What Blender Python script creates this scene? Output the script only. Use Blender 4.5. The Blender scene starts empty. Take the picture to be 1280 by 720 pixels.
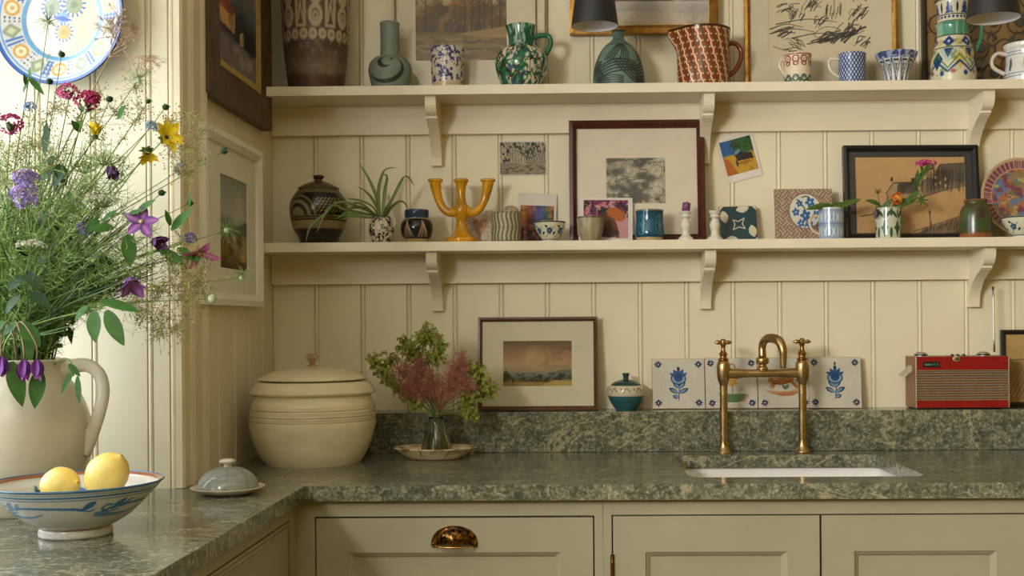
import bpy, bmesh, math, random
import numpy as np
from mathutils import Matrix, Vector, Euler

S = bpy.context.scene
COL = S.collection
R = math.radians
PI = math.pi

# ------------------------------------------------------------------ camera
F = 1457.0                        # focal length in pixels of the 1280 wide frame
CAM = Vector((0.0, -2.91, 1.229))
YAW, ROLL = 0.0155, -0.0072
cam_rot = Euler((PI / 2, 0, YAW)).to_matrix() @ Matrix.Rotation(ROLL, 3, 'Z')
_v = cam_rot.transposed() @ Vector((0, 1, 0))
CX0 = 725.0 - F * (_v.x / -_v.z)
CY0 = 405.0 + F * (_v.y / -_v.z)
cd = bpy.data.cameras.new('camera')
cd.sensor_fit = 'HORIZONTAL'
cd.sensor_width = 36.0
cd.lens = F / 1280.0 * 36.0
cd.shift_x = (640.0 - CX0) / 1280.0
cd.shift_y = (CY0 - 360.0) / 1280.0
cd.clip_start = 0.05
cam = bpy.data.objects.new('camera', cd)
cam.matrix_world = Matrix.Translation(CAM) @ cam_rot.to_4x4()
COL.objects.link(cam)
S.camera = cam

# ------------------------------------------------------------------ world, light, exposure
S.view_settings.view_transform = 'Standard'
S.view_settings.look = 'None'
S.view_settings.gamma = 1.0
S.view_settings.use_curve_mapping = False
S.view_settings.exposure = 0.08
world = bpy.data.worlds.new('room_ambience')
S.world = world
world.use_nodes = True
bg = world.node_tree.nodes['Background']
bg.inputs[0].default_value = (1.0, 0.705, 0.10, 1)
bg.inputs[1].default_value = 0.26

def area_light(name, loc, rot, sx, sy, power, color):
    l = bpy.data.lights.new(name, 'AREA')
    l.shape = 'RECTANGLE'; l.size = sx; l.size_y = sy
    l.energy = power; l.color = color
    o = bpy.data.objects.new(name, l)
    o.location = loc; o.rotation_euler = rot
    COL.objects.link(o)
    return o
# daylight standing in the two windows of the left wall: y0, y1, z0, z1, power
WIN_X = -1.22
WINDOWS = ((-1.62, -0.78, 0.98, 2.20, 23.0, (0.80, 0.90, 1.0)), (-4.10, -2.50, 1.60, 2.06, 200.0, (1.0, 0.995, 0.95)))
for wy0, wy1, wz0, wz1, wp, wc in WINDOWS:
    area_light('window_daylight', (WIN_X - 0.14, (wy0 + wy1) / 2, (wz0 + wz1) / 2), (0, R(-90), 0), wz1 - wz0, wy1 - wy0, wp, wc)

# ------------------------------------------------------------------ pixel rays -> points at a known depth
def ray(px, py):
    return cam_rot @ Vector(((px - CX0) / F, -(py - CY0) / F, -1.0))
def W(px, py, Y):
    d = ray(px, py); t = (Y - CAM.y) / d.y
    return CAM + d * t
def WX(px, py, X):
    d = ray(px, py); t = (X - CAM.x) / d.x
    return CAM + d * t
def WZ(px, py, Z):
    d = ray(px, py); t = (Z - CAM.z) / d.z
    return CAM + d * t
def sc(Y):
    return (Y - CAM.y) / F

# ------------------------------------------------------------------ colours and materials
def lin(c):
    c = np.asarray(c, dtype=float) / 255.0
    return np.where(c <= 0.04045, c / 12.92, ((c + 0.055) / 1.055) ** 2.4)
def L4(c):
    r = lin(c)
    return (float(r[0]), float(r[1]), float(r[2]), 1.0)

class NT:
    def __init__(s, name):
        s.m = bpy.data.materials.new(name); s.m.use_nodes = True
        s.t = s.m.node_tree
        s.b = s.t.nodes['Principled BSDF']
    def n(s, typ, **kw):
        nd = s.t.nodes.new(typ)
        for k, v in kw.items():
            if k.startswith('i_'):
                nd.inputs[k[2:].replace('_', ' ')].default_value = v
            else:
                setattr(nd, k, v)
        return nd
    def l(s, a, b):
        s.t.links.new(a, b)
    def coords(s, scale=(1, 1, 1), rot=(0, 0, 0)):
        tc = s.n('ShaderNodeTexCoord'); mp = s.n('ShaderNodeMapping')
        mp.inputs['Scale'].default_value = scale; mp.inputs['Rotation'].default_value = rot
        s.l(tc.outputs['Object'], mp.inputs['Vector'])
        return mp.outputs['Vector']
    def noise(s, vec, scale, detail=4, rough=0.55, dist=0.0):
        nd = s.n('ShaderNodeTexNoise')
        nd.inputs['Scale'].default_value = scale; nd.inputs['Detail'].default_value = detail
        nd.inputs['Roughness'].default_value = rough; nd.inputs['Distortion'].default_value = dist
        s.l(vec, nd.inputs['Vector'])
        return nd.outputs['Fac']
    def ramp(s, fac, stops):
        nd = s.n('ShaderNodeValToRGB'); e = nd.color_ramp.elements
        while len(e) < len(stops): e.new(0.5)
        for el, (p, c) in zip(e, stops):
            el.position = p; el.color = c if len(c) == 4 else L4(c)
        s.l(fac, nd.inputs[0])
        return nd.outputs[0]
    def mix(s, fac, a, b, blend='MIX'):
        nd = s.n('ShaderNodeMix', data_type='RGBA', blend_type=blend)
        if isinstance(fac, (int, float)): nd.inputs[0].default_value = fac
        else: s.l(fac, nd.inputs[0])
        for sock, v in ((nd.inputs[6], a), (nd.inputs[7], b)):
            if isinstance(v, tuple): sock.default_value = v if len(v) == 4 else L4(v)
            else: s.l(v, sock)
        return nd.outputs[2]
    def bump(s, h, strength=0.1, dist=0.001):
        nd = s.n('ShaderNodeBump'); nd.inputs['Strength'].default_value = strength
        nd.inputs['Distance'].default_value = dist
        s.l(h, nd.inputs['Height']); s.l(nd.outputs[0], s.b.inputs['Normal'])
    def set(s, **kw):
        for k, v in kw.items():
            s.b.inputs[k.replace('_', ' ')].default_value = v
        return s

_MC = {}
def plain(color, rough=0.5, var=0.12, scale=30, bump=0.0, metal=0.0, coat=0.0, spec=0.5):
    key = ('plain', tuple(color), rough, var, scale, bump, metal, coat, spec)
    if key in _MC: return _MC[key]
    t = NT('paint_%d_%d_%d' % tuple(int(c) for c in color))
    v = t.coords()
    nz = t.noise(v, scale, 5)
    c = np.asarray(color, float)
    col = t.ramp(nz, [(0.3, tuple(np.clip(c * (1 - var), 0, 255))), (0.7, tuple(np.clip(c * (1 + var * 0.5), 0, 255)))])
    t.l(col, t.b.inputs['Base Color'])
    t.set(Roughness=rough, Metallic=metal)
    t.b.inputs['Coat Weight'].default_value = coat
    t.b.inputs['Specular IOR Level'].default_value = spec
    if bump: t.bump(t.noise(v, scale * 4, 4), bump, 0.002)
    _MC[key] = t.m
    return t.m

def painted(rough=0.3, spec=0.5, bump=0.0, bscale=120):
    """colour laid down by the decorator on the surface itself (attribute Col)"""
    key = ('painted', rough, spec, bump, bscale)
    if key in _MC: return _MC[key]
    t = NT('painted_decoration')
    a = t.n('ShaderNodeAttribute', attribute_name='Col')
    v = t.coords()
    nz = t.noise(v, 140, 3)
    var = t.ramp(nz, [(0.25, (0.86, 0.86, 0.86, 1)), (0.75, (1, 1, 1, 1))])
    t.l(t.mix(1.0, a.outputs['Color'], var, 'MULTIPLY'), t.b.inputs['Base Color'])
    t.set(Roughness=rough)
    t.b.inputs['Specular IOR Level'].default_value = spec
    if bump: t.bump(t.noise(v, bscale, 4), bump, 0.002)
    _MC[key] = t.m
    return t.m

def glass_pane():
    if 'glass' in _MC: return _MC['glass']
    m = bpy.data.materials.new('clear_glass_pane'); m.use_nodes = True
    t = m.node_tree; t.nodes.clear()
    o = t.nodes.new('ShaderNodeOutputMaterial'); mx = t.nodes.new('ShaderNodeMixShader')
    tr = t.nodes.new('ShaderNodeBsdfTransparent'); gl = t.nodes.new('ShaderNodeBsdfGlossy')
    gl.inputs['Roughness'].default_value = 0.02
    lw = t.nodes.new('ShaderNodeLayerWeight'); lw.inputs[0].default_value = 0.5; pw = t.nodes.new('ShaderNodeMath'); pw.operation = 'POWER'; pw.inputs[1].default_value = 5.0
    fr = t.nodes.new('ShaderNodeMath'); fr.operation = 'MULTIPLY_ADD'; fr.inputs[1].default_value = 0.9; fr.inputs[2].default_value = 0.03
    t.links.new(lw.outputs['Facing'], pw.inputs[0]); t.links.new(pw.outputs[0], fr.inputs[0])
    t.links.new(fr.outputs[0], mx.inputs[0]); t.links.new(tr.outputs[0], mx.inputs[1])
    t.links.new(gl.outputs[0], mx.inputs[2]); t.links.new(mx.outputs[0], o.inputs[0])
    _MC['glass'] = m
    return m

# ------------------------------------------------------------------ objects
def tag(o, label=None, cat=None, group=None, kind=None):
    if label: o['label'] = label
    if cat: o['category'] = cat
    if group: o['group'] = group
    if kind: o['kind'] = kind
    return o
def thing(name, label, cat, loc=(0, 0, 0), rot=(0, 0, 0), group=None, kind=None):
    o = bpy.data.objects.new(name, None)
    o.empty_display_size = 0.05
    o.location = loc; o.rotation_euler = rot
    COL.objects.link(o)
    return tag(o, label, cat, group, kind)
def origin(o):
    v = Vector((0, 0, 0))
    while o is not None:
        v += o.location; o = o.parent
    return v
def link_mesh(name, me, m, parent=None, loc=(0, 0, 0)):
    o = bpy.data.objects.new(name, me)
    if m is not None and len(me.materials) == 0: me.materials.append(m)
    o.parent = parent; o.location = loc
    COL.objects.link(o)
    return o
def np_mesh(name, V, Q, smooth=True, col=None):
    """V (n,3), Q = list of index arrays (k,4) or (k,3)"""
    V = np.asarray(V, dtype=np.float32)
    me = bpy.data.meshes.new(name)
    Q = [np.asarray(q, dtype=np.int32) for q in (Q if isinstance(Q, list) else [Q]) if len(q)]
    me.vertices.add(len(V)); me.vertices.foreach_set('co', V.ravel())
    loops = np.concatenate([q.ravel() for q in Q])
    tot = np.concatenate([np.full(len(q), q.shape[1], dtype=np.int32) for q in Q])
    st = np.concatenate([[0], np.cumsum(tot)[:-1]]).astype(np.int32)
    me.loops.add(len(loops)); me.loops.foreach_set('vertex_index', loops)
    me.polygons.add(len(tot)); me.polygons.foreach_set('loop_start', st); me.polygons.foreach_set('loop_total', tot)
    me.polygons.foreach_set('use_smooth', np.full(len(tot), smooth, dtype=bool))
    me.update(calc_edges=True); me.validate()
    if col is not None:
        a = me.color_attributes.new('Col', 'FLOAT_COLOR', 'POINT')
        c4 = np.ones((len(V), 4), dtype=np.float32); c4[:, :3] = col
        a.data.foreach_set('color', c4.ravel())
    return me
def add(name, VQ, m, parent=None, smooth=True, local=False, col=None):
    V, Q = VQ
    V = np.asarray(V, float)
    if parent is not None and not local: V = V - np.array(origin(parent))
    return link_mesh(name, np_mesh(name, V, Q, smooth, col), m, parent)
def bevel_mesh(name, V, Q, bev, seg=2):
    me = np_mesh(name, V, Q, False)
    if bev > 0:
        bm = bmesh.new(); bm.from_mesh(me)
        bmesh.ops.bevel(bm, geom=bm.edges[:], offset=bev, segments=seg, affect='EDGES', profile=0.5, clamp_overlap=True)
        bm.to_mesh(me); bm.free()
    return me
BOXQ = np.array([[0, 2, 3, 1], [4, 5, 7, 6], [0, 1, 5, 4], [2, 6, 7, 3], [0, 4, 6, 2], [1, 3, 7, 5]])
def boxv(x0, x1, y0, y1, z0, z1):
    return np.array([[x, y, z] for x in (x0, x1) for y in (y0, y1) for z in (z0, z1)], float)
def box(name, x0, x1, y0, y1, z0, z1, m, parent=None, bev=0.0, local=False):
    V = boxv(x0, x1, y0, y1, z0, z1)
    if parent is not None and not local: V = V - np.array(origin(parent))
    return link_mesh(name, bevel_mesh(name, V, [BOXQ], bev), m, parent)
def join(parts):
    Vs, Qs, n = [], [], 0
    for V, Q in parts:
        V = np.asarray(V, float)
        for q in (Q if isinstance(Q, list) else [Q]):
            Qs.append(np.asarray(q) + n)
        Vs.append(V); n += len(V)
    by = {}
    for q in Qs: by.setdefault(q.shape[1], []).append(q)
    return np.vstack(Vs), [np.vstack(v) for v in by.values()]

def spline(P, n):
    """Catmull-Rom through P resampled to n points of even arc length"""
    P = np.asarray(P, float)
    if len(P) < 3:
        t = np.linspace(0, 1, n)[:, None]; return P[0] * (1 - t) + P[-1] * t
    E = np.vstack([2 * P[0] - P[1], P, 2 * P[-1] - P[-2]])
    out = []
    for i in range(len(P) - 1):
        p0, p1, p2, p3 = E[i:i + 4]
        t = np.linspace(0, 1, 12, endpoint=False)[:, None]
        out.append(0.5 * (2 * p1 + (p2 - p0) * t + (2 * p0 - 5 * p1 + 4 * p2 - p3) * t ** 2 + (3 * p1 - p0 - 3 * p2 + p3) * t ** 3))
    out.append(P[-1:])
    out = np.vstack(out)
    return resample(out, n)
def resample(P, n):
    P = np.asarray(P, float)
    d = np.concatenate([[0], np.cumsum(np.linalg.norm(np.diff(P, axis=0), axis=1))])
    t = np.linspace(0, d[-1], n)
    return np.stack([np.interp(t, d, P[:, k]) for k in range(P.shape[1])], 1)
def tube(pts, rad, seg=10, n=None, caps=True, flat=1.0):
    P = spline(pts, n) if n else np.asarray(pts, float)
    k = len(P)
    r = np.interp(np.linspace(0, 1, k), np.linspace(0, 1, len(rad)), rad) if hasattr(rad, '__len__') else np.full(k, rad)
    T = np.gradient(P, axis=0); T /= np.linalg.norm(T, axis=1)[:, None] + 1e-12
    up = np.array([0, 0, 1.0]) if abs(T[0][2]) < 0.9 else np.array([1.0, 0, 0])
    N = np.zeros_like(P)
    a = up - T[0] * (up @ T[0]); N[0] = a / np.linalg.norm(a)
    for i in range(1, k):
        a = N[i - 1] - T[i] * (N[i - 1] @ T[i]); N[i] = a / (np.linalg.norm(a) + 1e-12)
    B = np.cross(T, N)
    th = np.arange(seg) * 2 * PI / seg
    V = (P[:, None, :] + r[:, None, None] * (np.cos(th)[None, :, None] * N[:, None, :] * flat + np.sin(th)[None, :, None] * B[:, None, :])).reshape(-1, 3)
    i, j = np.meshgrid(np.arange(k - 1), np.arange(seg), indexing='ij')
    j2 = (j + 1) % seg
    Q = np.stack([i * seg + j, i * seg + j2, (i + 1) * seg + j2, (i + 1) * seg + j], -1).reshape(-1, 4)
    if not caps: return V, [Q]
    c0, c1 = len(V), len(V) + 1
    V = np.vstack([V, P[0], P[-1]])
    jj = np.arange(seg)
    T3 = np.vstack([np.stack([np.full(seg, c0), (jj + 1) % seg, jj], 1),
                    np.stack([np.full(seg, c1), (k - 1) * seg + jj, (k - 1) * seg + (jj + 1) % seg], 1)])
    return V, [Q, T3]
def revolve(prof, seg=48, shape=None):
    """prof [(r, z)...] about z; theta 0 faces -y. shape(theta, z) scales the radius"""
    prof = np.asarray(prof, float); k = len(prof)
    th = (np.arange(seg) / seg - 0.5) * 2 * PI
    r = prof[:, 0][:, None] * np.ones(seg)[None, :]
    if shape is not None: r = r * shape(th[None, :], prof[:, 1][:, None])
    V = np.stack([r * np.sin(th)[None, :], -r * np.cos(th)[None, :], prof[:, 1][:, None] + 0 * r], -1).reshape(-1, 3)
    i, j = np.meshgrid(np.arange(k - 1), np.arange(seg), indexing='ij')
    j2 = (j + 1) % seg
    Q = np.stack([i * seg + j, i * seg + j2, (i + 1) * seg + j2, (i + 1) * seg + j], -1).reshape(-1, 4)
    return V, [Q]
def prism(outline, axis, a, b):
    """extrude a 2-d outline along axis from a to b; outline gives the other two coordinates in order"""
    P = np.asarray(outline, float); n = len(P)
    def mk(t):
        o = np.zeros((n, 3)); other = [k for k in range(3) if k != axis]
        o[:, other[0]] = P[:, 0]; o[:, other[1]] = P[:, 1]; o[:, axis] = t
        return o
    V = np.vstack([mk(a), mk(b)])
    j = np.arange(n); j2 = (j + 1) % n
    return V, [np.stack([j, j2, j2 + n, j + n], 1), np.arange(n)[None, ::-1], (np.arange(n) + n)[None, :]]
def ring_rect(x0, x1, z0, z1, wi, y_front, y_back, ix=None, y_in=None):
    """a mitred rectangular frame in the xz plane, four sides with a shaped front; returns V,Q"""
    wi = wi if hasattr(wi, '__len__') else (wi, wi, wi, wi)   # left right bottom top
    y_in = y_front if y_in is None else y_in
    def loop(f, y): return [(x0 + wi[0] * f, y, z0 + wi[2] * f), (x1 - wi[1] * f, y, z0 + wi[2] * f), (x1 - wi[1] * f, y, z1 - wi[3] * f), (x0 + wi[0] * f, y, z1 - wi[3] * f)]
    V = np.array(loop(0, y_back) + loop(0, y_front) + loop(0.5, (y_front + y_in) / 2 if ix is None else ix) + loop(1, y_in) + loop(1, y_back))
    Q = []
    for a in range(5):
        for k in range(4):
            b = (a + 1) % 5; k2 = (k + 1) % 4
            Q.append([a * 4 + k, a * 4 + k2, b * 4 + k2, b * 4 + k])
    return V, [np.array(Q)]
# seeded smooth noise
def vnoise(x, y, seed=0):
    x = np.asarray(x, float); y = np.asarray(y, float)
    xi = np.floor(x).astype(np.int64); yi = np.floor(y).astype(np.int64)
    fx = x - xi; fy = y - yi
    fx = fx * fx * (3 - 2 * fx); fy = fy * fy * (3 - 2 * fy)
    def h(a, b):
        n = (a * 374761393 + b * 668265263 + seed * 1442695041) & 0x7fffffff
        n = ((n ^ (n >> 13)) * 1274126177) & 0x7fffffff
        return ((n ^ (n >> 16)) & 0xffff) / 65535.0
    return (h(xi, yi) * (1 - fx) + h(xi + 1, yi) * fx) * (1 - fy) + (h(xi, yi + 1) * (1 - fx) + h(xi + 1, yi + 1) * fx) * fy
def fbm(x, y, seed=0, o=4):
    s = 0; a = 0.5; t = 0
    for k in range(o):
        s = s + a * vnoise(x * 2 ** k, y * 2 ** k, seed + 17 * k); t += a; a *= 0.55
    return s / t
def sm(a, b, x):
    t = np.clip((x - a) / (b - a + 1e-12), 0, 1); return t * t * (3 - 2 * t)

class Cv:
    """a small painter: colour per grid point, x in 0..asp, y in 0..1 (up)"""
    def __init__(s, nx, ny, asp, bgc):
        s.nx, s.ny, s.asp = nx, ny, asp
        s.X, s.Y = np.meshgrid(np.linspace(0, asp, nx), np.linspace(0, 1, ny))
        s.C = np.ones((ny, nx, 3)) * np.asarray(bgc, float)
        s.px = 1.0 / ny
    def blend(s, mask, c):
        mask = np.clip(mask, 0, 1)[..., None]
        s.C = s.C * (1 - mask) + np.asarray(c, float) * mask; return s
    def n(s, fx, fy=None, seed=0, o=4): return fbm(s.X * fx, s.Y * (fy or fx), seed, o)
    def grad(s, stops, field=None):
        f = s.Y if field is None else field
        p = [a for a, _ in stops]; c = np.array([b for _, b in stops], float)
        s.C = np.stack([np.interp(f, p, c[:, k]) for k in range(3)], -1); return s
    def ell(s, cx, cy, rx, ry, c, rot=0, a=1.0, ring=None, wob=0, seed=0):
        dx, dy = s.X - cx, s.Y - cy; k, q = math.cos(rot), math.sin(rot)
        d = np.sqrt(((dx * k + dy * q) / rx) ** 2 + ((-dx * q + dy * k) / ry) ** 2)
        if wob: d = d + wob * (fbm(s.X * 9, s.Y * 9, seed) - 0.5)
        e = s.px / min(rx, ry) * 0.7
        if ring is None: m = 1 - sm(1 - e, 1 + e, d)
        else:
            w = ring / min(rx, ry); m = 1 - sm(w / 2, w / 2 + e, np.abs(d - 1))
        return s.blend(m * a, c)
    def line(s, pts, w, c, a=1.0, sp=False):
        P = spline(pts, 6 * len(pts)) if sp else np.asarray(pts, float)
        D = np.full(s.X.shape, 9.0)
        ws = w if hasattr(w, '__len__') else (w, w)
        for i in range(len(P) - 1):
            ax, ay = P[i]; bx, by = P[i + 1]
            t = np.clip(((s.X - ax) * (bx - ax) + (s.Y - ay) * (by - ay)) / ((bx - ax) ** 2 + (by - ay) ** 2 + 1e-12), 0, 1)
            f = (i + t) / (len(P) - 1)
            D = np.minimum(D, np.hypot(s.X - ax - t * (bx - ax), s.Y - ay - t * (by - ay)) - (ws[0] + (ws[1] - ws[0]) * f) / 2)
        return s.blend((1 - sm(-0.3 * s.px, 0.8 * s.px, D)) * a, c)
    def poly(s, pts, c, a=1.0):
        P = np.asarray(pts, float); ins = np.zeros(s.X.shape, bool)
        for i in range(len(P)):
            x0, y0 = P[i - 1]; x1, y1 = P[i]
            if y0 == y1: continue
            hit = ((y0 > s.Y) != (y1 > s.Y)) & (s.X < (x1 - x0) * (s.Y - y0) / (y1 - y0) + x0)
            ins ^= hit
        return s.blend(ins * a, c)
    def leaf(s, x, y, ang, ln, wd, c, a=1.0):
        t = np.linspace(0, 1, 9); w = wd * np.sin(PI * t) ** 0.8
        dx, dy = math.cos(ang), math.sin(ang)
        L = [(x + dx * ln * k - dy * q, y + dy * ln * k + dx * q) for k, q in zip(t, w)]
        M = [(x + dx * ln * k + dy * q, y + dy * ln * k - dx * q) for k, q in zip(t[::-1], w[::-1])]
        return s.poly(L + M, c, a)
    def rgb(s): return lin(np.clip(s.C, 0, 255))

def obj_grid(name, x0, x1, z0, z1, y, cv, m, parent, thick=0.0, bow=None):
    """a flat print in the parent's local xz plane facing -y, with an optional edge thickness"""
    X, Z = np.meshgrid(np.linspace(x0, x1, cv.nx), np.linspace(z0, z1, cv.ny))
    V = np.stack([X, np.full(X.shape, y), Z], -1).reshape(-1, 3)
    i, j = np.meshgrid(np.arange(cv.ny - 1), np.arange(cv.nx - 1), indexing='ij'); a = i * cv.nx + j
    Q = np.stack([a, a + 1, a + 1 + cv.nx, a + cv.nx], -1).reshape(-1, 4)
    col = cv.rgb().reshape(-1, 3)
    parts = [(V, [Q])]
    if thick:
        E = boxv(x0, x1, y + 0.0002, y + thick, z0, z1)
        V, Q = join([(V, [Q]), (E, [BOXQ])])
        edge = col.mean(0) * 0 + col[:cv.nx].mean(0)
        col = np.vstack([col, np.tile(edge, (8, 1))])
    return link_mesh(name, np_mesh(name, V, Q, False, col), m, parent)

def lathe_obj(name, prof, m, parent=None, loc=None, cv=None, seg=64, inner=None, wall=0.003, depth=None, shape=None, cap=True, n=64, spl=True, color=None):
    """outer profile bottom->top in metres; inner = colour of an added hollow; cv paints the outside"""
    P = np.asarray(prof, float)
    if cv is not None: n = cv.ny; seg = cv.nx
    O = spline(P, n) if spl else resample(P, n)
    O[:, 0] = np.maximum(O[:, 0], 0.0004)
    rows = [O]; ninner = 0
    if inner is not None:
        zt = O[-1, 1]; zb = zt - (depth if depth else (zt - O[0, 1]) * 0.85)
        k = [i for i in range(len(O)) if O[i, 1] > zb][::-1]
        I = np.array([[max(O[i, 0] - wall, 0.001), O[i, 1] - (0.0 if i < len(O) - 1 else 0.0005)] for i in k[::2]])
        I = np.vstack([[O[-1, 0] - wall * 0.5, zt + wall * 0.25], I, [0.0005, I[-1, 1]]])
        rows.append(I); ninner = len(I)
    elif cap:
        rows.append(np.array([[0.0005, O[-1, 1]]])); ninner = 1
    full = np.vstack([[[0.0005, O[0, 1]]], *rows])
    V, Q = revolve(full, seg, shape)
    col = None
    if cv is not None or color is not None:
        c = cv.rgb() if cv is not None else np.tile(lin(color), (n, seg, 1))
        ic = lin(inner if inner is not None else (cv.C[-1].mean(0) if cv is not None else color))
        col = np.concatenate([c[:1], c, np.tile(ic, (ninner, seg, 1))], 0).reshape(-1, 3)
    o = link_mesh(name, np_mesh(name, V, Q, True, col), m, parent)
    if loc is not None: o.location = loc
    return o
# ================================================================== the setting
ZC = 0.92                                   # worktop height
WALL_L = -0.769                             # face of the pier on the left
REV_Y = -0.692                              # face of the window reveal
def wall_paint():
    t = NT('cream_wall_paint'); v = t.coords()
    a = t.noise(v, 2.2, 5, 0.6); b = t.noise(v, 60, 3)
    c = t.mix(t.ramp(a, [(0.35, (0, 0, 0, 1)), (0.7, (1, 1, 1, 1))]), (226, 215, 184), (232, 222, 194))
    t.l(c, t.b.inputs['Base Color']); t.set(Roughness=0.42); t.bump(b, 0.06, 0.001)
    return t.m
M_WALL = wall_paint()
M_SHELF = plain((228, 216, 190), 0.4, 0.03, 6)
M_TRIM = plain((225, 212, 180), 0.36, 0.04, 8)
M_CAB = plain((162, 156, 129), 0.42, 0.04, 5, 0.02)
M_GAP_SHADE = plain((24, 20, 14), 0.9, 0.1)  # near-black, puts the shade of the cabinet gaps into the colour
M_FLOOR = plain((120, 92, 64), 0.5, 0.2, 9)
M_CEIL = plain((232, 226, 212), 0.8, 0.02)

def struct(o):
    o['kind'] = 'structure'; return o
struct(box('floor', -1.4, 2.6, -4.6, 0.12, -0.05, 0.0, M_FLOOR))
struct(box('ceiling', -1.4, 2.6, -4.6, 0.12, 2.5, 2.55, M_CEIL))

def board_mesh(name, w, z0, z1):
    """one tongue-and-groove board: flat face with a round bead and quirk along its right edge; faces -y"""
    q, b = 0.0028, 0.0085
    pr = [(0.0, 0.0035), (0.0016, 0.0)]
    xb = w - b - q
    pr += [(xb, 0.0), (xb + q * 0.5, 0.0042), (xb + q, 0.0008)]
    pr += [(xb + q + b * (0.5 - 0.5 * math.cos(a)), 0.0022 - 0.0034 * math.sin(a)) for a in np.linspace(0.35, PI - 0.35, 5)]
    pr += [(w, 0.0035), (w, 0.016), (0.0, 0.016)]
    V, Q = prism([(x, y) for x, y in pr], 2, z0, z1)
    return np_mesh(name, V, Q, False)
def boarded(parent, first, count, w, z0, z1, along='x', at=0.0):
    me = board_mesh('board', w, z0, z1)
    me.materials.append(M_WALL)
    for k in range(count):
        o = bpy.data.objects.new('board', me); COL.objects.link(o); o.parent = parent
        if along == 'x': o.location = (first + k * w, at, 0)
        else:
            o.location = (at, first + k * w, 0); o.rotation_euler = (0, 0, R(90))
XJ = W(398.5, 400, 0).x
BW = (W(1211, 400, 0).x - XJ) / 14.0
wb = struct(box('wall_back', WALL_L - 0.1, 2.2, 0.016, 0.12, 0, 2.5, M_WALL))
boarded(wb, XJ - 4 * BW, 27, BW, ZC - 0.02, 2.5)
# pier on the left, boarded on its +x face
wl = struct(box('wall_left', WALL_L - 0.5, WALL_L - 0.016, REV_Y + 0.016, 0.016, 0, 2.5, M_WALL))
boarded(wl, -0.545 - 0.004, 5, 0.1145, ZC - 0.02, 2.5, 'y', WALL_L)
# reveal of the window alcove, facing the room
RW = W(190, 400, REV_Y).x - W(120.5, 400, REV_Y).x
wr = struct(box('wall_alcove', WALL_L - 0.5, WALL_L - 0.006, REV_Y + 0.0161, REV_Y + 0.05, ZC - 0.4, 2.5, M_WALL))
x0 = W(190.5, 400, REV_Y).x - 4 * RW
boarded(wr, x0, 4, RW, ZC - 0.02, 2.5, 'x', REV_Y)
bm_ = board_mesh('board', (WALL_L - 0.006) - (x0 + 4 * RW), ZC - 0.02, 2.5); bm_.materials.append(M_WALL)
link_mesh('board', bm_, None, wr, (x0 + 4 * RW, REV_Y, 0))
# moulded architrave wrapping the corner of the pier
def trim_prof():
    X = WALL_L
    y0, y1 = REV_Y - 0.004, -0.545
    pts = [(X - 0.004, y1), (X + 0.009, y1), (X + 0.011, y1 - 0.012), (X + 0.016, y1 - 0.016), (X + 0.020, y1 - 0.024), (X + 0.017, y1 - 0.034),
           (X + 0.012, y1 - 0.042), (X + 0.012, y1 - 0.085), (X + 0.016, y1 - 0.092), (X + 0.019, y1 - 0.102), (X + 0.015, y1 - 0.112), (X + 0.012, y1 - 0.115),
           (X + 0.012, y0 + 0.006), (X + 0.008, y0), (X - 0.004, y0)]
    return pts
V, Q = prism(trim_prof(), 2, ZC + 0.001, 2.5)
struct(add('trim_1', (V, Q), M_TRIM, None, False))
# the window wall beyond the left edge, with the window the daylight comes through
wx = WIN_X
WALL_Y0, WALL_Y1 = -4.6, REV_Y + 0.05
wv = struct(box('wall_window', wx - 0.12, wx, WALL_Y0, WALL_Y1, 2.22, 2.5, M_WALL))
edges = [WALL_Y0] + [v for w_ in sorted(WINDOWS) for v in w_[:2]] + [WALL_Y1]
for k in range(0, len(edges), 2): box('window_pier', wx - 0.12, wx, edges[k], edges[k + 1], 0, 2.22, M_WALL, wv)
for n_, (wy0, wy1, wz0, wz1, wp, wc) in enumerate(WINDOWS):
    box('window_breast', wx - 0.12, wx, wy0, wy1, 0, wz0, M_WALL, wv)
    box('window_head', wx - 0.12, wx, wy0, wy1, wz1, 2.22, M_WALL, wv)
    wn = struct(box('window_%d' % (n_ + 1), wx - 0.09, wx - 0.04, wy0, wy1, wz0, wz0 + 0.04, M_TRIM))
    box('window_frame', wx - 0.09, wx - 0.04, wy0, wy1, wz1 - 0.04, wz1, M_TRIM, wn)
    ys = np.linspace(wy0 + 0.014, wy1 - 0.014, 3)
    for y in ys: box('window_bar', wx - 0.085, wx - 0.045, y - 0.014, y + 0.014, wz0 + 0.04, wz1 - 0.04, M_TRIM, wn)
    for k in range(2): box('pane', wx - 0.066, wx - 0.062, ys[k] + 0.014, ys[k + 1] - 0.014, wz0 + 0.04, wz1 - 0.04, glass_pane(), wn)

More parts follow.
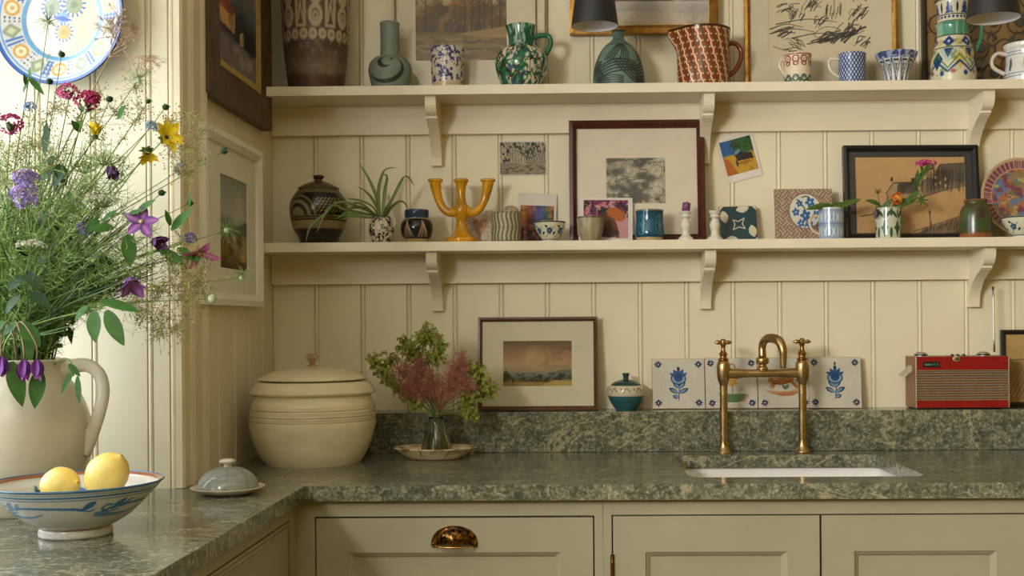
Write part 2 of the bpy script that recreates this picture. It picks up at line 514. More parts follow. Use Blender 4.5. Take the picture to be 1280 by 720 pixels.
# ================================================================== shelves
SH_D = 0.156
Z1 = W(810, 103.5, -SH_D).z
Z2 = W(806, 299.8, -SH_D).z
SH_T = 0.0225
def bracket_mesh(h, d, w):
    """shaped bracket: ogee nose at the top, a step, a long hollow curve down to a small foot"""
    pts = [(0, 0), (-d, 0), (-d, -0.012)]
    for a in np.linspace(0, PI / 2, 7): pts.append((-d + 0.026 * (1 - math.cos(a)) , -0.012 - 0.030 * math.sin(a)))
    pts.append((-d + 0.026, -0.048)); pts.append((-d + 0.032, -0.050))
    for t in np.linspace(0, 1, 10):
        pts.append((-d + 0.034 + (d - 0.034 - 0.020) * (1 - (1 - t) ** 2.2), -0.052 - (h - 0.060) * t ** 1.1))
    pts += [(-0.020, -h), (0, -h)]
    V, Q = prism(pts, 0, -w / 2, w / 2)
    return V, Q
def shelf(z, label, bpx, h):
    t = thing('wall_shelf', label, 'shelf', (0.6, 0, z), group=None)
    box('shelf_board', WALL_L + 0.001, 2.1, -SH_D, 0, z - SH_T, z, M_SHELF, t, 0.0012)
    box('back_rail', WALL_L + 0.001, 2.1, -0.02, 0.0, z - SH_T - 0.072, z - SH_T, M_SHELF, t, 0.001)
    V, Q = bracket_mesh(h, 0.135, 0.026)
    for px in bpx:
        x = W(px, 150, -0.14).x
        o = add('bracket', (V + np.array([x, 0, z - SH_T]), Q), M_SHELF, t, False)
    return t
shelf(Z1, 'upper cream painted wall shelf with the row of jugs and mugs', (537.5, 887, 1238, 1590), 0.150)
shelf(Z2, 'lower cream painted wall shelf with candlesticks, tiles and plant on it', (537.5, 887.5, 1238, 1590), 0.140)

# ================================================================== worktop
def stone(name, streak):
    t = NT(name)
    v = t.coords((1.0, 1.0, 1.0)); vs = t.coords(streak, (R(20), R(12), R(8)))
    a = t.noise(vs, 24, 9, 0.66, 0.9); b = t.noise(v, 130, 6, 0.7, 0.5); c = t.noise(vs, 2.6, 7, 0.62, 1.1); d = t.noise(v, 48, 7, 0.7, 1.0)
    base = t.ramp(a, [(0.30, (58, 60, 46)), (0.47, (100, 98, 74)), (0.58, (138, 130, 100)), (0.74, (188, 182, 156))])
    spk = t.ramp(b, [(0.36, (42, 56, 52)), (0.5, (112, 118, 104)), (0.64, (202, 198, 180))])
    col = t.mix(0.5, base, spk)
    mot = t.ramp(d, [(0.44, (0, 0, 0, 1)), (0.62, (0.8, 0.8, 0.8, 1))])
    col = t.mix(mot, col, (56, 62, 48))
    dv = t.ramp(c, [(0.488, (0, 0, 0, 1)), (0.498, (0.85, 0.85, 0.85, 1)), (0.508, (0, 0, 0, 1))])
    col = t.mix(dv, col, (170, 160, 130))
    t.l(col, t.b.inputs['Base Color'])
    t.l(t.ramp(b, [(0.3, (0.10, 0.10, 0.10, 1)), (0.7, (0.20, 0.20, 0.20, 1))]), t.b.inputs['Roughness'])
    return t.m
M_STONE = stone('green_veined_stone', (0.55, 1.6, 1.0))
LEDGE_Y = -0.10
CF = W(800, 605, 0)      # front edge depth is found from the worktop height
CFY = WZ(800, 605.5, ZC).y
LX = WZ(379, 608.5, ZC).x
HX0, HX1 = WZ(843.5, 571, ZC).x, WZ(1152, 592.3, ZC).x
HY1, HY0 = WZ(970, 568.8, ZC).y, WZ(1000, 596.0, ZC).y
TH = 0.030
wt = thing('worktop', 'green veined stone worktop running round the corner with sink cut-out', 'worktop', (0.4, -0.3, ZC))
def slab_with_hole(x0, x1, y0, y1, hx0, hx1, hy0, hy1, r, z0, z1):
    def rr(n=6):
        p = []
        for cx, cy, a0 in ((hx1 - r, hy1 - r, 0), (hx0 + r, hy1 - r, 90), (hx0 + r, hy0 + r, 180), (hx1 - r, hy0 + r, 270)):
            for k in range(n + 1):
                a = R(a0 + 90 * k / n); p.append((cx + r * math.cos(a), cy + r * math.sin(a)))
        return np.array(p)
    H = rr(); n = len(H); m = n // 4
    O = []
    cor = [(x1, y1), (x0, y1), (x0, y0), (x1, y0)]
    for k in range(n): O.append(cor[k // m])
    O = np.array(O)
    def lay(P, z): return np.hstack([P, np.full((len(P), 1), z)])
    V = np.vstack([lay(O, z1), lay(H, z1), lay(H, z0), lay(O, z0)])
    Q = []
    for k in range(n):
        k2 = (k + 1) % n
        for a, b in ((0, 1), (1, 2), (2, 3), (3, 0)):
            Q.append([a * n + k, a * n + k2, b * n + k2, b * n + k])
    return V, Q
V, Q = slab_with_hole(WALL_L + 0.0005, 2.1, CFY, -0.0005, HX0, HX1, HY0, HY1, 0.028, ZC - TH, ZC)
me = np_mesh('slab', V - np.array(origin(wt)), [np.array(Q)], False)
bm = bmesh.new(); bm.from_mesh(me)
bmesh.ops.remove_doubles(bm, verts=bm.verts[:], dist=1e-5)
bmesh.ops.dissolve_degenerate(bm, edges=bm.edges[:], dist=1e-6)
bmesh.ops.recalc_face_normals(bm, faces=bm.faces[:])
bm.to_mesh(me); bm.free()
link_mesh('slab', me, M_STONE, wt)
box('return_slab', WIN_X + 0.0005, LX, -3.2, CFY - 0.0004, ZC - TH, ZC, M_STONE, wt, 0.0012)
box('alcove_slab', WIN_X + 0.0005, WALL_L + 0.0005, CFY - 0.0002, REV_Y - 0.0005, ZC - TH, ZC, M_STONE, wt)
LZ = W(900, 513.8, LEDGE_Y).z
us = box('stone_upstand', WALL_L + 0.001, 2.1, LEDGE_Y, -0.0005, ZC + 0.0004, LZ, M_STONE, None, 0.001)
tag(us, 'low green stone upstand forming a ledge along the boarded wall', 'upstand')
# ================================================================== base cabinets
FY = CFY + 0.024                             # face of the cabinets
def fx(px, py=660): return W(px, py, FY).x
def fz(py, px=800): return W(px, py, FY).z
FTOP = ZC - TH - 0.0005
M_BRASS_OLD = None
def aged_brass(name, light=(176, 138, 74), dark=(92, 62, 30), rough=0.3, sc_=60, lo=0.3, hi=0.62):
    t = NT(name); v = t.coords()
    n = t.noise(v, sc_, 6, 0.65, 0.3); n2 = t.noise(v, sc_ * 0.3, 3)
    col = t.ramp(n, [(lo, dark), (hi, light)])
    t.l(col, t.b.inputs['Base Color']); t.set(Metallic=1.0)
    t.l(t.ramp(n2, [(0.3, (rough * 0.7,) * 3 + (1,)), (0.7, (rough * 1.4,) * 3 + (1,))]), t.b.inputs['Roughness'])
    return t.m
M_BRASS = aged_brass('aged_brass', (192, 164, 116), (150, 122, 80), 0.27, 40)
M_BRASS_DARK = aged_brass('dark_patinated_brass', (186, 136, 66), (40, 26, 16), 0.26, 150, 0.42, 0.66)

def panelled(name, x0, x1, z0, z1, sx, st, sb, parent, y=FY):
    """an inset shaker front: mitred stiles and rails, a bead and a sunk panel"""
    V, Q = ring_rect(x0, x1, z0, z1, (sx, sx, sb, st), y + 0.0005, y + 0.021)
    o = add(name, (V, Q), M_CAB, parent, False)
    a, b, c, d = x0 + sx, x1 - sx, z0 + sb, z1 - st
    V, Q = ring_rect(a, b, c, d, 0.011, y + 0.0035, y + 0.018, y + 0.0062, y + 0.0115)
    add('panel_bead', (V, Q), M_CAB, o, False)
    box('panel', a + 0.006, b - 0.006, y + 0.0112, y + 0.018, c + 0.006, d - 0.006, M_CAB, o)
    return o
G = 0.0028
# drawer unit
xa, xb_, xc, xd = fx(372.5), fx(393.5), fx(743), fx(764.5)
zr = fz(645.2, 570)
t = thing('drawer_cabinet', 'sage grey base cabinet with one wide drawer and dark cup handle', 'cabinet', ((xb_ + xc) / 2, FY, 0))
box('corner_stile', LX - 0.03, xb_, FY, FY + 0.022, 0.1, FTOP, M_CAB, t)
box('top_rail', xb_, xc, FY + 0.0004, FY + 0.022, zr, FTOP, M_CAB, t)
box('stile', xc, (xc + xd) / 2 - 0.0003, FY, FY + 0.022, 0.1, FTOP, M_CAB, t)
box('carcass', LX - 0.03, (xc + xd) / 2 - 0.001, FY + 0.023, -0.12, 0.1, FTOP - 0.02, M_GAP_SHADE, t)  # carcass coloured dark so the gaps round the drawers read as shade
box('plinth', LX - 0.03, (xc + xd) / 2 - 0.001, FY + 0.05, -0.14, 0.0, 0.1, M_CAB, t)
sx = fx(433.5) - fx(396); 
dh = 0.37
dr = panelled('drawer', xb_ + G, xc - G, zr - dh, zr - G * 1.3, fx(436) - xb_ - G, zr - fz(688.5, 570), 0.062, t)
panelled('drawer', xb_ + G, xc - G, 0.1 + G, zr - dh - G, fx(436) - xb_ - G, 0.055, 0.055, t)
# cup handle: half dome over a flat back plate with a rolled lip
hc = Vector((fx(568, 670), FY, fz(681.5, 568)))
hw = (fx(597, 670) - fx(539, 670)) / 2; hh = 0.038
def cup(hw, hh, dep):
    U, T = np.meshgrid(np.linspace(0, PI, 33), np.linspace(0, PI / 2, 13))
    X = -hw * np.cos(U) * (0.80 * np.cos(T) ** 0.55 + 0.0) ; Z = hh * 0.92 * np.sin(U) ** 0.9 * np.cos(T) ** 0.6
    Yv = -dep * np.sin(T) * (0.25 + 0.75 * np.sin(U) ** 0.55)
    V = np.stack([X, Yv, Z], -1)
    Vo = V.reshape(-1, 3); Vi = (V * np.array([0.94, 0.92, 0.94])).reshape(-1, 3)
    i, j = np.meshgrid(np.arange(12), np.arange(32), indexing='ij'); a = i * 33 + j
    Qo = np.stack([a, a + 1, a + 34, a + 33], -1).reshape(-1, 4)
    return join([(Vo, [Qo]), (Vi, [Qo[:, ::-1]])])
V, Q = cup(hw, hh, 0.026)
ch = add('cup_handle', (V + np.array(hc) + np.array([0, -0.002, 0.001]), Q), M_BRASS_DARK, dr)
th = np.linspace(0, PI, 30)
pl = [(-hw * math.cos(a), hh * math.sin(a) ** 0.8) for a in th]
pl += [(hw * 0.96, -0.004), (hw * 0.80, -0.004), (hw * 0.74, 0.0), (-hw * 0.74, 0.0), (-hw * 0.80, -0.004), (-hw * 0.96, -0.004)]
V, Q = prism(pl, 1, -0.0025, 0.0005)
add('back_plate', (V + np.array(hc), Q), M_BRASS_DARK, dr, False)
lip = [(hw * 0.79 * math.cos(a), -0.026 * math.sin(a) ** 0.6 - 0.001, 0) for a in np.linspace(PI, 0, 17)]
V, Q = tube(lip, 0.0016, 8, 40)
add('handle_lip', (V + np.array(hc), Q), plain((206, 160, 86), 0.25, 0.1, 40, 0, 1.0), dr)
for dx, dz in ((-0.9, 0.004), (0.9, 0.004), (-0.08, 0.9 * hh)):
    V, Q = revolve([(0.0005, 0.0022), (0.002, 0.0018), (0.003, 0.0)], 10)
    V = V[:, [0, 2, 1]] * np.array([1, -1, 1])
    add('screw', (V + np.array(hc) + np.array([dx * hw, -0.0026, dz]), Q), M_BRASS_DARK, dr)
# sink unit
xe, xf = fx(1025.5), fx(1288)
t = thing('sink_cabinet', 'sage grey base cabinet with panelled doors under the sink', 'cabinet', ((xd + xf) / 2, FY, 0))
xm = (xc + xd) / 2 + 0.0003
zr2 = fz(643.0, 900)
box('stile', xm, xd, FY, FY + 0.022, 0.1, FTOP, M_CAB, t)
box('top_rail', xd, 2.05, FY + 0.0004, FY + 0.022, zr2, FTOP, M_CAB, t)
box('plinth', xm, 2.05, FY + 0.05, -0.14, 0.0, 0.1, M_CAB, t)
box('gap_shade_board', xm, 2.05, FY + 0.0225, FY + 0.026, 0.1, FTOP - 0.02, M_GAP_SHADE, t)  # added dark sheet close behind the doors, painted shade for their gaps
stw = fx(806.5) - xd - G
sth = zr2 - fz(688.0, 900)
for a, b in ((xd, xe), (xe, xf), (xf + 0.034, xf + 0.434)):
    d = panelled('door', a + G, b - G * 0.6, 0.1 + G, zr2 - G, stw, sth, 0.07, t)
    if a == xd:
        V, Q = tube([(a + 0.001, FY - 0.001, fz(693, 768)), (a + 0.001, FY - 0.001, fz(693, 768) - 0.06)], 0.0038, 10, 4)
        add('hinge', (V, Q), aged_brass('rusty_hinge', (110, 76, 40), (60, 38, 22), 0.4), d)
box('stile', xf, xf + 0.034, FY, FY + 0.022, 0.1, FTOP, M_CAB, t)
# the return under the window side
RX = LX - 0.022
t = thing('return_cabinet', 'sage grey base cabinet facing sideways below the window worktop', 'cabinet', (RX, -1.5, 0))
ye = FY - 0.001
ya = ye - 0.045
zt = FTOP - 0.030
box('stile', RX - 0.022, RX, ya, ye, 0.1, FTOP, M_CAB, t)
box('top_rail', RX - 0.022, RX - 0.0004, -3.15, ya, zt, FTOP, M_CAB, t)
box('carcass', WIN_X + 0.03, RX - 0.024, -3.15, ye, 0.1, FTOP - 0.02, M_GAP_SHADE, t)  # same dark colour, painted shade between these fronts
box('plinth', WIN_X + 0.03, RX - 0.05, -3.15, ye, 0.0, 0.1, M_CAB, t)
yy = ya
for k in range(4):
    y1 = yy - G; y0 = yy - 0.6
    o = box('drawer', RX - 0.02, RX - 0.0006, y0 + G, y1, 0.56, zt - G * 1.3, M_CAB, t, 0.001)
    V, Q = tube([(RX + 0.0004, y0 + 0.016, zt - 0.013), (RX + 0.0004, y1 - 0.012, zt - 0.013), (RX + 0.0004, y1 - 0.012, 0.58)], 0.0035, 8, None)
    add('cock_bead', (V, Q), M_CAB, o)
    box('door', RX - 0.02, RX - 0.0006, y0 + G, y1, 0.1 + G, 0.56 - G, M_CAB, t, 0.001)
    yy = y0
# ================================================================== sink
M_CER = plain((236, 230, 224), 0.12, 0.02, 10)
t = thing('undermount_sink', 'white ceramic undermount sink set below the stone', 'sink', ((HX0 + HX1) / 2, (HY0 + HY1) / 2, ZC - TH))
def basin(x0, x1, y0, y1, zt, dep, r, th_):
    def rr(x0, x1, y0, y1, r, n=5):
        p = []
        for cx, cy, a0 in ((x1 - r, y1 - r, 0), (x0 + r, y1 - r, 90), (x0 + r, y0 + r, 180), (x1 - r, y0 + r, 270)):
            for k in range(n + 1):
                a = R(a0 + 90 * k / n); p.append((cx + r * math.cos(a), cy + r * math.sin(a)))
        return p
    loops = []
    for off, z, rad in ((th_, zt, r + th_), (0, zt, r), (-0.002, zt - dep * 0.5, r), (-0.006, zt - dep + 0.025, r), (-0.028, zt - dep, r)):
        loops.append([(x, y, z) for x, y in rr(x0 - off, x1 + off, y0 - off, y1 + off, rad)])
    n = len(loops[0]); V = [p for l in loops for p in l]
    Q = [[a * n + k, a * n + (k + 1) % n, (a + 1) * n + (k + 1) % n, (a + 1) * n + k] for a in range(len(loops) - 1) for k in range(n)]
    c = len(V); V.append(((x0 + x1) / 2, (y0 + y1) / 2, zt - dep - 0.004))
    T = [[4 * n + k, 4 * n + (k + 1) % n, c] for k in range(n)]
    V0 = np.array(V); V1 = V0 + np.array([0, 0, -0.008])
    return join([(V0, [np.array(Q), np.array(T)]), (V1, [np.array(Q), np.array(T)])])
add('basin', basin(HX0 - 0.004, HX1 + 0.004, HY0 - 0.004, HY1 + 0.004, ZC - TH - 0.001, 0.20, 0.03, 0.018), M_CER, t)
V, Q = revolve([(0.0005, 0), (0.03, 0.0), (0.038, 0.003), (0.04, 0.0)], 24)
add('drain', (V + np.array([(HX0 + HX1) / 2, (HY0 + HY1) / 2, ZC - TH - 0.203]), Q), plain((190, 188, 180), 0.2, 0.05, 30, 0, 1.0), t)

# ================================================================== bridge tap
ty = WZ(905, 566, ZC).y
s = sc(ty)
pL, pR = W(904.5, 500, ty).x, W(1003, 500, ty).x
def tz(py, px=950): return W(px, py, ty).z
t = thing('bridge_tap', 'aged brass bridge tap with cross handles standing behind the sink', 'tap', ((pL + pR) / 2, ty, ZC))
for x, px, dy in ((pL, 904.5, 0), (pR, 1003, -1.0)):
    def z(y): return W(px, y + dy, ty).z
    pr = [(9.8, None), (9.8, 565), (8.6, 563.5), (6.4, 559), (5.3, 553), (5.0, 540), (5.0, 486), (5.6, 480), (8.0, 472), (8.8, 463), (8.4, 456), (7.2, 452.5), (6.4, 451)]
    P = [(r * s, ZC if y is None else z(y)) for r, y in pr]
    o = lathe_obj('pillar', [(r, zz - ZC) for r, zz in P], M_BRASS, t, None, None, 40, n=90)
    o.location = Vector((x, ty, ZC)) - origin(t)
    pr = [(6.3, 451), (6.5, 449), (4.6, 447.5), (4.4, 444), (5.6, 443), (4.6, 441.5), (3.4, 439.5), (2.7, 437), (2.6, 433.5), (3.6, 431.5), (3.8, 428), (3.2, 425), (1.5, 423.4)]
    o = lathe_obj('valve', [(r * s, z(y) - ZC) for r, y in pr], aged_brass('valve_brass', (170, 126, 70), (110, 76, 42), 0.3, 50), t, None, None, 32, n=70)
    o.location = Vector((x, ty, ZC)) - origin(t)
    for ang in ((0.25, 0.25 + PI / 2) if dy == 0 else (0.05, 0.05 + PI / 2)):
        d = Vector((math.cos(ang), math.sin(ang), 0)); c = Vector((x, ty, z(428)))
        L = 11.5 * s
        pts = [c - d * L, c - d * L * 0.93, c - d * L * 0.78, c - d * L * 0.6, c, c + d * L * 0.6, c + d * L * 0.78, c + d * L * 0.93, c + d * L]
        V, Q = tube(pts, [0.5 * s, 2.5 * s, 2.8 * s, 1.7 * s, 2.2 * s, 1.7 * s, 2.8 * s, 2.5 * s, 0.5 * s], 12, 28)
        add('cross_handle', (V, Q), M_BRASS, o.parent)
    V, Q = revolve([(0.0005, 0.0012), (2.6 * s, 0.001), (2.9 * s, 0.0)], 20)
    add('ceramic_button', (V + np.array([x, ty, z(423.8)]), Q), plain((226, 212, 190), 0.25, 0.05), o.parent)
zb = tz(466.5)
V, Q = tube([(pL, ty, zb), (pL + 10 * s, ty, zb), (pL + 16 * s, ty, zb), ((pL + pR) / 2, ty, zb), (pR - 16 * s, ty, zb), (pR - 10 * s, ty, zb), (pR, ty, zb)],
            [6.6 * s, 6.2 * s, 5.0 * s, 5.2 * s, 5.0 * s, 6.2 * s, 6.6 * s], 24, 50)
add('bridge', (V, Q), M_BRASS, t)
xs = W(953, 450, ty).x
o = lathe_obj('spout_collar', [(r * s, tz(y) - zb) for r, y in ((6.6, 464), (7.2, 460.5), (5.6, 457.5), (5.2, 455.5), (8.0, 454), (8.2, 448.5), (6.4, 446.8), (5.0, 445.5))], M_BRASS, t, None, None, 32, n=48)
o.location = Vector((xs, ty, zb)) - origin(t)
dv = Vector((0.55, -0.835, 0))
a = Vector((xs, ty, tz(446))); rise = tz(428.5) - a.z
pts = [a, a + Vector((0, 0, rise * 0.8)), a + dv * 0.012 + Vector((0, 0, rise + 0.008)), a + dv * 0.034 + Vector((0, 0, rise + 0.011)), a + dv * 0.058 + Vector((0, 0, rise + 0.004)),
       a + dv * 0.070 + Vector((0, 0, rise - 0.016)), a + dv * 0.071 + Vector((0, 0, rise - 0.04)), a + dv * 0.071 + Vector((0, 0, rise - 0.058))]
V, Q = tube(pts, [5.0 * s, 4.8 * s, 5.2 * s, 5.8 * s, 6.0 * s, 5.4 * s, 4.3 * s, 3.6 * s], 20, 60)
add('spout', (V, Q), M_BRASS, t)
# ================================================================== pots and pictures: builders
def pot(name, label, cat, cx, Y, zb, prof, cv=None, color=None, inner=None, rough=0.25, handle=None, hr=3.0, group=None, wall=1.6, depth=None,
        seg=96, shape=None, spl=True, body='body', bump=0.0, n=64, extra=None, flat=1.0, hcol=None, base=None):
    """prof: [(half width px, image y)] bottom -> top at depth Y; first point sits on zb. handle: image points in the pot's own plane"""
    s = sc(Y)
    c = W(cx, 300, Y)
    P = []
    for i, (r, y) in enumerate(prof):
        z = zb if i == 0 else W(cx, y, Y).z
        P.append((r * s, z - zb))
    P = np.array(P)
    c = Vector((W(cx, prof[len(prof) // 2][1], Y).x, Y, zb))
    if cv is None: cvv = None
    else:
        h = np.sum(np.hypot(np.diff(P[:, 0]), np.diff(P[:, 1]))); asp = 2 * PI * P[:, 0].max() / h
        cvv = cv(asp)
    m = painted(rough, 0.5, bump) if (cv is not None or color is not None) else None
    parts = handle is not None or extra
    t = thing(name, label, cat, c, (0, 0, 0), group) if parts else None
    o = lathe_obj(body if parts else name, P, m, t, None if parts else c, cvv, seg, inner, wall * s, depth, shape, True, n, spl, color)
    if not parts: tag(o, label, cat, group)
    if handle is not None:
        pts = [W(x, y, Y) for x, y in handle]
        V, Q = tube(pts, [hr * s, hr * s * 0.9, hr * s * 1.05], 14, 36, True, flat)
        col = np.tile(lin(hcol if hcol is not None else (color if color is not None else cvv.C[-1].mean(0))), (len(V), 1))
        add('handle', (V, Q), m, t, True, False, col)
    return t if parts else o

def leaning(name, label, cat, x0, x1, ytop, zb, Yb, lean, group=None, rotz=0.0, roll=0.0):
    """root for a flat thing leaning on the wall: returns root, width, height; local origin is bottom centre of its front"""
    Ym = Yb
    a, b = W(x0, (ytop + 300) / 2, Ym), W(x1, (ytop + 300) / 2, Ym)
    zt = W((x0 + x1) / 2, ytop, Ym).z
    t = thing(name, label, cat, ((a.x + b.x) / 2, Yb, zb), (-lean, roll, rotz), group)
    return t, (b.x - a.x), (zt - zb) / math.cos(lean)

def framed(t, w, h, fw, fd, fmat, mount=None, img=None, cv=None, inner=None, mrough=0.8, glass=True, shape=0.3, fill=None):
    """frame, mount, print and glass in the root's local axes (front faces -y, origin bottom centre)"""
    V, Q = ring_rect(-w / 2, w / 2, 0, h, fw, -fd, 0.0, -fd * (1 + shape * 0.2), -fd * (1 - shape))
    add('frame', (V, Q), fmat, t, False, True)
    box('backing', -w / 2 + fw * 0.5, w / 2 - fw * 0.5, -0.002, -0.0004, fw * 0.5, h - fw * 0.5, plain((120, 96, 66), 0.8), t, 0, True)
    if mount is not None:
        ix0, ix1, iz0, iz1 = img
        V, Q = ring_rect(-w / 2 + fw * 0.6, w / 2 - fw * 0.6, fw * 0.6, h - fw * 0.6, (ix0 + w / 2 - fw * 0.6, w / 2 - fw * 0.6 - ix1, iz0 - fw * 0.6, h - fw * 0.6 - iz1), -fd * 0.45, -0.0022)
        add('mount', (V, Q), mount, t, False, True)
        if inner is not None:
            V, Q = ring_rect(ix0 - inner[0], ix1 + inner[0], iz0 - inner[0], iz1 + inner[0], inner[0], -fd * 0.45 - 0.002, -fd * 0.4, None, -fd * 0.45)
            add('slip', (V, Q), inner[1], t, False, True)
    else:
        ix0, ix1, iz0, iz1 = -w / 2 + fw * 0.9, w / 2 - fw * 0.9, fw * 0.9, h - fw * 0.9
    obj_grid('print', ix0, ix1, iz0, iz1, -fd * 0.35, cv, painted(mrough, 0.2), t, 0.002)
    if glass:
        box('glass', -w / 2 + fw * 0.7, w / 2 - fw * 0.7, -fd * 0.62, -fd * 0.58, fw * 0.7, h - fw * 0.7, glass_pane(), t, 0, True)
def wood(c1, c2, rough=0.4, scale=18):
    key = ('wood', c1, c2, rough)
    if key in _MC: return _MC[key]
    t = NT('stained_wood'); v = t.coords((1, 1, 0.25)); n = t.noise(v, scale * 3, 6, 0.6, 1.2)
    t.l(t.ramp(n, [(0.3, c1), (0.7, c2)]), t.b.inputs['Base Color']); t.set(Roughness=rough)
    t.bump(n, 0.1, 0.001)
    _MC[key] = t.m
    return t.m
def imgrect(t, w, h, x0, x1, ytop, ybot, px0, px1, py0, py1):
    """sub-rectangle given in image pixels relative to the outer rectangle x0..x1, ytop..ybot"""
    fx_ = lambda p: -w / 2 + w * (p - x0) / (x1 - x0)
    fz_ = lambda p: h * (ybot - p) / (ybot - ytop)
    return fx_(px0), fx_(px1), fz_(py1), fz_(py0)
# ================================================================== things on the upper shelf
YS = -0.085
rnd = random.Random(5)
# tall brown stoneware vase
def c_brown(asp):
    c = Cv(220, 130, asp, (92, 72, 56))
    c.C = c.C * (0.62 + 0.75 * c.n(26, 26, 3, 4))[..., None]
    c.blend(sm(0.62, 0.8, c.n(60, 60, 9, 2)) * 0.6, (150, 134, 112))
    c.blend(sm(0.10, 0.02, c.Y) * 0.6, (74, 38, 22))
    c.blend(sm(0.2, 0.12, c.Y) * sm(0.06, 0.1, c.Y) * 0.4, (150, 140, 116))
    wh = (204, 188, 160)
    k = 0; n = 14; dx = asp / n
    y0, y1 = 0.33, 0.56
    for i in range(n):
        x = (i + 0.5) * dx
        if i % 2 == 0:
            c.line([(x - .28 * dx, y0), (x + .28 * dx, y0), (x + .28 * dx, y1), (x - .28 * dx, y1), (x - .28 * dx, y0)], .013, wh, .85)
            c.line([(x, y1 - .03), (x + .1 * dx, y1 - .08), (x - .05 * dx, y0 + .1), (x - .15 * dx, y0 + .03)], .006, wh, .8)
            c.line([(x, y0 + .11), (x + .18 * dx, y0 + .03)], .006, wh, .8)
        else:
            for q, yc in enumerate((y0 + .055, y1 - .055)):
                c.ell(x, yc, .36 * dx, .05, wh, ring=.013, a=.85, wob=.2, seed=i)
                c.ell(x, yc - .005, .14 * dx, .018, wh, ring=.007, a=.8)
    n = 22; dx = asp / n
    for i in range(n):
        c.ell((i + .5) * dx, 0.285, .30 * dx, .021, wh, ring=.011, a=.85, wob=.3, seed=i + 50)
        c.ell((i + .5) * dx, 0.285, .07 * dx, .007, wh, a=.8)
        c.ell((i + .5) * dx, 0.615, .30 * dx, .021, wh, ring=.011, a=.85, wob=.3, seed=i + 90)
    for y in (0.66,): c.line([(0, y), (asp, y)], .008, wh, .7)
    for i in range(n):
        c.ell((i + .5) * dx, 0.72, .3 * dx, .035, wh, ring=.010, a=.7)
    return c
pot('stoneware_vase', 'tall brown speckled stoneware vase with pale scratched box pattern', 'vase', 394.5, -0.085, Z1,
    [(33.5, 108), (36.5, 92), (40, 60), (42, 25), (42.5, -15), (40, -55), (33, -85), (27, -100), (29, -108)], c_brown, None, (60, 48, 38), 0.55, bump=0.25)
# bottle vase
def c_bottle(asp):
    c = Cv(180, 110, asp, (126, 138, 124))
    c.C = c.C * (0.92 + 0.16 * c.n(14, 14, 2))[..., None]
    m = asp / 2; dk = (36, 42, 36)
    gz = (126, 138, 124)
    c.ell(m - .02, .26, .27, .20, dk); c.ell(m - .05, .295, .255, .185, gz)
    c.ell(m - .03, .345, .10, .085, dk); c.ell(m + .015, .362, .09, .07, gz)
    c.ell(m + .07, .385, .02, .018, dk)
    for a in (-.5, .5): c.line([(m + a, .12), (m + a * .95, .3), (m + a * .75, .42)], (.05, .015), dk, 1, True)
    return c
pot('bottle_vase', 'grey green bottle vase with long neck and carved dark crescent', 'vase', 487.5, -0.09, Z1,
    [(22, 106), (25.5, 98), (27, 89), (25, 80), (19, 73.5), (12.8, 71.5), (12, 69), (11.8, 50), (11.9, 34), (12.3, 30), (11.4, 28.4)], c_bottle, None, (70, 78, 70), 0.5, spl=True)
# sponged tumbler
def sponge(base, blue, seed, sx=9, band=None, thr=(.47, .53), rng=None):
    def f(asp):
        c = Cv(200, 72, asp, base)
        m = sm(thr[0], thr[1], c.n(sx, sx, seed, 3)); hole = sm(.56, .62, c.n(sx * 2.2, sx * 2.2, seed + 5, 2))
        m = np.clip(m - hole * 0.9, 0, 1)
        if rng: m = m * sm(rng[0] - .01, rng[0], c.Y) * sm(rng[1] + .01, rng[1], c.Y)
        c.blend(m, blue)
        if band: c.blend(sm(band[0], band[0] - .01, c.Y), band[1])
        return c
    return f
pot('tumbler', 'small tumbler sponged in dark blue with bare clay foot', 'cup', 559.5, -0.09, Z1,
    [(18.8, 106), (19.4, 103), (20, 96), (20.6, 80), (21.6, 61)], sponge((216, 206, 190), (38, 46, 104), 4, 13, (.17, (206, 184, 146))), None, (196, 188, 172), 0.25, spl=False)
# green spattered jug
def c_greenjug(asp):
    c = Cv(220, 110, asp, (214, 204, 178))
    n = c.n(7, 5, 11, 3); ridge = np.abs(c.n(15, 9, 21, 2) - .5)
    c.blend(sm(.5, .6, c.n(14, 8, 8, 3)), (34, 116, 74))
    c.blend(sm(.10, .05, ridge) * .9, (24, 92, 58))
    c.blend(sm(.052, .02, np.abs(c.n(13, 9, 33, 2) - .5)), (66, 30, 22))
    c.blend(sm(.66, .72, c.n(16, 12, 44, 2)) * .7, (40, 70, 110))
    c.blend(sm(.66, .72, c.Y) * .75, (22, 92, 66))
    c.blend(sm(.66, .72, c.Y) * sm(.55, .62, c.n(14, 10, 3, 2)) * .7, (200, 200, 180))
    return c
pot('spatter_jug', 'round white jug dripped with green and brown glaze', 'jug', 652, -0.100, Z1,
    [(24, 105), (29, 98), (32.8, 86), (32.8, 76), (28, 65), (19, 58.5), (16.2, 55), (16.4, 45), (17.5, 36), (18.2, 32.5)], c_greenjug, None, (30, 70, 52), 0.16,
    handle=[(667, 47), (676, 44.5), (685, 45), (688.5, 53), (685, 63), (680, 69)], hr=3.4, hcol=(36, 104, 72), extra=True,
    shape=lambda th, z: 1 + 0.10 * np.exp(-((th + PI / 2) / 0.28) ** 2) * np.clip((z - 0.125) / 0.02, 0, 1))
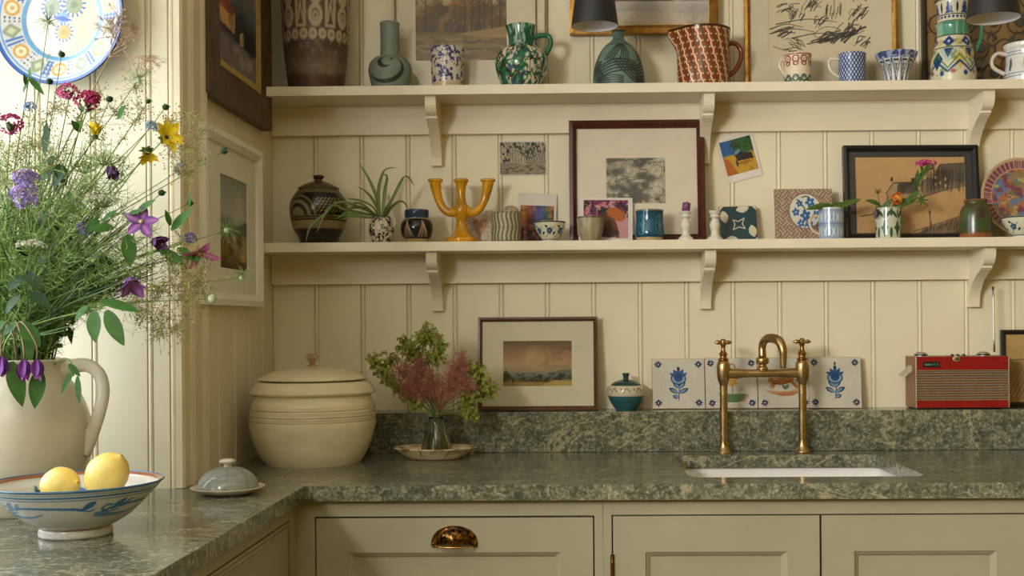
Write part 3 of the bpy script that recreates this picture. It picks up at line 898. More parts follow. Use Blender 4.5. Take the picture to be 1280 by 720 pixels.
# green carved bottle
def c_carved(asp):
    c = Cv(240, 120, asp, (106, 132, 116)); dk = (38, 46, 42)
    m = asp / 2
    for x0 in np.arange(-3, 4):
        o = m + x0 * asp / 4
        for k in range(5):
            c.line([(o - .34, .12 + k * .045), (o - .05, .20 + k * .05), (o + .3, .23 + k * .035)], .022, dk, 1, True)
        for k in range(5):
            c.line([(o - .1 + k * .055, .40), (o + .05 + k * .06, .22), (o + .24 + k * .06, .06)], .022, dk, .9, True)
        for k in range(4):
            c.line([(o - .26 + k * .05, .40), (o - .14 + k * .05, .58), (o - .02 + k * .03, .68)], .022, dk, 1, True)
            c.line([(o + .02 + k * .05, .40), (o + .06 + k * .04, .55), (o + .03 + k * .03, .68)], .022, dk, 1, True)
            c.line([(o - .36, .03 + k * .03), (o - .1, .04 + k * .035), (o + .06, .03 + k * .03)], .02, dk, .8, True)
    c.line([(0, .70), (asp, .70)], .016, dk); c.blend(sm(.71, .72, c.Y), (104, 134, 122))
    c.blend(sm(.97, .98, c.Y), (52, 58, 52))
    return c
pot('carved_bottle', 'teal green bottle shaped vase carved with black curved bands', 'vase', 773, -0.085, Z1,
    [(31.5, 104), (32.3, 100), (30.5, 86), (26, 72), (19, 60), (11, 53), (7.6, 49.5), (7.2, 46), (7.8, 41.5), (8.6, 39)], c_carved, None, (40, 50, 46), 0.5)
# red slipware jug
def c_red(asp):
    c = Cv(260, 100, asp, (150, 58, 32))
    n = 32; dx = asp / n
    for i in range(-5, n + 2):
        x = i * dx
        col = ((230, 214, 176), (52, 84, 44))[i % 2]
        y = np.linspace(0, 1, 26)
        pts = [(x + dx * 4 * (1 - t) * 0.9 + (.012 if i % 2 == 0 else 0) * math.sin(t * 46), t) for t in y]
        c.line(pts, .022 if i % 2 == 0 else .024, col)
        for k in range(9):
            t = (k + .5) / 9
            c.ell(x + dx * .5 + dx * 3.6 * (1 - t), t, .014, .014, (238, 216, 150))
    for i in range(-4, n + 2, 2):
        for k in range(9):
            t = (k + .1) / 9
            c.ell(i * dx + dx * 1.45 + dx * 3.6 * (1 - t), t, .022, .03, (132, 44, 26), a=.8)
    c.blend(sm(.955, .97, c.Y), (70, 34, 20))
    return c
pot('slipware_jug', 'red brown slipware jug with trailed cream and green wavy stripes', 'jug', 878.5, -0.085, Z1,
    [(32, 104), (32.3, 98), (32.5, 80), (33, 60), (34, 44), (34.6, 38)], c_red, None, (96, 44, 26), 0.16,
    handle=[(909, 55), (919, 54.5), (926, 63), (925.5, 76), (918, 89), (909, 95)], hr=3.2, hcol=(104, 42, 24), extra=True, spl=False,
    shape=lambda th, z: 1 + 0.26 * np.exp(-((th + PI / 2) / 0.30) ** 2) * np.clip((z - 0.085) / 0.035, 0, 1) ** 1.3)
# three small cups
def c_mug1(asp):
    c = Cv(200, 70, asp, (222, 206, 178)); n = 10; dx = asp / n
    for i in range(n):
        x = (i + .5) * dx
        c.ell(x, .80, dx * .36, .10, (150, 72, 56), ring=.035); c.ell(x, .66, dx * .26, .06, (150, 72, 56), ring=.03); c.ell(x, .8, .02, .03, (150, 72, 56))
        c.line([(x - dx * .5, .95), (x + dx * .5, .95)], .03, (150, 72, 56))
        c.ell(x, .2, dx * .3, .09, (70, 98, 74), ring=.05); c.ell(x + dx * .5, .14, dx * .16, .08, (70, 98, 74))
        c.ell(x, .22, .03, .03, (40, 60, 90))
    return c
GM = 'small cups standing along the upper shelf'
pot('mug', 'cream mug printed with red lacework above green sprigs', 'mug', 997, -0.095, Z1,
    [(16.6, 100), (16.9, 92), (16.8, 80), (17.2, 68.4)], c_mug1, None, (216, 204, 182), 0.2, handle=[(982, 75), (975.5, 76.5), (975, 84), (980, 92), (983, 95)], hr=2.0, group=GM, hcol=(216, 200, 170), spl=False)
def c_mug2(asp):
    c = Cv(200, 70, asp, (206, 210, 214)); u = c.X * 8.5; v = c.Y * 5.5
    d = np.abs(((u + v) % 1) - .5) + np.abs(((u - v) % 1) - .5)
    c.blend(sm(.36, .46, d), (42, 66, 124)); c.blend(sm(.2, .1, d) * .5, (60, 90, 150))
    return c
pot('mug', 'white mug covered in a dark blue lattice print', 'mug', 1065, -0.095, Z1,
    [(16.2, 99), (16.6, 90), (16.6, 78), (17.2, 67.8)], c_mug2, None, (206, 206, 200), 0.2, handle=[(1049, 74), (1039, 74), (1036, 80), (1040, 90), (1050, 97)], hr=2.0, group=GM, hcol=(214, 202, 180), spl=False)
def c_fac(asp):
    c = Cv(240, 80, asp, (206, 204, 196)); n = 12; dx = asp / n; bl = (62, 70, 112)
    for i in range(n):
        x = (i + .5) * dx
        c.poly([(x - dx * .30, .74), (x + dx * .30, .74), (x + dx * .02, .04), (x - dx * .02, .04)], (60, 66, 72))
        c.poly([(x - dx * .2, .68), (x + dx * .2, .68), (x, .14)], (196, 194, 182)); c.poly([(x - dx * .1, .6), (x + dx * .1, .6), (x, .3)], (70, 74, 84))
        c.line([(x - dx * .5, .78), (x - dx * .03, .0)], .03, bl)
        c.line([(x + dx * .5, .78), (x + dx * .03, .0)], .03, bl)
    c.blend(sm(.77, .79, c.Y), (150, 158, 182))
    c.blend(sm(.79, .8, c.Y) * sm(.5, .56, c.n(9, 9, 5, 2)), (62, 74, 120))
    return c
pot('faceted_bowl', 'small blue and white bowl with scalloped faceted sides', 'bowl', 1120.5, -0.095, Z1,
    [(12.5, 98.5), (15, 92), (20, 80), (25.8, 67.5)], c_fac, None, (190, 190, 190), 0.25, spl=False, shape=lambda th, z: 1 + 0.035 * np.cos(12 * th))
# tall painted pitcher
def c_pitch(asp):
    c = Cv(240, 150, asp, (206, 198, 168)); n = 6; dx = asp / n
    B = (34, 56, 116); G_ = (70, 138, 110)
    c.blend(sm(.56, .57, c.Y) * sm(.75, .74, c.Y), (140, 172, 144))
    c.blend(sm(.56, .57, c.Y) * sm(.75, .74, c.Y) * sm(.45, .6, c.n(16, 1.5, 7, 3)) * .8, (62, 130, 104))
    for i in range(n):
        x = (i + .5) * dx
        c.poly([(x, .56), (x + .10, .485), (x, .42), (x - .10, .485)], B); c.ell(x, .49, .018, .018, (200, 210, 210))
        c.ell(x + dx * .5, .48, .07, .045, (176, 164, 96), a=.7)
        c.poly([(x - .12, .40), (x + .12, .40), (x, .22)], (208, 190, 96) if i % 2 else (168, 190, 180))
        c.poly([(x - .06, .40), (x + .06, .40), (x, .28)], B); c.poly([(x + dx * .5, .37), (x + dx * .5 + .08, .27), (x + dx * .5, .14), (x + dx * .5 - .08, .27)], (204, 176, 80) if i % 2 == 0 else (28, 70, 92))
        c.line([(x - dx * .5, .24), (x, .12), (x + dx * .5, .24)], .022, B, .9); c.line([(x - dx * .5, .32), (x, .16), (x + dx * .5, .32)], .014, (44, 110, 84), .8)
        c.ell(x + .06, .12, .03, .025, (170, 90, 60)); c.ell(x - .07, .10, .025, .03, B)
        c.ell(x, .90, .055, .04, B); c.ell(x, .95, .04, .03, B, a=.8); c.poly([(x - .08, .845), (x + .08, .845), (x, .92)], (40, 60, 118))
        c.ell(x + dx * .5, .91, .02, .06, (40, 46, 60))
        for k in range(4): c.ell(x - dx * .5 + dx * k / 4, .80, .022, .016, B)
    for y in (.415, .57, .75, .83): c.line([(0, y), (asp, y)], .009, (60, 56, 44))
    c.blend(sm(.62, .7, c.n(14, 14, 71, 3)) * sm(.07, .1, c.Y) * sm(.54, .5, c.Y) * .6, (88, 110, 70))
    return c
pot('painted_pitcher', 'tall tin glazed pitcher painted in blue, green and ochre', 'pitcher', 1191, -0.090, Z1,
    [(27.5, 99), (27.8, 92), (27, 78), (24, 62), (20.5, 52), (19.2, 42), (19.6, 34), (21.2, 31.2), (19.2, 29), (18.6, 20), (19.5, 8), (20.2, 3.5)], c_pitch, None, (150, 160, 140), 0.22,
    handle=[(1209, 10), (1222, 14), (1227, 30), (1226, 48), (1220, 62), (1214, 68)], hr=2.8, hcol=(70, 128, 100))
def c_mug3(asp):
    c = Cv(200, 80, asp, (220, 214, 204)); n = 8; dx = asp / n
    for y in (.15, .22, .70, .77): c.line([(0, y), (asp, y)], .02, (120, 140, 160))
    for i in range(n):
        c.ell((i + .5) * dx, .45, .05, .17, (126, 96, 64) if i % 2 else (80, 92, 96))
    return c
pot('mug', 'pale mug with thin blue bands and dark oval leaf marks', 'mug', 1283, -0.095, Z1,
    [(26, 97), (26.5, 93), (24.5, 80), (25, 66), (27, 61), (27.5, 56.5)], c_mug3, None, (214, 208, 200), 0.2, handle=[(1260, 69), (1247, 67), (1240, 75), (1242, 85), (1256, 93)], hr=2.4, group=GM, hcol=(218, 208, 196))

# pendant lamps over the worktop, switched off
def pendant(px, py, rb, label, tilt):
    Y = -0.30
    c = W(px, py, Y); s = sc(Y)
    t = thing('pendant_lamp', label, 'lamp', c, (0, 0, 0), 'pendant lamps over the worktop')
    r0, r1, h = rb * s, rb * s * 0.66, 0.135
    V, Q = revolve([(r1 - 0.002, h), (r1, h + 0.001), (r1 + 0.0005, h - 0.002), (r0, 0.001), (r0, 0.0), (r0 - 0.0012, 0.0003)], 48)
    sh = add('lamp_shade', (V, Q), plain((30, 28, 26), 0.55, 0.15, 40), t, True, True)
    V, Q = revolve([(r0 - 0.0013, 0.0004), (r1 - 0.002, h - 0.002), (0.0005, h - 0.002)], 48)
    li = add('shade_lining', (V, Q), plain((222, 220, 218), 0.6, 0.03), sh, True, True)
    V, Q = revolve([(0.0005, h + 0.03), (0.012, h + 0.028), (0.018, h), (0.017, h - 0.05), (0.0005, h - 0.052)], 24)
    add('lamp_holder', (V, Q), plain((150, 120, 70), 0.3, 0.1, 40, 0, 1.0), t, True, True)
    V, Q = tube([(0, 0, h + 0.025), (0, 0, 2.5 - c.z)], 0.003, 8, 4)
    add('cord', (V, Q), plain((60, 50, 40), 0.7), t, True, True)
    V, Q = revolve([(0.05, 2.499 - c.z), (0.045, 2.475 - c.z), (0.01, 2.465 - c.z), (0.0005, 2.464 - c.z)], 32)
    add('ceiling_rose', (V, Q), plain((150, 120, 70), 0.3, 0.1, 40, 0, 1.0), t, True, True)
    return t
pendant(743.5, 33, 29.5, 'black lamp shade with white lining hanging above the carved green bottle', 0)
pendant(1241.5, 23.5, 33, 'black lamp shade with white lining hanging beside the tall painted pitcher', 0)

# ---- pictures standing on the upper shelf
LEAN = R(1.8)
# landscape with cream mount
def c_land():
    c = Cv(180, 140, 1.3, (150, 126, 80))
    c.grad([(0, (120, 98, 56)), (.3, (140, 114, 66)), (.38, (112, 92, 54)), (.6, (126, 104, 60)), (.8, (186, 162, 112)), (1, (206, 186, 142))])
    c.blend(sm(.42, .6, c.n(9, 9, 3, 5)) * sm(.34, .4, c.Y) * sm(1.0, .7, c.Y), (78, 62, 34))
    for x, y, r in ((.17, .58, .18), (.46, .50, .12), (.62, .66, .2), (1.15, .55, .2), (.9, .72, .24), (.3, .75, .12)):
        c.blend(sm(1.15, .6, np.hypot((c.X - x) / r, (c.Y - y) / (r * .95)) + .9 * (c.n(18, 18, 7, 4) - .5)) * .8, (140 + 16 * x, 106, 46))
        c.blend(sm(1.0, .5, np.hypot((c.X - x - .03) / r, (c.Y - y + .05) / (r * .8)) + 1.2 * (c.n(22, 22, 27, 4) - .5)) * .6, (74, 58, 32))
    for x, h_ in ((.80, .98), (.90, 1.0), (.14, .9), (.70, .95), (1.08, .95), (1.2, .98), (.98, 1.0)):
        c.line([(x, .40), (x + .01, .7), (x - .005, h_)], (.020, .008), (62, 48, 30), .9)
        for k in range(8):
            y = .55 + .055 * k
            c.line([(x, y), (x + (.07 if k % 2 else -.07), y + .06)], .007, (66, 52, 32), .75)
    c.blend(sm(.33, .31, c.Y) * sm(.45, .62, c.n(5, 20, 9, 4)) * .7, (86, 70, 40))
    c.poly([(.6, .36), (1.3, .46), (1.3, .30), (.9, .32)], (172, 140, 80), .75)
    c.poly([(.5, .30), (1.3, .24), (1.3, .20), (.7, .27)], (92, 74, 42), .6)
    c.blend(sm(.31, .27, c.Y) * sm(.55, .7, c.n(8, 24, 19, 3)) * .55, (184, 160, 108))
    return c
t, w, h = leaning('framed_painting', 'brown wooded river landscape in wide cream mount and pale frame', 'picture', 484, 681.5, -95, Z1, -0.016, LEAN)
M_PALE = wood((206, 192, 164), (222, 208, 180))
framed(t, w, h, 11 * sc(0), 0.014, M_PALE, plain((214, 202, 172), 0.85, 0.03), imgrect(t, w, h, 484, 681.5, -95, 108, 520, 634, -22, 66), c_land())
V, Q = ring_rect(-w / 2 + .02, w / 2 - .02, 0.0185, h - .02, 0.003, -.0155, -.012)
add('inner_edge', (V, Q), wood((100, 78, 50), (126, 98, 62)), t, False, True)
# gold framed sea picture
def c_sea():
    c = Cv(150, 100, 1.4, (186, 176, 160))
    c.grad([(0, (176, 160, 138)), (.12, (190, 176, 156)), (.25, (168, 160, 152)), (.40, (182, 176, 170)), (.42, (120, 116, 116)), (.47, (150, 150, 156)), (.7, (186, 190, 198)), (1, (170, 182, 198))])
    c.blend(sm(.45, .7, c.n(4, 9, 5, 5)) * .5, (206, 192, 170))
    c.blend(sm(.55, .7, c.n(9, 3, 15, 4)) * sm(.4, .3, c.Y) * .4, (150, 136, 118))
    c.line([(.2, .43), (.6, .44), (1.0, .43)], .03, (74, 68, 68), .8)
    c.line([(1.1, .46), (1.35, .47)], .05, (84, 74, 76), .8)
    return c
gold = aged_brass('gilded_frame', (186, 140, 70), (120, 82, 38), 0.45, 30); 
t, w, h = leaning('framed_painting', 'pale grey shore painting in gold frame hanging behind carved bottle', 'picture', 713, 897.5, -52, W(805, 45.5, 0).z, -0.012, 0.0)
framed(t, w, h, 11.5 * sc(0), 0.022, gold, None, None, c_sea(), glass=False, shape=0.45)
V, Q = ring_rect(-w / 2 + 10.5 * sc(0), w / 2 - 10.5 * sc(0), 10.5 * sc(0), h - 10.5 * sc(0), 0.004, -.0135, -.006)
add('slip', (V, Q), plain((196, 168, 112), 0.5), t, False, True)
# charcoal drawing
def c_char():
    c = Cv(220, 170, 1.34, (214, 198, 164)); r_ = random.Random(8)
    c.blend(sm(.5, .8, c.n(5, 5, 3)) * .3, (198, 180, 144)); X0 = c.X
    dk = (44, 40, 36)
    def scr(x, y, n, dx, dy, w, a=.9):
        for k in range(n):
            p = (x + r_.uniform(-.1, .1), y + r_.uniform(-.05, .05))
            c.line([p, (p[0] + dx * r_.uniform(.5, 1.3), p[1] + dy * r_.uniform(.2, 1.3) + .02), (p[0] + 2 * dx * r_.uniform(.6, 1.2), p[1] + 2 * dy * r_.uniform(.3, 1.3))], w * r_.uniform(.4, 1.3), dk, a, True)
    for y, x0, x1 in ((.30, .02, .6), (.36, .02, .45), (.24, .3, 1.0), (.42, .1, .9)):
        c.line([(x0, y), ((x0 + x1) / 2, y + .06), (x1, y + .02)], (.012, .004), dk, .9, True)
    scr(.75, .2, 9, .12, .05, .012); scr(.9, .22, 8, .08, .07, .016); scr(.15, .3, 6, .1, .03, .014)
    scr(.55, .16, 5, .12, .02, .014); scr(.3, .2, 8, .05, -.03, .007); scr(.25, .12, 7, .05, -.02, .007)
    scr(.35, .48, 14, .03, .05, .008); scr(.62, .4, 10, .04, .04, .009); scr(.5, .62, 16, .05, .05, .007); scr(.2, .6, 12, .06, .02, .006); scr(.85, .5, 14, .01, .08, .006)
    scr(.25, .8, 18, .04, .06, .007); scr(.6, .82, 20, .05, .05, .008); scr(.85, .8, 14, .03, .07, .007)
    c.line([(.58, .3), (.68, .22), (.85, .24), (.94, .34), (.75, .38), (.6, .3)], .005, dk, .8, True)
    scr(1.15, .5, 16, .05, .06, .008); scr(1.2, .75, 16, .03, .07, .008); scr(1.05, .25, 12, .08, .07, .014); scr(1.2, .15, 8, .06, .05, .010); scr(.7, .9, 14, .06, .04, .008)
    c.line([(.06, .14), (.2, .1), (.3, .12), (.26, .03)], .006, dk, .8, True)
    return c
t, w, h = leaning('framed_drawing', 'loose charcoal landscape drawing in gilt frame behind the mugs', 'picture', 930.5, 1122, -112, Z1, -0.016, LEAN)
framed(t, w, h, 7.2 * sc(0), 0.016, aged_brass('thin_gilt', (196, 150, 78), (140, 98, 46), 0.4, 50), plain((206, 194, 166), 0.85, 0.03), imgrect(t, w, h, 930.5, 1122, -112, 105, 961, 1088.5, -32, 63), c_char())
# block printed textile in a dark frame
def c_text():
    c = Cv(230, 200, 1.15, (152, 122, 74)); r_ = random.Random(4)
    c.blend(sm(.4, .7, c.n(30, 30, 2, 3)) * .25, (128, 100, 58))
    br, bl, rd = (70, 50, 34), (74, 78, 80), (92, 52, 36)
    for i in range(6):
        for j in range(6):
            x = .1 + i * .2 + (.1 if j % 2 else 0); y = .08 + j * .18
            c.ell(x, y, .075, .07, br, ring=.010, a=.9); c.ell(x + .02, y + .01, .035, .03, bl, a=.85); c.ell(x + .02, y + .01, .035, .03, br, ring=.006)
            c.line([(x - .07, y), (x - .13, y + .06), (x - .1, y + .13)], .009, rd, .9, True)
            for k in range(5):
                a = r_.uniform(0, 6.28); q = r_.uniform(.07, .11)
                c.leaf(x + q * math.cos(a), y + q * math.sin(a), a + r_.uniform(-.6, .6), .055, .014, (bl, br, (60, 58, 46))[k % 3], .85)
    return c
t, w, h = leaning('framed_textile', 'dark framed tan textile with brown and grey leafy scrolls', 'picture', 1152, 1352, -75, Z1, -0.016, LEAN)
framed(t, w, h, 6.5 * sc(0), 0.013, wood((34, 24, 16), (56, 38, 24)), None, None, c_text(), glass=True)
# ================================================================== things on the lower shelf
YL = -0.085
# big dark lidded jar
def c_dark(asp):
    c = Cv(240, 120, asp, (38, 30, 22)); cr = (140, 124, 92)
    c.C = c.C * (.85 + .3 * c.n(12, 12, 4))[..., None]
    m = asp / 2
    c.blend(sm(.26, .27, c.Y) * sm(.41, .40, c.Y), cr)
    for y in (.44, .48): c.line([(0, y), (asp, y)], .014, (110, 98, 72))
    for o in (m - .28, m - .28 + asp / 2, m - .28 - asp / 2):
        up = sm(.485, .49, c.Y)
        d = np.hypot((c.X - o), (c.Y - .49))
        for r0, r1 in ((.0, .14), (.20, .26), (.32, .345)):
            c.blend(sm(r0 - .005, r0 + .005, d) * sm(r1 + .006, r1 - .006, d) * up, (128, 116, 86))
    for o in (m + .28, m + .28 - asp / 2):
        for i in range(7):
            for j in range(5):
                x = o - .2 + i * .065 + (j % 2) * .03; y = .55 + j * .05
                c.line([(x, y), (x + .03, y + .022)], .014, (150, 136, 104))
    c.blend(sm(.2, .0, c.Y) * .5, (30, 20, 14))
    c.blend(sm(.88, .89, c.Y), (96, 88, 64))
    return c
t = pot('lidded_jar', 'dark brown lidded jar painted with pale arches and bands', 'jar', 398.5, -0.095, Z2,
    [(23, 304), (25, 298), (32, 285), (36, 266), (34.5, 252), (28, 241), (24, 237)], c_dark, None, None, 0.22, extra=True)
lid = [(24, 239), (25.5, 236.8), (25, 235), (17, 230.5), (9, 227.6), (5.2, 226.5), (4.8, 224.5), (6.8, 222), (6.6, 219.8), (3, 218.8)]
s_ = sc(-0.095)
def c_lid(asp):
    c = Cv(120, 60, asp, (84, 72, 48)); c.line([(0, .3), (asp, .3)], .03, (40, 32, 22)); c.line([(0, .5), (asp, .5)], .02, (40, 32, 22)); c.blend(sm(.74, .76, c.Y), (52, 42, 28)); return c
o = lathe_obj('lid', [(r * s_, W(398.5, y, -0.095).z - Z2) for r, y in lid], painted(0.25), t, None, c_lid(2.0))
# plant jug
def c_spl(asp):
    c = Cv(180, 80, asp, (216, 206, 178)); m = sm(.55, .6, c.n(11, 9, 6, 3)); c.blend(m, (44, 40, 40)); c.blend(sm(.6, .66, c.n(8, 9, 26, 2)) * .7, (96, 100, 98)); c.blend(sm(.95, .96, c.Y) * .6, (60, 56, 50)); return c
PJ = pot('plant_jug', 'small cream jug spattered with dark spots holding spider plant', 'jug', 477, -0.095, Z2,
    [(11, 304), (12.4, 300), (15.2, 292), (15.8, 286), (14, 278), (11.6, 274), (11.2, 271)], c_spl, None, (90, 84, 70), 0.2,
    handle=[(485, 273), (491, 272), (494, 277), (491, 286), (486, 292)], hr=1.7, hcol=(214, 202, 172))
M_SPIDER = NT('spider_plant_leaf'); 
_a = M_SPIDER.n('ShaderNodeAttribute', attribute_name='Col'); M_SPIDER.l(_a.outputs['Color'], M_SPIDER.b.inputs['Base Color']); M_SPIDER.set(Roughness=0.45)
M_SPIDER = M_SPIDER.m
def blade(pts, w, seg=14, cols=((58, 84, 34), (120, 140, 76)), fold=0.25, taper=0.7):
    P = spline(pts, seg); T = np.gradient(P, axis=0); T /= np.linalg.norm(T, axis=1)[:, None]
    v = np.array(CAM) - P; v /= np.linalg.norm(v, axis=1)[:, None]
    v = v * 0.8 + np.array([0, 0, 0.6])
    B = np.cross(T, v); B /= np.linalg.norm(B, axis=1)[:, None] + 1e-9
    N = np.cross(B, T)
    t = np.linspace(0, 1, seg)
    ww = w * np.clip(np.sin(PI * (0.12 + 0.88 * t)) ** taper, 0.03, 1)
    Lf = P - B * ww[:, None] + N * (ww * fold)[:, None]; Rt = P + B * ww[:, None] + N * (ww * fold)[:, None]
    V = np.stack([Lf, P, Rt], 1).reshape(-1, 3)
    Q = []
    for i in range(seg - 1):
        for j in range(2): Q.append([i * 3 + j, i * 3 + j + 1, i * 3 + 4 + j, i * 3 + 3 + j])
    c = np.tile(np.stack([lin(cols[0]), lin(cols[1]), lin(cols[0])]), (seg, 1))
    return V, [np.array(Q)], c
SP = thing('spider_plant', 'green spider plant with long arching leaves in spattered jug', 'plant', W(477, 275, -0.095))
sp = [[(476, 273), (470, 245), (460, 222), (449, 204)], [(477, 273), (466, 250), (455, 238), (446, 233)], [(475, 273), (473, 240), (478, 218), (484, 211), (496, 209.5)],
      [(478, 273), (481, 240), (484, 222), (480, 218), (474, 225)], [(479, 273), (490, 250), (502, 226), (508, 220), (514, 226), (518, 233)], [(479, 273), (482, 262), (486, 255), (490, 252)],
      [(481, 273), (489, 260), (499, 252), (506, 254), (511, 262)], [(474, 273), (468, 262), (460, 255), (446, 250), (432, 248)], [(473, 272), (460, 262), (440, 260), (426, 270), (415, 268)],
      [(473, 271), (455, 268), (435, 268), (418, 274)], [(473, 270), (450, 266), (430, 262), (416, 256), (404, 272), (396, 291)], [(473, 272), (455, 262), (425, 252), (408, 266), (388, 283), (382, 305)],
      [(472, 273), (458, 272), (440, 271), (424, 275)], [(473, 273), (456, 258), (445, 254), (432, 258)]]
for i, p in enumerate(sp):
    k = len(p)
    pts = [W(x, y, -0.095 - (0.078 if i >= 7 else 0.05 if i % 3 else -0.02) * (q / (k - 1)) ** 0.9) for q, (x, y) in enumerate(p)]
    if i in (10, 11): pts = [W(x, y, -0.095 - 0.115 * (q / (k - 1)) ** 0.8) for q, (x, y) in enumerate(p)]
    V, Q, c = blade([tuple(q) for q in pts], 0.0040, 16, ((62, 90, 34), (128, 146, 76)))
    add('leaf', (V, Q), M_SPIDER, SP, True, False, c)
# small dark jar
def c_small(asp):
    c = Cv(200, 80, asp, (30, 28, 32)); n = 6; dx = asp / n
    for i in range(n):
        x = (i + .5) * dx
        for k in range(4):
            c.line([(x - .16 + k * .05, .18), (x - .04 + k * .02, .5), (x, .66)], .018, (196, 176, 140) if k % 2 else (128, 70, 56), .9, True)
            c.line([(x + .2 - k * .04, .2), (x + .08 - k * .01, .45), (x + .01, .62)], .014, (186, 168, 132), .8, True)
    c.blend(sm(.13, .12, c.Y), (176, 150, 98)); c.blend(sm(.74, .76, c.Y), (44, 62, 92)); c.line([(0, .75), (asp, .75)], .02, (190, 168, 120))
    return c
pot('small_jar', 'little round black jar with pale leaf marks and blue rim', 'jar', 521, -0.095, Z2,
    [(14, 303), (15, 299.5), (18.5, 295), (20.3, 286), (18.8, 278), (15, 273.5), (14.8, 271), (15.3, 267), (15, 262.8)], c_small, None, (40, 50, 70), 0.15)
# candelabra
M_YEL = plain((206, 146, 26), 0.18, 0.22, 14)
yc = -0.09; s_ = sc(yc); zc = lambda y: W(577, y, yc).z
t = thing('candelabra', 'mustard yellow glazed three armed candle holder', 'candle holder', (W(576.8, 280, yc).x, yc, Z2))
def rel(pts): return [W(x, y, yc) for x, y in pts]
pr = [(19.8, 303), (20.2, 299.8), (19, 297.5), (13, 294.5), (8.6, 288), (6.6, 278), (7.6, 272), (9.6, 266), (9.4, 259), (6.4, 253), (5.2, 246), (5.6, 236), (7.4, 229.5), (9.2, 226.8), (9.4, 224.8), (8.2, 223.6)]
o = lathe_obj('column', [(r * s_, (Z2 if i == 0 else zc(y)) - Z2) for i, (r, y) in enumerate(pr)], M_YEL, t, None, None, 40, inner=None, n=90)
for sx_ in (-1, 1):
    cx = 577 + sx_ * 32.6
    V, Q = tube(rel([(577 + sx_ * 5, 262), (577 + sx_ * 13, 266), (577 + sx_ * 22, 261.5), (577 + sx_ * 28, 251), (577 + sx_ * 31, 240), (cx, 231), (cx + sx_ * .3, 226.5)]), [5.8 * s_, 5.4 * s_, 5.0 * s_, 4.9 * s_, 5.4 * s_, 6.6 * s_, 7.6 * s_], 20, 40)
    add('arm', (V, Q), M_YEL, t)
    o = lathe_obj('candle_cup', [(r * s_, zc(y) - zc(230)) for r, y in ((7.0, 231), (7.8, 227.5), (9.2, 226.8), (9.4, 224.8), (8.3, 223.8), (5.0, 224.2))], M_YEL, t, None, None, 32, n=24)
    o.location = Vector(W(cx + sx_ * .3, 230, yc)) - origin(t)
# cards leaning at the wall
def card(name, label, x0, x1, yt, yb, zb, Yb, lean, cv, roll=0.0, margin=None, rough=0.5, cat='postcard', paper=(214, 206, 196)):
    t, w, h = leaning(name, label, cat, x0, x1, yt, zb, Yb, lean, None, 0, roll)
    if margin is None:
        o = obj_grid('picture_side', -w / 2, w / 2, 0, h, -0.001, cv, painted(rough, 0.3), t, 0.0008)
    else:
        box('paper', -w / 2, w / 2, -0.0008, 0.0, 0, h, plain(paper, 0.6, 0.03), t, 0, True)
        l, r, b, tp = margin
        obj_grid('picture_side', -w / 2 + l * w, w / 2 - r * w, b * h, h - tp * h, -0.0013, cv, painted(rough, 0.3), t, 0.0004)
    return t
c = Cv(60, 70, .8, (214, 202, 180))
for x, y, r in ((.42, .45, .16), (.28, .62, .13), (.55, .62, .14), (.40, .3, .08)): c.blend(sm(1.3, .5, np.hypot(c.X - x, c.Y - y) / r) * .55, (176, 118, 84))
c.blend(sm(.6, .75, c.n(16, 16, 8, 2)) * .5, (160, 90, 70)); c.line([(.4, .25), (.2, .55), (.25, .72), (.4, .64), (.55, .75), (.66, .6), (.4, .25)], .02, (186, 130, 100), .6, True)
c.ell(.6, .86, .08, .04, (206, 160, 160), a=.6); c.ell(.3, .9, .05, .03, (180, 170, 140), a=.6)
card('greeting_card', 'pale card with a blotted reddish heart behind yellow candle holder', 583.5, 614.5, 262, 301, Z2, -0.022, R(8), c, cat='card')
# striped pot with egg
def c_str(asp):
    c = Cv(260, 70, asp, (178, 168, 136)); w = np.sin((c.X + .03 * np.sin(c.Y * 9)) * 42)
    c.blend(sm(.1, .5, w), (92, 84, 62)); c.blend(sm(.97, .98, c.Y) * .6, (80, 74, 56)); c.line([(0, .48), (asp, .48)], .03, (130, 120, 92), .6); c.blend(sm(.05, .04, c.Y), (90, 80, 60)); return c
pot('striped_pot', 'straight sided grey pot with wavy dark stripes', 'pot', 633, -0.10, Z2, [(18.6, 303), (19, 299), (19, 280), (19, 266.5)], c_str, None, (110, 100, 78), 0.5, spl=False, depth=0.03)
def c_egg(asp):
    c = Cv(90, 60, asp, (178, 160, 128)); c.blend(sm(.45, .6, c.n(6, 4, 3, 3)), (118, 134, 124)); c.blend(sm(.6, .7, c.n(9, 5, 13, 3)) * .7, (176, 108, 76)); return c
z0 = W(638, 283, -0.10).z
pot('marbled_ball', 'marbled stone ball resting in the striped pot', 'ball', 638.5, -0.10, z0, [(.5, 283), (8, 280), (11.6, 270), (10, 262), (6, 258.3), (.5, 257)], c_egg, None, None, 0.3)
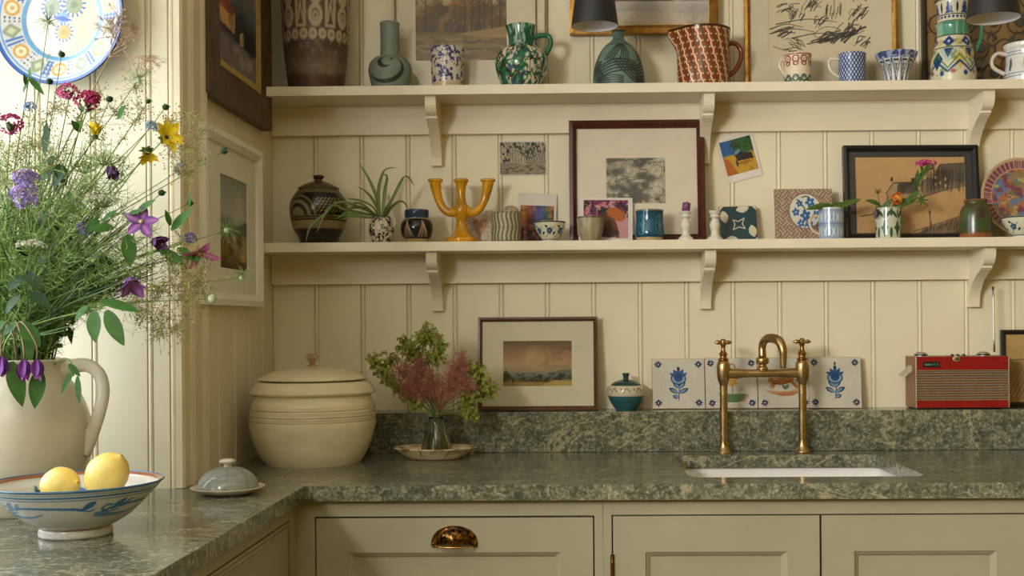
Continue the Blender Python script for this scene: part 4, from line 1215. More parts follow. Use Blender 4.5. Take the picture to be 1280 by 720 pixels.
# postcard behind
c = Cv(80, 80, 1.0, (110, 60, 44))
for x, col in ((.1, (176, 116, 44)), (.28, (150, 70, 40)), (.45, (96, 74, 130)), (.62, (70, 84, 150)), (.8, (60, 100, 90)), (.94, (170, 110, 60))): c.blend(sm(.13, .05, np.abs(c.X - x)) * sm(.3, .45, c.Y), col)
c.blend(sm(.4, .3, c.Y) * .8, (84, 40, 34)); c.blend(sm(.5, .65, c.n(7, 7, 5)) * .6, (56, 34, 40)); c.blend(sm(.6, .7, c.n(9, 9, 25)) * .5, (190, 130, 60))
card('postcard', 'postcard of warm coloured abstract room with wide white top border', 645.5, 693.5, 241, 301, Z2, -0.02, R(7), c, R(2.5), (.06, .06, .05, .24))
s_ = sc(-0.11)
pot('candle_stub', 'tiny dark red turned candle stand beside blue floral bowl', 'candle stand', 656.5, -0.115, Z2, [(4.4, 302), (4.4, 299), (2.4, 296), (3.4, 291), (2.2, 288), (3.6, 285), (3.8, 282.8)], None, (84, 32, 34), (60, 22, 24), 0.3, seg=24)
def floral(seed, cols=((34, 74, 110), (40, 52, 60)), base=(208, 204, 178)):
    def f(asp):
        c = Cv(220, 60, asp, base); r_ = random.Random(seed); n = 7; dx = asp / n
        for i in range(n):
            x = (i + .5) * dx
            for k in range(5):
                a = k * 1.26 + seed + i; c.leaf(x, .55, a, .19, .07, cols[0], .9)
            c.ell(x, .55, .025, .04, (180, 190, 190)); c.line([(x - .3, .2), (x - .1, .35), (x, .5), (x + .25, .75)], .02, cols[1], .9, True); c.leaf(x + .2, .35, .8, .22, .06, cols[1]); c.leaf(x - .24, .8, -.5, .2, .05, cols[1])
        c.line([(0, .97), (asp, .97)], .05, cols[1]); c.line([(0, .1), (asp, .1)], .03, cols[0]); return c
    return f
pot('floral_bowl', 'small white bowl painted with blue flowers standing before postcard', 'bowl', 687.5, -0.11, Z2, [(10, 302), (10.2, 299), (13, 295.5), (17.5, 287), (19.8, 277.5)], floral(2), None, (196, 192, 170), 0.2)
# pinned photograph
c = Cv(120, 90, 1.35, (176, 168, 146))
c.blend(sm(.5, .62, c.n(18, 14, 3, 4)) * sm(.25, .5, c.Y - .25 * (c.X - .3)), (52, 48, 40))
for k in range(14): c.line([(.05 + k * .1, 1.0), (.5 + k * .07, .35)], .012, (54, 50, 42), .8)
for k in range(6): c.line([(.2, .9 - k * .1), (1.35, .55 - k * .04)], .01, (60, 54, 44), .6)
c.poly([(.0, .35), (.7, .42), (1.35, .25), (1.35, 0), (0, 0)], (120, 106, 82), .5); c.blend(sm(.5, .66, c.n(10, 22, 13, 3)) * sm(.4, .2, c.Y) * .7, (70, 60, 46))
c.poly([(.32, .8), (.75, .5), (.78, .3), (.3, .38)], (196, 184, 154), .7)
for k in range(5): c.line([(.36 + k * .09, .76 - k * .06), (.37 + k * .09, .36)], .01, (90, 82, 66), .9)
card('photograph', 'black and white photograph of a glasshouse pinned flat to boards', 624.5, 683.5, 176.5, 219.5, W(654, 219.5, 0).z, -0.0016, 0, c, 0, (.02, .02, .03, .03), cat='photograph')
# big framed print
def c_print():
    c = Cv(150, 120, 1.3, (176, 166, 140))
    n = c.n(4.5, 5.5, 4, 5); c.blend(sm(.40, .66, n), (66, 60, 46)); c.blend(sm(.07, .02, np.abs(c.n(4, 5, 64, 3) - .5)) * .6, (44, 38, 30)); c.blend(sm(.5, .7, c.n(6, 6, 9, 4)) * .6, (206, 196, 168))
    for x, y, rx, ry, r in ((.35, .86, .3, .09, .15), (.55, .72, .22, .12, .5), (1.1, .7, .13, .13, 0), (.12, .55, .12, .09, 0), (.72, .5, .2, .04, .1), (.45, .4, .2, .05, -.7), (1.0, .25, .25, .12, .1)):
        c.ell(x, y, rx, ry, (196, 186, 158), r, .55, wob=1.1, seed=int(9 * x)); c.ell(x, y, rx, ry, (56, 50, 40), r, .45, ring=.010, wob=.9, seed=int(9 * x))
    for x, y in ((.3, .7), (.8, .62), (.6, .33), (.2, .35), (.85, .15), (.7, .85), (.98, .55)): c.blend(sm(1.2, .3, np.hypot((c.X - x) / .16, (c.Y - y) / .1)) * .7, (48, 42, 34))
    c.blend(sm(.5, .62, c.n(40, 12, 3, 2)) * .2, (90, 82, 64))
    return c
t, w, h = leaning('framed_print', 'large dark red wooden frame with small sepia figure print', 'picture', 711.5, 881, 150.5, Z2, -0.045, R(6))
framed(t, w, h, 9.3 * sc(-.03), 0.024, wood((58, 24, 18), (84, 38, 26), 0.3), plain((212, 198, 176), 0.85, 0.03), imgrect(t, w, h, 711.5, 881, 150.5, 302, 758, 832, 196.5, 253.5), c_print())
# postcard in front of it
c = Cv(110, 80, 1.3, (196, 142, 146))
c.blend(sm(.45, .6, c.n(7, 6, 3)) * sm(.45, .6, c.Y), (96, 40, 84)); c.blend(sm(.55, .65, c.n(9, 9, 13)) * sm(.5, .6, c.Y), (50, 30, 34)); c.blend(sm(.6, .68, c.n(12, 9, 33)) * sm(.5, .6, c.Y), (190, 80, 60))
c.ell(.62, .40, .22, .36, (84, 48, 26), .25, wob=.2); c.ell(.95, .62, .28, .16, (170, 92, 36), -.35, wob=.2, seed=3); c.ell(.92, .25, .08, .3, (110, 62, 30), .3); c.ell(.72, .14, .3, .12, (66, 36, 22), 0, wob=.3)
c.ell(.55, .72, .16, .05, (30, 24, 24), .4); c.line([(.4, .1), (.55, .6), (.75, .8)], .02, (50, 28, 20), .7, True)
card('postcard', 'white bordered postcard of an orange brown crouching shape, before big frame', 723, 790.5, 246.5, 301, Z2, -0.075, R(9), c, R(0.6), (.09, .08, .10, .05))
# faceted cup
def c_fc(asp):
    c = Cv(160, 60, asp, (160, 148, 118)); c.C = c.C * (.85 + .3 * c.n(7, 3, 4))[..., None]; c.blend(sm(.93, .96, c.Y), (96, 84, 62)); return c
pot('faceted_cup', 'grey stoneware cup with eight cut sides', 'cup', 738, -0.115, Z2, [(9, 303), (11, 299.5), (14, 293), (15.8, 284), (16.8, 271.5)], c_fc, None, (130, 118, 92), 0.4, shape=lambda th, z: 1 + .035 * np.cos(8 * th))
def c_teal(asp):
    c = Cv(160, 70, asp, (26, 78, 102)); c.C = c.C * (.7 + .6 * c.n(8, 6, 4))[..., None]
    c.blend(sm(.12, .11, c.Y), (190, 164, 112)); c.blend(sm(.965, .975, c.Y), (140, 130, 98)); m = asp / 2
    for o in (-.9, -.28, .35, .95):
        c.ell(m + o, .5, .16, .3, (60, 116, 130), ring=.03, a=.8); c.leaf(m + o, .25, PI / 2, .5, .06, (86, 130, 138), .7); c.leaf(m + o, .45, .9, .2, .03, (86, 130, 138), .7); c.leaf(m + o, .45, 2.2, .2, .03, (86, 130, 138), .7)
    for y in (.16, .90): c.line([(0, y), (asp, y)], .02, (20, 52, 76))
    return c
pot('teal_cup', 'deep teal blue cup with carved motif and bare clay base', 'cup', 812, -0.11, Z2, [(15.5, 301), (17, 297), (18.4, 293), (17.8, 284), (17, 274), (17.3, 263)], c_teal, None, (40, 80, 100), 0.15, wall=1.8)
# candlesticks
M_POR = plain((216, 208, 194), 0.16, 0.03, 20)
def cstick(cx, top, label):
    Y = -0.11; s = sc(Y)
    pr = [(9.8, 302), (9.8, 298.6), (8.2, 296.6), (5.4, 294), (4.8, 289), (6.4, 283), (6.2, 279.5), (3.8, 274.5), (4.2, 272.6), (6.2, 271), (5.2, 268.8), (6.6, 266.4), (7.4, top), (5, top - .4)]
    c = W(cx, 285, Y)
    t = thing('candlestick', label, 'candle holder', (c.x, Y, Z2), (0, 0, 0), 'white china candlesticks')
    lathe_obj('stem', [(r * s, (Z2 if i == 0 else W(cx, y, Y).z) - Z2) for i, (r, y) in enumerate(pr)], M_POR, t, None, None, 32, n=70)
    return t
cstick(857.2, 264.4, 'white china candlestick holding a purple candle stub')
cstick(893.6, 263.8, 'empty white china candlestick beside the green leaf tile')
b = W(857.2, 264, -0.11)
t = thing('candle', 'short purple candle stub with black wick leaning in candlestick', 'candle', (b.x, b.y, b.z), (0, R(7), 0))
V, Q = revolve([(.0005, 0), (.0098, 0), (.0098, .019), (.0085, .0205), (.0005, .019)], 20); add('wax', (V, Q), plain((120, 62, 112), .45, .1), t, True, True)
V, Q = tube([(0, 0, .019), (.001, 0, .022), (.0025, 0, .0245)], .0008, 6, 5); add('wick', (V, Q), plain((30, 24, 22), .9), t, True, True)
# pinned postcard, tilted
c = Cv(90, 100, .85, (196, 152, 48))
c.blend(sm(.5, .6, c.Y + .1 * (c.n(5, 5, 3) - .5)), (50, 96, 150)); c.ell(.62, .78, .34, .24, (54, 92, 46), 0, wob=.5); c.blend(sm(.55, .65, c.n(14, 14, 6)) * sm(1.2, .9, np.hypot((c.X - .62) / .36, (c.Y - .78) / .26)), (34, 60, 36))
c.poly([(0, .55), (.16, .42), (.3, .0), (0, .0)], (176, 98, 40)); c.poly([(.3, .62), (.78, .52), (.8, .34), (.36, .36)], (34, 30, 40), .9); c.blend(sm(.5, .7, c.n(12, 10, 9)) * sm(.4, .3, c.Y) * .5, (150, 100, 40))
c.ell(.4, .62, .1, .05, (110, 140, 160), .5); c.ell(.33, .3, .03, .1, (60, 64, 90)); 
for k in range(5): c.line([(.36 + k * .07, .26), (.38 + k * .07, .32), (.41 + k * .07, .25)], .012, (120, 60, 30), .8)
bx, by = W(923.5, 195.5, 0).x, W(923.5, 195.5, 0).z
s_ = sc(0); ww, hh_ = 46 * s_, 60 * s_
t = thing('postcard', 'bright blue, green and yellow postcard pinned askew to the boards', 'postcard', (bx, -0.0018, by), (0, R(-14.5), 0))
box('paper', -ww / 2, ww / 2, -.0008, 0, -hh_ / 2, hh_ / 2, plain((222, 212, 202), .6, .03), t, 0, True)
obj_grid('picture_side', -ww / 2 * .86, ww / 2 * .86, -hh_ / 2 * .70, hh_ / 2 * .74, -.0013, c, painted(.5, .3), t, .0004)
# tiles
def tile_thing(name, label, x0, x1, yt, zb, Yb, lean, cv, edge, th=0.008, roll=0.0, bump=0.0, rough=0.25, group=None):
    t, w, h = leaning(name, label, 'tile', x0, x1, yt, zb, Yb, lean, group, 0, roll)
    box('clay_body', -w / 2, w / 2, -th, 0, 0, h, plain(edge, .8, .15, 60), t, .001, True)
    obj_grid('glazed_face', -w / 2 + .0012, w / 2 - .0012, .0012, h - .0012, -th - .0006, cv, painted(rough, .5, bump, 200), t, .0006)
    return t
c = Cv(110, 110, 1, (20, 56, 64)); wh = (206, 200, 176)
c.C = c.C * (.85 + .3 * c.n(6, 6, 3))[..., None]
d = np.hypot(c.X - .5, c.Y - .5)
for a, (x, y) in enumerate(((.62, .93), (.88, .30), (.30, .05), (.13, .70))): c.leaf(x - .17 * math.cos(a * -PI / 2 + .2), y - .17 * math.sin(a * -PI / 2 + .2), a * -PI / 2 + .2 , .36, .11, wh)
for x, y in ((0, 1), (1, 1), (0, 0), (1, 0)): c.blend(sm(.16, .15, np.hypot(c.X - x, c.Y - y) + .0) * sm(.62, .63, d), wh)
P4 = [(.36, .62), (.5, .57), (.66, .66), (.61, .5), (.68, .36), (.52, .41), (.36, .34), (.41, .5), (.36, .62)]
c.line(P4, .022, wh, 1, False)
tile_thing('patterned_tile', 'dark teal tile with white teardrops round a small star', 899.5, 947, 258, Z2, -0.034, R(10), c, (170, 130, 96), roll=R(-1))
c = Cv(170, 150, 1.18, (150, 124, 100)); wv_ = np.sign(np.sin((c.X + c.Y) * 16) * np.sin((c.X - c.Y) * 16))
st = np.where(wv_ > 0, np.sin((c.X + c.Y) * 75), np.sin((c.X - c.Y) * 75)); c.blend(sm(-.2, .5, st) * .85, (190, 166, 142)); c.blend(sm(.3, .9, -st) * .7, (104, 78, 60)); c.blend(sm(.55, .7, c.n(20, 20, 4)) * .4, (120, 88, 70))
c.ell(.62, .57, .355, .36, (140, 104, 84)); c.ell(.62, .57, .33, .335, (208, 206, 190)); bl = (40, 92, 150)
for x, y, r in ((.72, .74, .1), (.42, .55, .08), (.62, .48, .11), (.84, .5, .08), (.52, .33, .08), (.7, .3, .08), (.5, .72, .07)):
    for k in range(5): c.ell(x + r * .55 * math.cos(k * 1.26 + x), y + r * .55 * math.sin(k * 1.26 + x), r * .5, r * .34, bl, k * 1.26 + x)
    c.ell(x, y, r * .25, r * .25, (180, 196, 204))
c.line([(.45, .8), (.6, .62), (.64, .4), (.6, .25)], .02, (40, 66, 90), 1, True); c.line([(.55, .84), (.66, .86), (.72, .82)], .018, (40, 60, 80), 1, True)
tile_thing('woven_pattern_tile', 'thick square plaque with basketweave ground and blue flower roundel', 969, 1041, 236.5, Z2, -0.05, R(9), c, (156, 130, 104), 0.012, bump=.6, rough=.6)
# blue mug with a sprig
def c_bm(asp):
    c = Cv(180, 70, asp, (138, 158, 182)); n = 9; dx = asp / n
    for i in range(n):
        for j, y in enumerate((.25, .72)):
            x = (i + .5 * (j % 2)) * dx
            for a in (-.09, 0, .09): c.leaf(x + a * .8, y - .2, PI / 2 - a * 4, .38, .035, (200, 206, 208), .85)
    c.line([(0, .5), (asp, .5)], .03, (110, 134, 166)); c.blend(sm(.95, .96, c.Y), (206, 206, 200)); return c
BM = pot('mug', 'pale blue mug with white leaf print holding a green sprig', 'mug', 1039, -0.105, Z2, [(15, 299), (15.4, 295), (15.4, 280), (15.6, 260.5)], c_bm, None, (190, 188, 176), .15,
    handle=[(1025, 271), (1016, 270), (1012, 278), (1016, 288), (1025, 293)], hr=1.8, hcol=(204, 182, 150), spl=False)
def leaf_mesh(L, wd, droop=0.15, fold=0.15, nseg=8):
    """a pointed leaf lying along +x, face up +z"""
    t = np.linspace(0, 1, nseg); w = wd * np.sin(PI * np.clip(t * .96 + .04, 0, 1)) ** .75 * (1 - .35 * t)
    z = -droop * L * t ** 2
    C = np.stack([t * L, 0 * t, z], 1); A = np.stack([t * L, w, z + fold * w], 1); B = np.stack([t * L, -w, z + fold * w], 1)
    V = np.stack([A, C, B], 1).reshape(-1, 3)
    Q = np.array([[i * 3 + j, i * 3 + 3 + j, i * 3 + 4 + j, i * 3 + 1 + j] for i in range(nseg - 1) for j in range(2)])
    return V, [Q]
def leafmat(c1, c2, rough=.45, scale=25):
    key = ('leaf', c1, c2)
    if key in _MC: return _MC[key]
    t = NT('leaf_green'); v = t.coords(); n = t.noise(v, scale, 4)
    t.l(t.ramp(n, [(.3, c1), (.7, c2)]), t.b.inputs['Base Color']); t.set(Roughness=max(rough, .5)); t.b.inputs['Specular IOR Level'].default_value = 0.22
    _MC[key] = t.m
    return t.m
def orient(p, d, up=(0, 0, 1), roll=0.0):
    """matrix with local x along d, local z near up"""
    d = Vector(d).normalized(); up = Vector(up)
    y = up.cross(d)
    if y.length < 1e-4: y = Vector((0, 1, 0)).cross(d)
    y.normalize(); z = d.cross(y)
    M = Matrix((d, y, z)).transposed().to_4x4()
    return Matrix.Translation(p) @ M @ Matrix.Rotation(roll, 4, 'X')
def put(name, me, M, parent):
    o = bpy.data.objects.new(name, me); COL.objects.link(o); o.parent = parent
    o.matrix_basis = Matrix.Translation(-origin(parent)) @ M
    return o
def meshm(name, VQ, m, smooth=True, col=None):
    me = np_mesh(name, VQ[0], VQ[1], smooth, col); me.materials.append(m); return me
LG1 = leafmat((50, 74, 30), (88, 112, 48)); LG2 = leafmat((34, 56, 26), (62, 88, 40))
me_leaf = meshm('leaf', leaf_mesh(.06, .0105), LG1)
base = W(1040, 262, -0.105)
SG = thing('leaf_sprig', 'long narrow green leaves lying across the pale blue mug', 'sprig', base)
V, Q = tube([W(1040, 290, -.105), W(1046, 268, -.108), W(1058, 258, -.112)], .0014, 6, 12); add('stem', (V, Q), LG1, SG)
for (x0, y0, x1, y1, dy) in ((1044, 258, 1012, 256, 0), (1030, 259, 1008, 259.5, -.01), (1046, 260, 1076, 246, -.015), (1040, 256, 1062, 253, .01), (1052, 258, 1074, 249, 0)):
    a, b = W(x0, y0, -.11 + dy), W(x1, y1, -.125 + dy); M = orient(a, b - a, (0, -.8, .6)) @ Matrix.Scale((b - a).length / .06, 4)
    put('leaf', me_leaf, M, SG)
# green cup with flowers
def c_gc(asp):
    c = Cv(180, 80, asp, (196, 196, 176)); n = 6; dx = asp / n; g = (58, 88, 62)
    for i in range(n):
        x = (i + .5) * dx
        c.poly([(x, .62), (x + .07, .40), (x + .14, .35), (x + .07, .28), (x, .02), (x - .07, .28), (x - .14, .35), (x - .07, .40)], g)
        c.leaf(x, .64, .9, .36, .05, g); c.leaf(x, .64, PI - .9, .36, .05, g); c.ell(x + dx * .5, .2, .05, .17, g); c.ell(x + dx * .5, .84, .05, .12, g); c.leaf(x, .95, -PI / 2, .26, .03, g)
    c.blend(sm(.96, .97, c.Y), (160, 162, 140)); return c
pot('floral_cup', 'white and green star patterned cup holding cut flowers', 'cup', 1110.3, -0.105, Z2, [(15, 299), (15.6, 295), (15.6, 280), (16, 260)], c_gc, None, (120, 126, 104), .18, spl=False)
GF = 'cut flowers in the green and white cup'
def stemmed(name, label, cat, pts, Ys, r, m, group=None):
    P = [W(x, y, Y) for (x, y), Y in zip(pts, Ys)]
    t = thing(name, label, cat, P[0], (0, 0, 0), group)
    V, Q = tube([tuple(p) for p in P], r, 6, 16); add('stem', (V, Q), m, t)
    return t, P
me_fl = {}
def florets(center, R_, n, size, col, seed, squash=(1, 1, 1)):
    """a cluster of little five-petal flowers"""
    r_ = random.Random(seed); parts = []
    for k in range(n):
        d = Vector((r_.gauss(0, 1), r_.gauss(0, 1) - .5, r_.gauss(0, 1) + .4)).normalized()
        p = center + Vector((d.x * squash[0], d.y * squash[1], d.z * squash[2])) * R_ * r_.uniform(.7, 1)
        M = orient(p, d)
        for q in range(5):
            a = q * 2 * PI / 5 + r_.random()
            u = np.array([[0, 0, 0], [.35, math.cos(a - .45) * .8, math.sin(a - .45) * .8], [.25, math.cos(a) * 1.15, math.sin(a) * 1.15], [.35, math.cos(a + .45) * .8, math.sin(a + .45) * .8]]) * size
            V = np.array([tuple(M @ Vector(w_)) for w_ in u]); parts.append((V, [np.array([[0, 1, 2, 3]])]))
    return join(parts)
t, P = stemmed('lantana_flower', 'orange and yellow cluster flower low in green white cup', 'flower', [(1110, 285), (1114, 262), (1121, 250)], (-.105, -.115, -.125), .0012, LG2, GF)
add('florets', florets(P[-1] + Vector((0, -.004, .003)), .014, 26, .0052, None, 3), plain((216, 96, 30), .5, .35, 160), t, False)
add('floret_centres', florets(P[-1] + Vector((0, -.009, .004)), .011, 9, .004, None, 9), plain((232, 186, 50), .5, .1), t, False)
for (x, y, dx, dy) in ((1100, 256, -16, -8), (1106, 258, -14, 6), (1112, 262, 14, 16), (1118, 258, 16, -12), (1104, 262, 10, -14)):
    a = W(x, y, -.112); b = W(x + dx, y + dy, -.125); put('leaf', me_leaf, orient(a, b - a, (0, -.8, .6)) @ Matrix.Diagonal((((b - a).length / .06), .9, .9, 1)), t)
a = W(1120, 262, -.115); b = W(1132, 284, -.13); put('leaf', me_leaf, orient(a, b - a, (.2, -.9, .3)) @ Matrix.Scale(.75, 4), t)
t, P = stemmed('garden_phlox', 'tall stem with magenta phlox head rising from green white cup', 'flower', [(1112, 285), (1124, 262), (1143, 238), (1152, 215)], (-.105, -.115, -.125, -.13), .0013, LG2, GF)
add('florets', florets(P[-1] + Vector((.010, -.002, .019)), .017, 16, .0072, None, 5, (1.5, .8, .45)), plain((196, 40, 128), .5, .25, 120), t, False)
parts = []
for k in range(26):
    a = rnd.uniform(0, 6.28); q = rnd.uniform(.2, 1); top = P[-1] + Vector((.008 + .022 * q * math.cos(a), .012 * q * math.sin(a), .008 + .010 * rnd.random())); parts.append(tube([tuple(P[-1] + Vector((.002, 0, -.008))), tuple((P[-1] + top) / 2), tuple(top)], [.0008, .002, .0014], 5, 6))
add('calyces', join(parts), leafmat((70, 104, 36), (112, 140, 60)), t)
for (x0, y0, x1, y1) in ((1148, 226, 1158, 210), (1146, 235, 1148, 212), (1132, 254, 1150, 236), (1126, 258, 1146, 248)):
    a, b = W(x0, y0, -.125), W(x1, y1, -.135); put('leaf', me_leaf, orient(a, b - a, (0, -.8, .6)) @ Matrix.Diagonal((((b - a).length / .06), .8, .8, 1)), t)
t, P = stemmed('pink_flower', 'drooping green bud with pale pink flower beside magenta phlox', 'flower', [(1114, 285), (1126, 262), (1142, 246), (1152, 250), (1160, 257)], (-.105, -.118, -.13, -.135, -.135), .0009, LG1, GF)
for k in range(7):
    a = k * .9; o = W(1152, 250, -.133); put('sepal', me_leaf, orient(o, Vector((math.cos(a), -.2, math.sin(a))), (0, -1, 0)) @ Matrix.Scale(.28, 4), t)
add('florets', florets(P[-1], .006, 6, .0045, None, 8), plain((214, 140, 150), .5, .2), t, False)
t, P = stemmed('seed_bud', 'wilting mauve bud hanging over rim of green white cup', 'flower', [(1106, 285), (1100, 262), (1096, 254), (1095, 262)], (-.105, -.115, -.125, -.13), .0009, LG1, GF)
V, Q = revolve([(.0005, -.022), (.004, -.018), (.0045, -.008), (.002, .002), (.0005, .004)], 10); add('bud', (V + np.array(P[-1]), Q), plain((96, 56, 86), .6, .3, 90), t)
t, P = stemmed('teasel_flower', 'fuzzy brown seed head standing at back of green white cup', 'flower', [(1106, 285), (1101, 262), (1097, 242)], (-.105, -.105, -.105), .0009, LG1, GF)
parts = [tube([tuple(P[-1]), tuple(P[-1] + Vector((.008 * math.cos(k * .5), -.003, .008 + .005 * math.sin(k))))], .0006, 4, 3) for k in range(13)]; add('bristles', join(parts), plain((120, 92, 60), .8), t)
# black framed sketch of houses
def c_house():
    c = Cv(200, 140, 1.45, (196, 154, 102)); dk = (58, 52, 46); r_ = random.Random(3)
    c.C = c.C * (.94 + .1 * c.n(4, 4, 3))[..., None]
    g = c.n(60, 20, 6, 2)
    c.poly([(.40, .50), (.50, .66), (.62, .66), (.80, .67), (.86, .52), (.80, .44), (.62, .40), (.55, .38), (.42, .36)], (128, 108, 80), .7)
    c.poly([(.40, .52), (.50, .66), (.56, .64), (.55, .40), (.42, .36)], (168, 138, 100), .9)
    c.poly([(.56, .64), (.80, .67), (.84, .55), (.60, .52)], (88, 78, 62), .7); c.poly([(.46, .68), (.50, .68), (.50, .74), (.46, .73)], dk); c.poly([(.74, .66), (.78, .66), (.78, .73), (.74, .72)], dk)
    c.poly([(.84, .62), (.95, .72), (1.06, .70), (1.12, .90), (1.45, .92), (1.45, .65), (.88, .48)], (112, 98, 80), .75)
    c.poly([(1.02, .70), (1.10, .88), (1.20, .68), (1.2, .6), (1.02, .56)], (108, 90, 76), .9); c.poly([(1.12, .90), (1.45, .92), (1.45, .70), (1.22, .68)], (84, 76, 66), .7)
    for k in range(22): c.line([(.56 + k * .012, .52), (.58 + k * .012, .66)], .005, (52, 46, 38), .7)
    c.line([(.40, .52), (.50, .66), (.80, .67)], .010, dk, .9); c.line([(.42, .36), (.42, .5)], .008, dk, .9); c.line([(.55, .38), (.56, .62)], .007, dk, .9); c.line([(.84, .62), (.95, .72), (1.06, .70), (1.12, .90), (1.45, .92)], .009, dk, .9); c.line([(1.12, .9), (1.2, .68), (1.45, .70)], .008, dk, .9)
    for k in range(70): x = r_.uniform(.86, 1.44); c.line([(x, r_.uniform(.52, .66)), (x + .01, r_.uniform(.68, .9))], .006, (44, 40, 36), .55)
    for x, y in ((1.06, .64), (1.06, .73), (1.12, .66), (1.19, .62), (1.19, .71)): c.ell(x, y, .012, .022, (206, 176, 128))
    c.line([(.05, .22), (.3, .27), (.62, .40), (.9, .48), (1.2, .57), (1.45, .63)], .009, dk, .9, True)
    c.line([(.75, .02), (1.0, .10), (1.25, .18), (1.45, .24)], .008, dk, .9); c.poly([(.78, .0), (1.0, .09), (1.45, .23), (1.45, .0)], (96, 80, 58), .6)
    for k in range(60): x = r_.uniform(.85, 1.44); y = r_.uniform(.0, max(.02, (x - .85) * .33)); c.line([(x, y), (x + .02, y + .05)], .005, (60, 50, 40), .7)
    c.line([(.97, .04), (.975, .15), (.968, .25)], .01, dk, .8); c.line([(.99, .05), (.985, .14)], .008, dk, .7); c.ell(.97, .27, .012, .03, dk)
    return c
t, w, h = leaning('framed_sketch', 'black framed sketch of houses on a tan hillside', 'picture', 1054.5, 1223, 182, Z2, -0.045, R(6), None, 0, R(0.3))
framed(t, w, h, 7 * sc(-.03), 0.02, plain((22, 20, 19), .35, .1), plain((38, 36, 36), .7, .1), imgrect(t, w, h, 1054.5, 1223, 182, 299, 1070, 1207.5, 195.5, 290), c_house())
# green brown jar
def c_gb(asp):
    c = Cv(180, 80, asp, (76, 74, 42)); c.C = c.C * (.7 + .6 * c.n(5, 3, 3))[..., None]; n = 7; dx = asp / n
    c.blend(sm(.2, .3, c.Y) * sm(.5, .35, c.Y) * .7, (50, 78, 46)); c.blend(sm(.14, .1, c.Y), (142, 84, 44))
    for i in range(n): c.blend(sm(1.2, .5, np.hypot((c.X - (i + .5) * dx) / .13, (c.Y - .62) / .16)) * .7, (60, 40, 40) if i % 2 else (70, 96, 56))
    c.blend(sm(.93, .96, c.Y), (116, 78, 46)); return c
pot('studio_jar', 'squat green and brown mottled studio pottery jar', 'jar', 1219.5, -0.105, Z2, [(18.5, 298), (19.6, 293), (19.6, 282), (19, 268), (16.5, 259.5), (13.6, 255.5), (13.4, 253), (14.6, 250)], c_gb, None, (80, 54, 34), .25)
# ornate plate leaning at the wall
def c_plate(asp):
    c = Cv(260, 60, asp, (150, 110, 80)); return c
def disc_plate(name, label, cx, cy, r_px, Y, paintf, prof, rot, m, foot=True, nang=180, nrad=60):
    """plate with its face towards -y; prof(r)-> depth; painted in polar coordinates"""
    s = sc(Y); Rr = r_px * s
    c = W(cx, cy, Y)
    rr = np.linspace(.003, 1, nrad); th = np.arange(nang) / nang * 2 * PI
    A, B = np.meshgrid(th, rr)
    Xu, Zu = B * np.cos(A), B * np.sin(A)
    col = paintf(Xu, Zu, B, A)
    Yv = np.array([prof(q) for q in rr])[:, None] * Rr + 0 * A
    V1 = np.stack([Xu * Rr, Yv, Zu * Rr], -1).reshape(-1, 3); V2 = np.stack([Xu * Rr * .995, Yv + .045 * Rr, Zu * Rr * .995], -1).reshape(-1, 3)
    i, j = np.meshgrid(np.arange(nrad - 1), np.arange(nang), indexing='ij'); j2 = (j + 1) % nang
    Q = np.stack([i * nang + j, i * nang + j2, (i + 1) * nang + j2, (i + 1) * nang + j], -1).reshape(-1, 4)
    n = len(V1); k = np.arange(nang); e = (nrad - 1) * nang
    E = np.stack([e + k, e + (k + 1) % nang, n + e + (k + 1) % nang, n + e + k], 1)
    cc = lin(np.clip(col, 0, 255)).reshape(-1, 3); edge = np.tile(cc[-nang:].mean(0) * .6, (n, 1))
    t = thing(name, label, 'plate', c, rot)
    link_mesh('plate_dish', np_mesh('plate_dish', np.vstack([V1, V2]), [Q, Q[:, ::-1] + n, E], True, np.vstack([cc, edge])), m, t)
    return t, Rr
def p_ornate(X, Z, r, a):
    C = np.ones(X.shape + (3,)) * np.array([150, 116, 84])
    def bl(m, c):
        nonlocal C; m = np.clip(m, 0, 1)[..., None]; C = C * (1 - m) + np.array(c, float) * m
    n1 = fbm(X * 4 + 9, Z * 4 + 9, 3); n2 = fbm(X * 5 + 3, Z * 5 + 7, 13); n3 = fbm(X * 7, Z * 7, 23)
    bl(sm(.5, .58, n1), (180, 104, 60)); bl(sm(.52, .6, n2), (96, 116, 150)); bl(sm(.56, .64, n3), (176, 156, 92)); bl(sm(.55, .62, fbm(X * 6 + 30, Z * 6, 43)) * .9, (122, 60, 78)); bl(sm(.6, .66, fbm(X * 9 + 3, Z * 9, 53)) * .8, (96, 112, 66))
    bl(sm(.70, .72, r), (186, 150, 120)); st = np.sin(a * 46)
    bl(sm(.73, .75, r) * sm(.93, .92, r) * sm(-.1, .3, st), (136, 52, 76)); bl(sm(.73, .75, r) * sm(.93, .92, r) * sm(.5, .9, -st), (92, 88, 116)); bl(sm(.95, .96, r), (196, 170, 130))
    return C
M_PL = painted(.2)
disc_plate('ornate_plate', 'round plate crowded with many coloured flowers and striped rim', 1275.5, 246, 49.5, -0.045, p_ornate, lambda q: .0 if q < .6 else -.14 * (q - .6) ** 1.3 * 1.4, (R(-9), 0, 0), M_PL)
pot('floral_bowl', 'small white bowl with blue flowers in front of ornate plate', 'bowl', 1279.5, -0.12, Z2, [(13, 298), (13.5, 294.5), (17, 291), (23, 283), (27, 271.5)], floral(6), None, (196, 192, 170), .2)
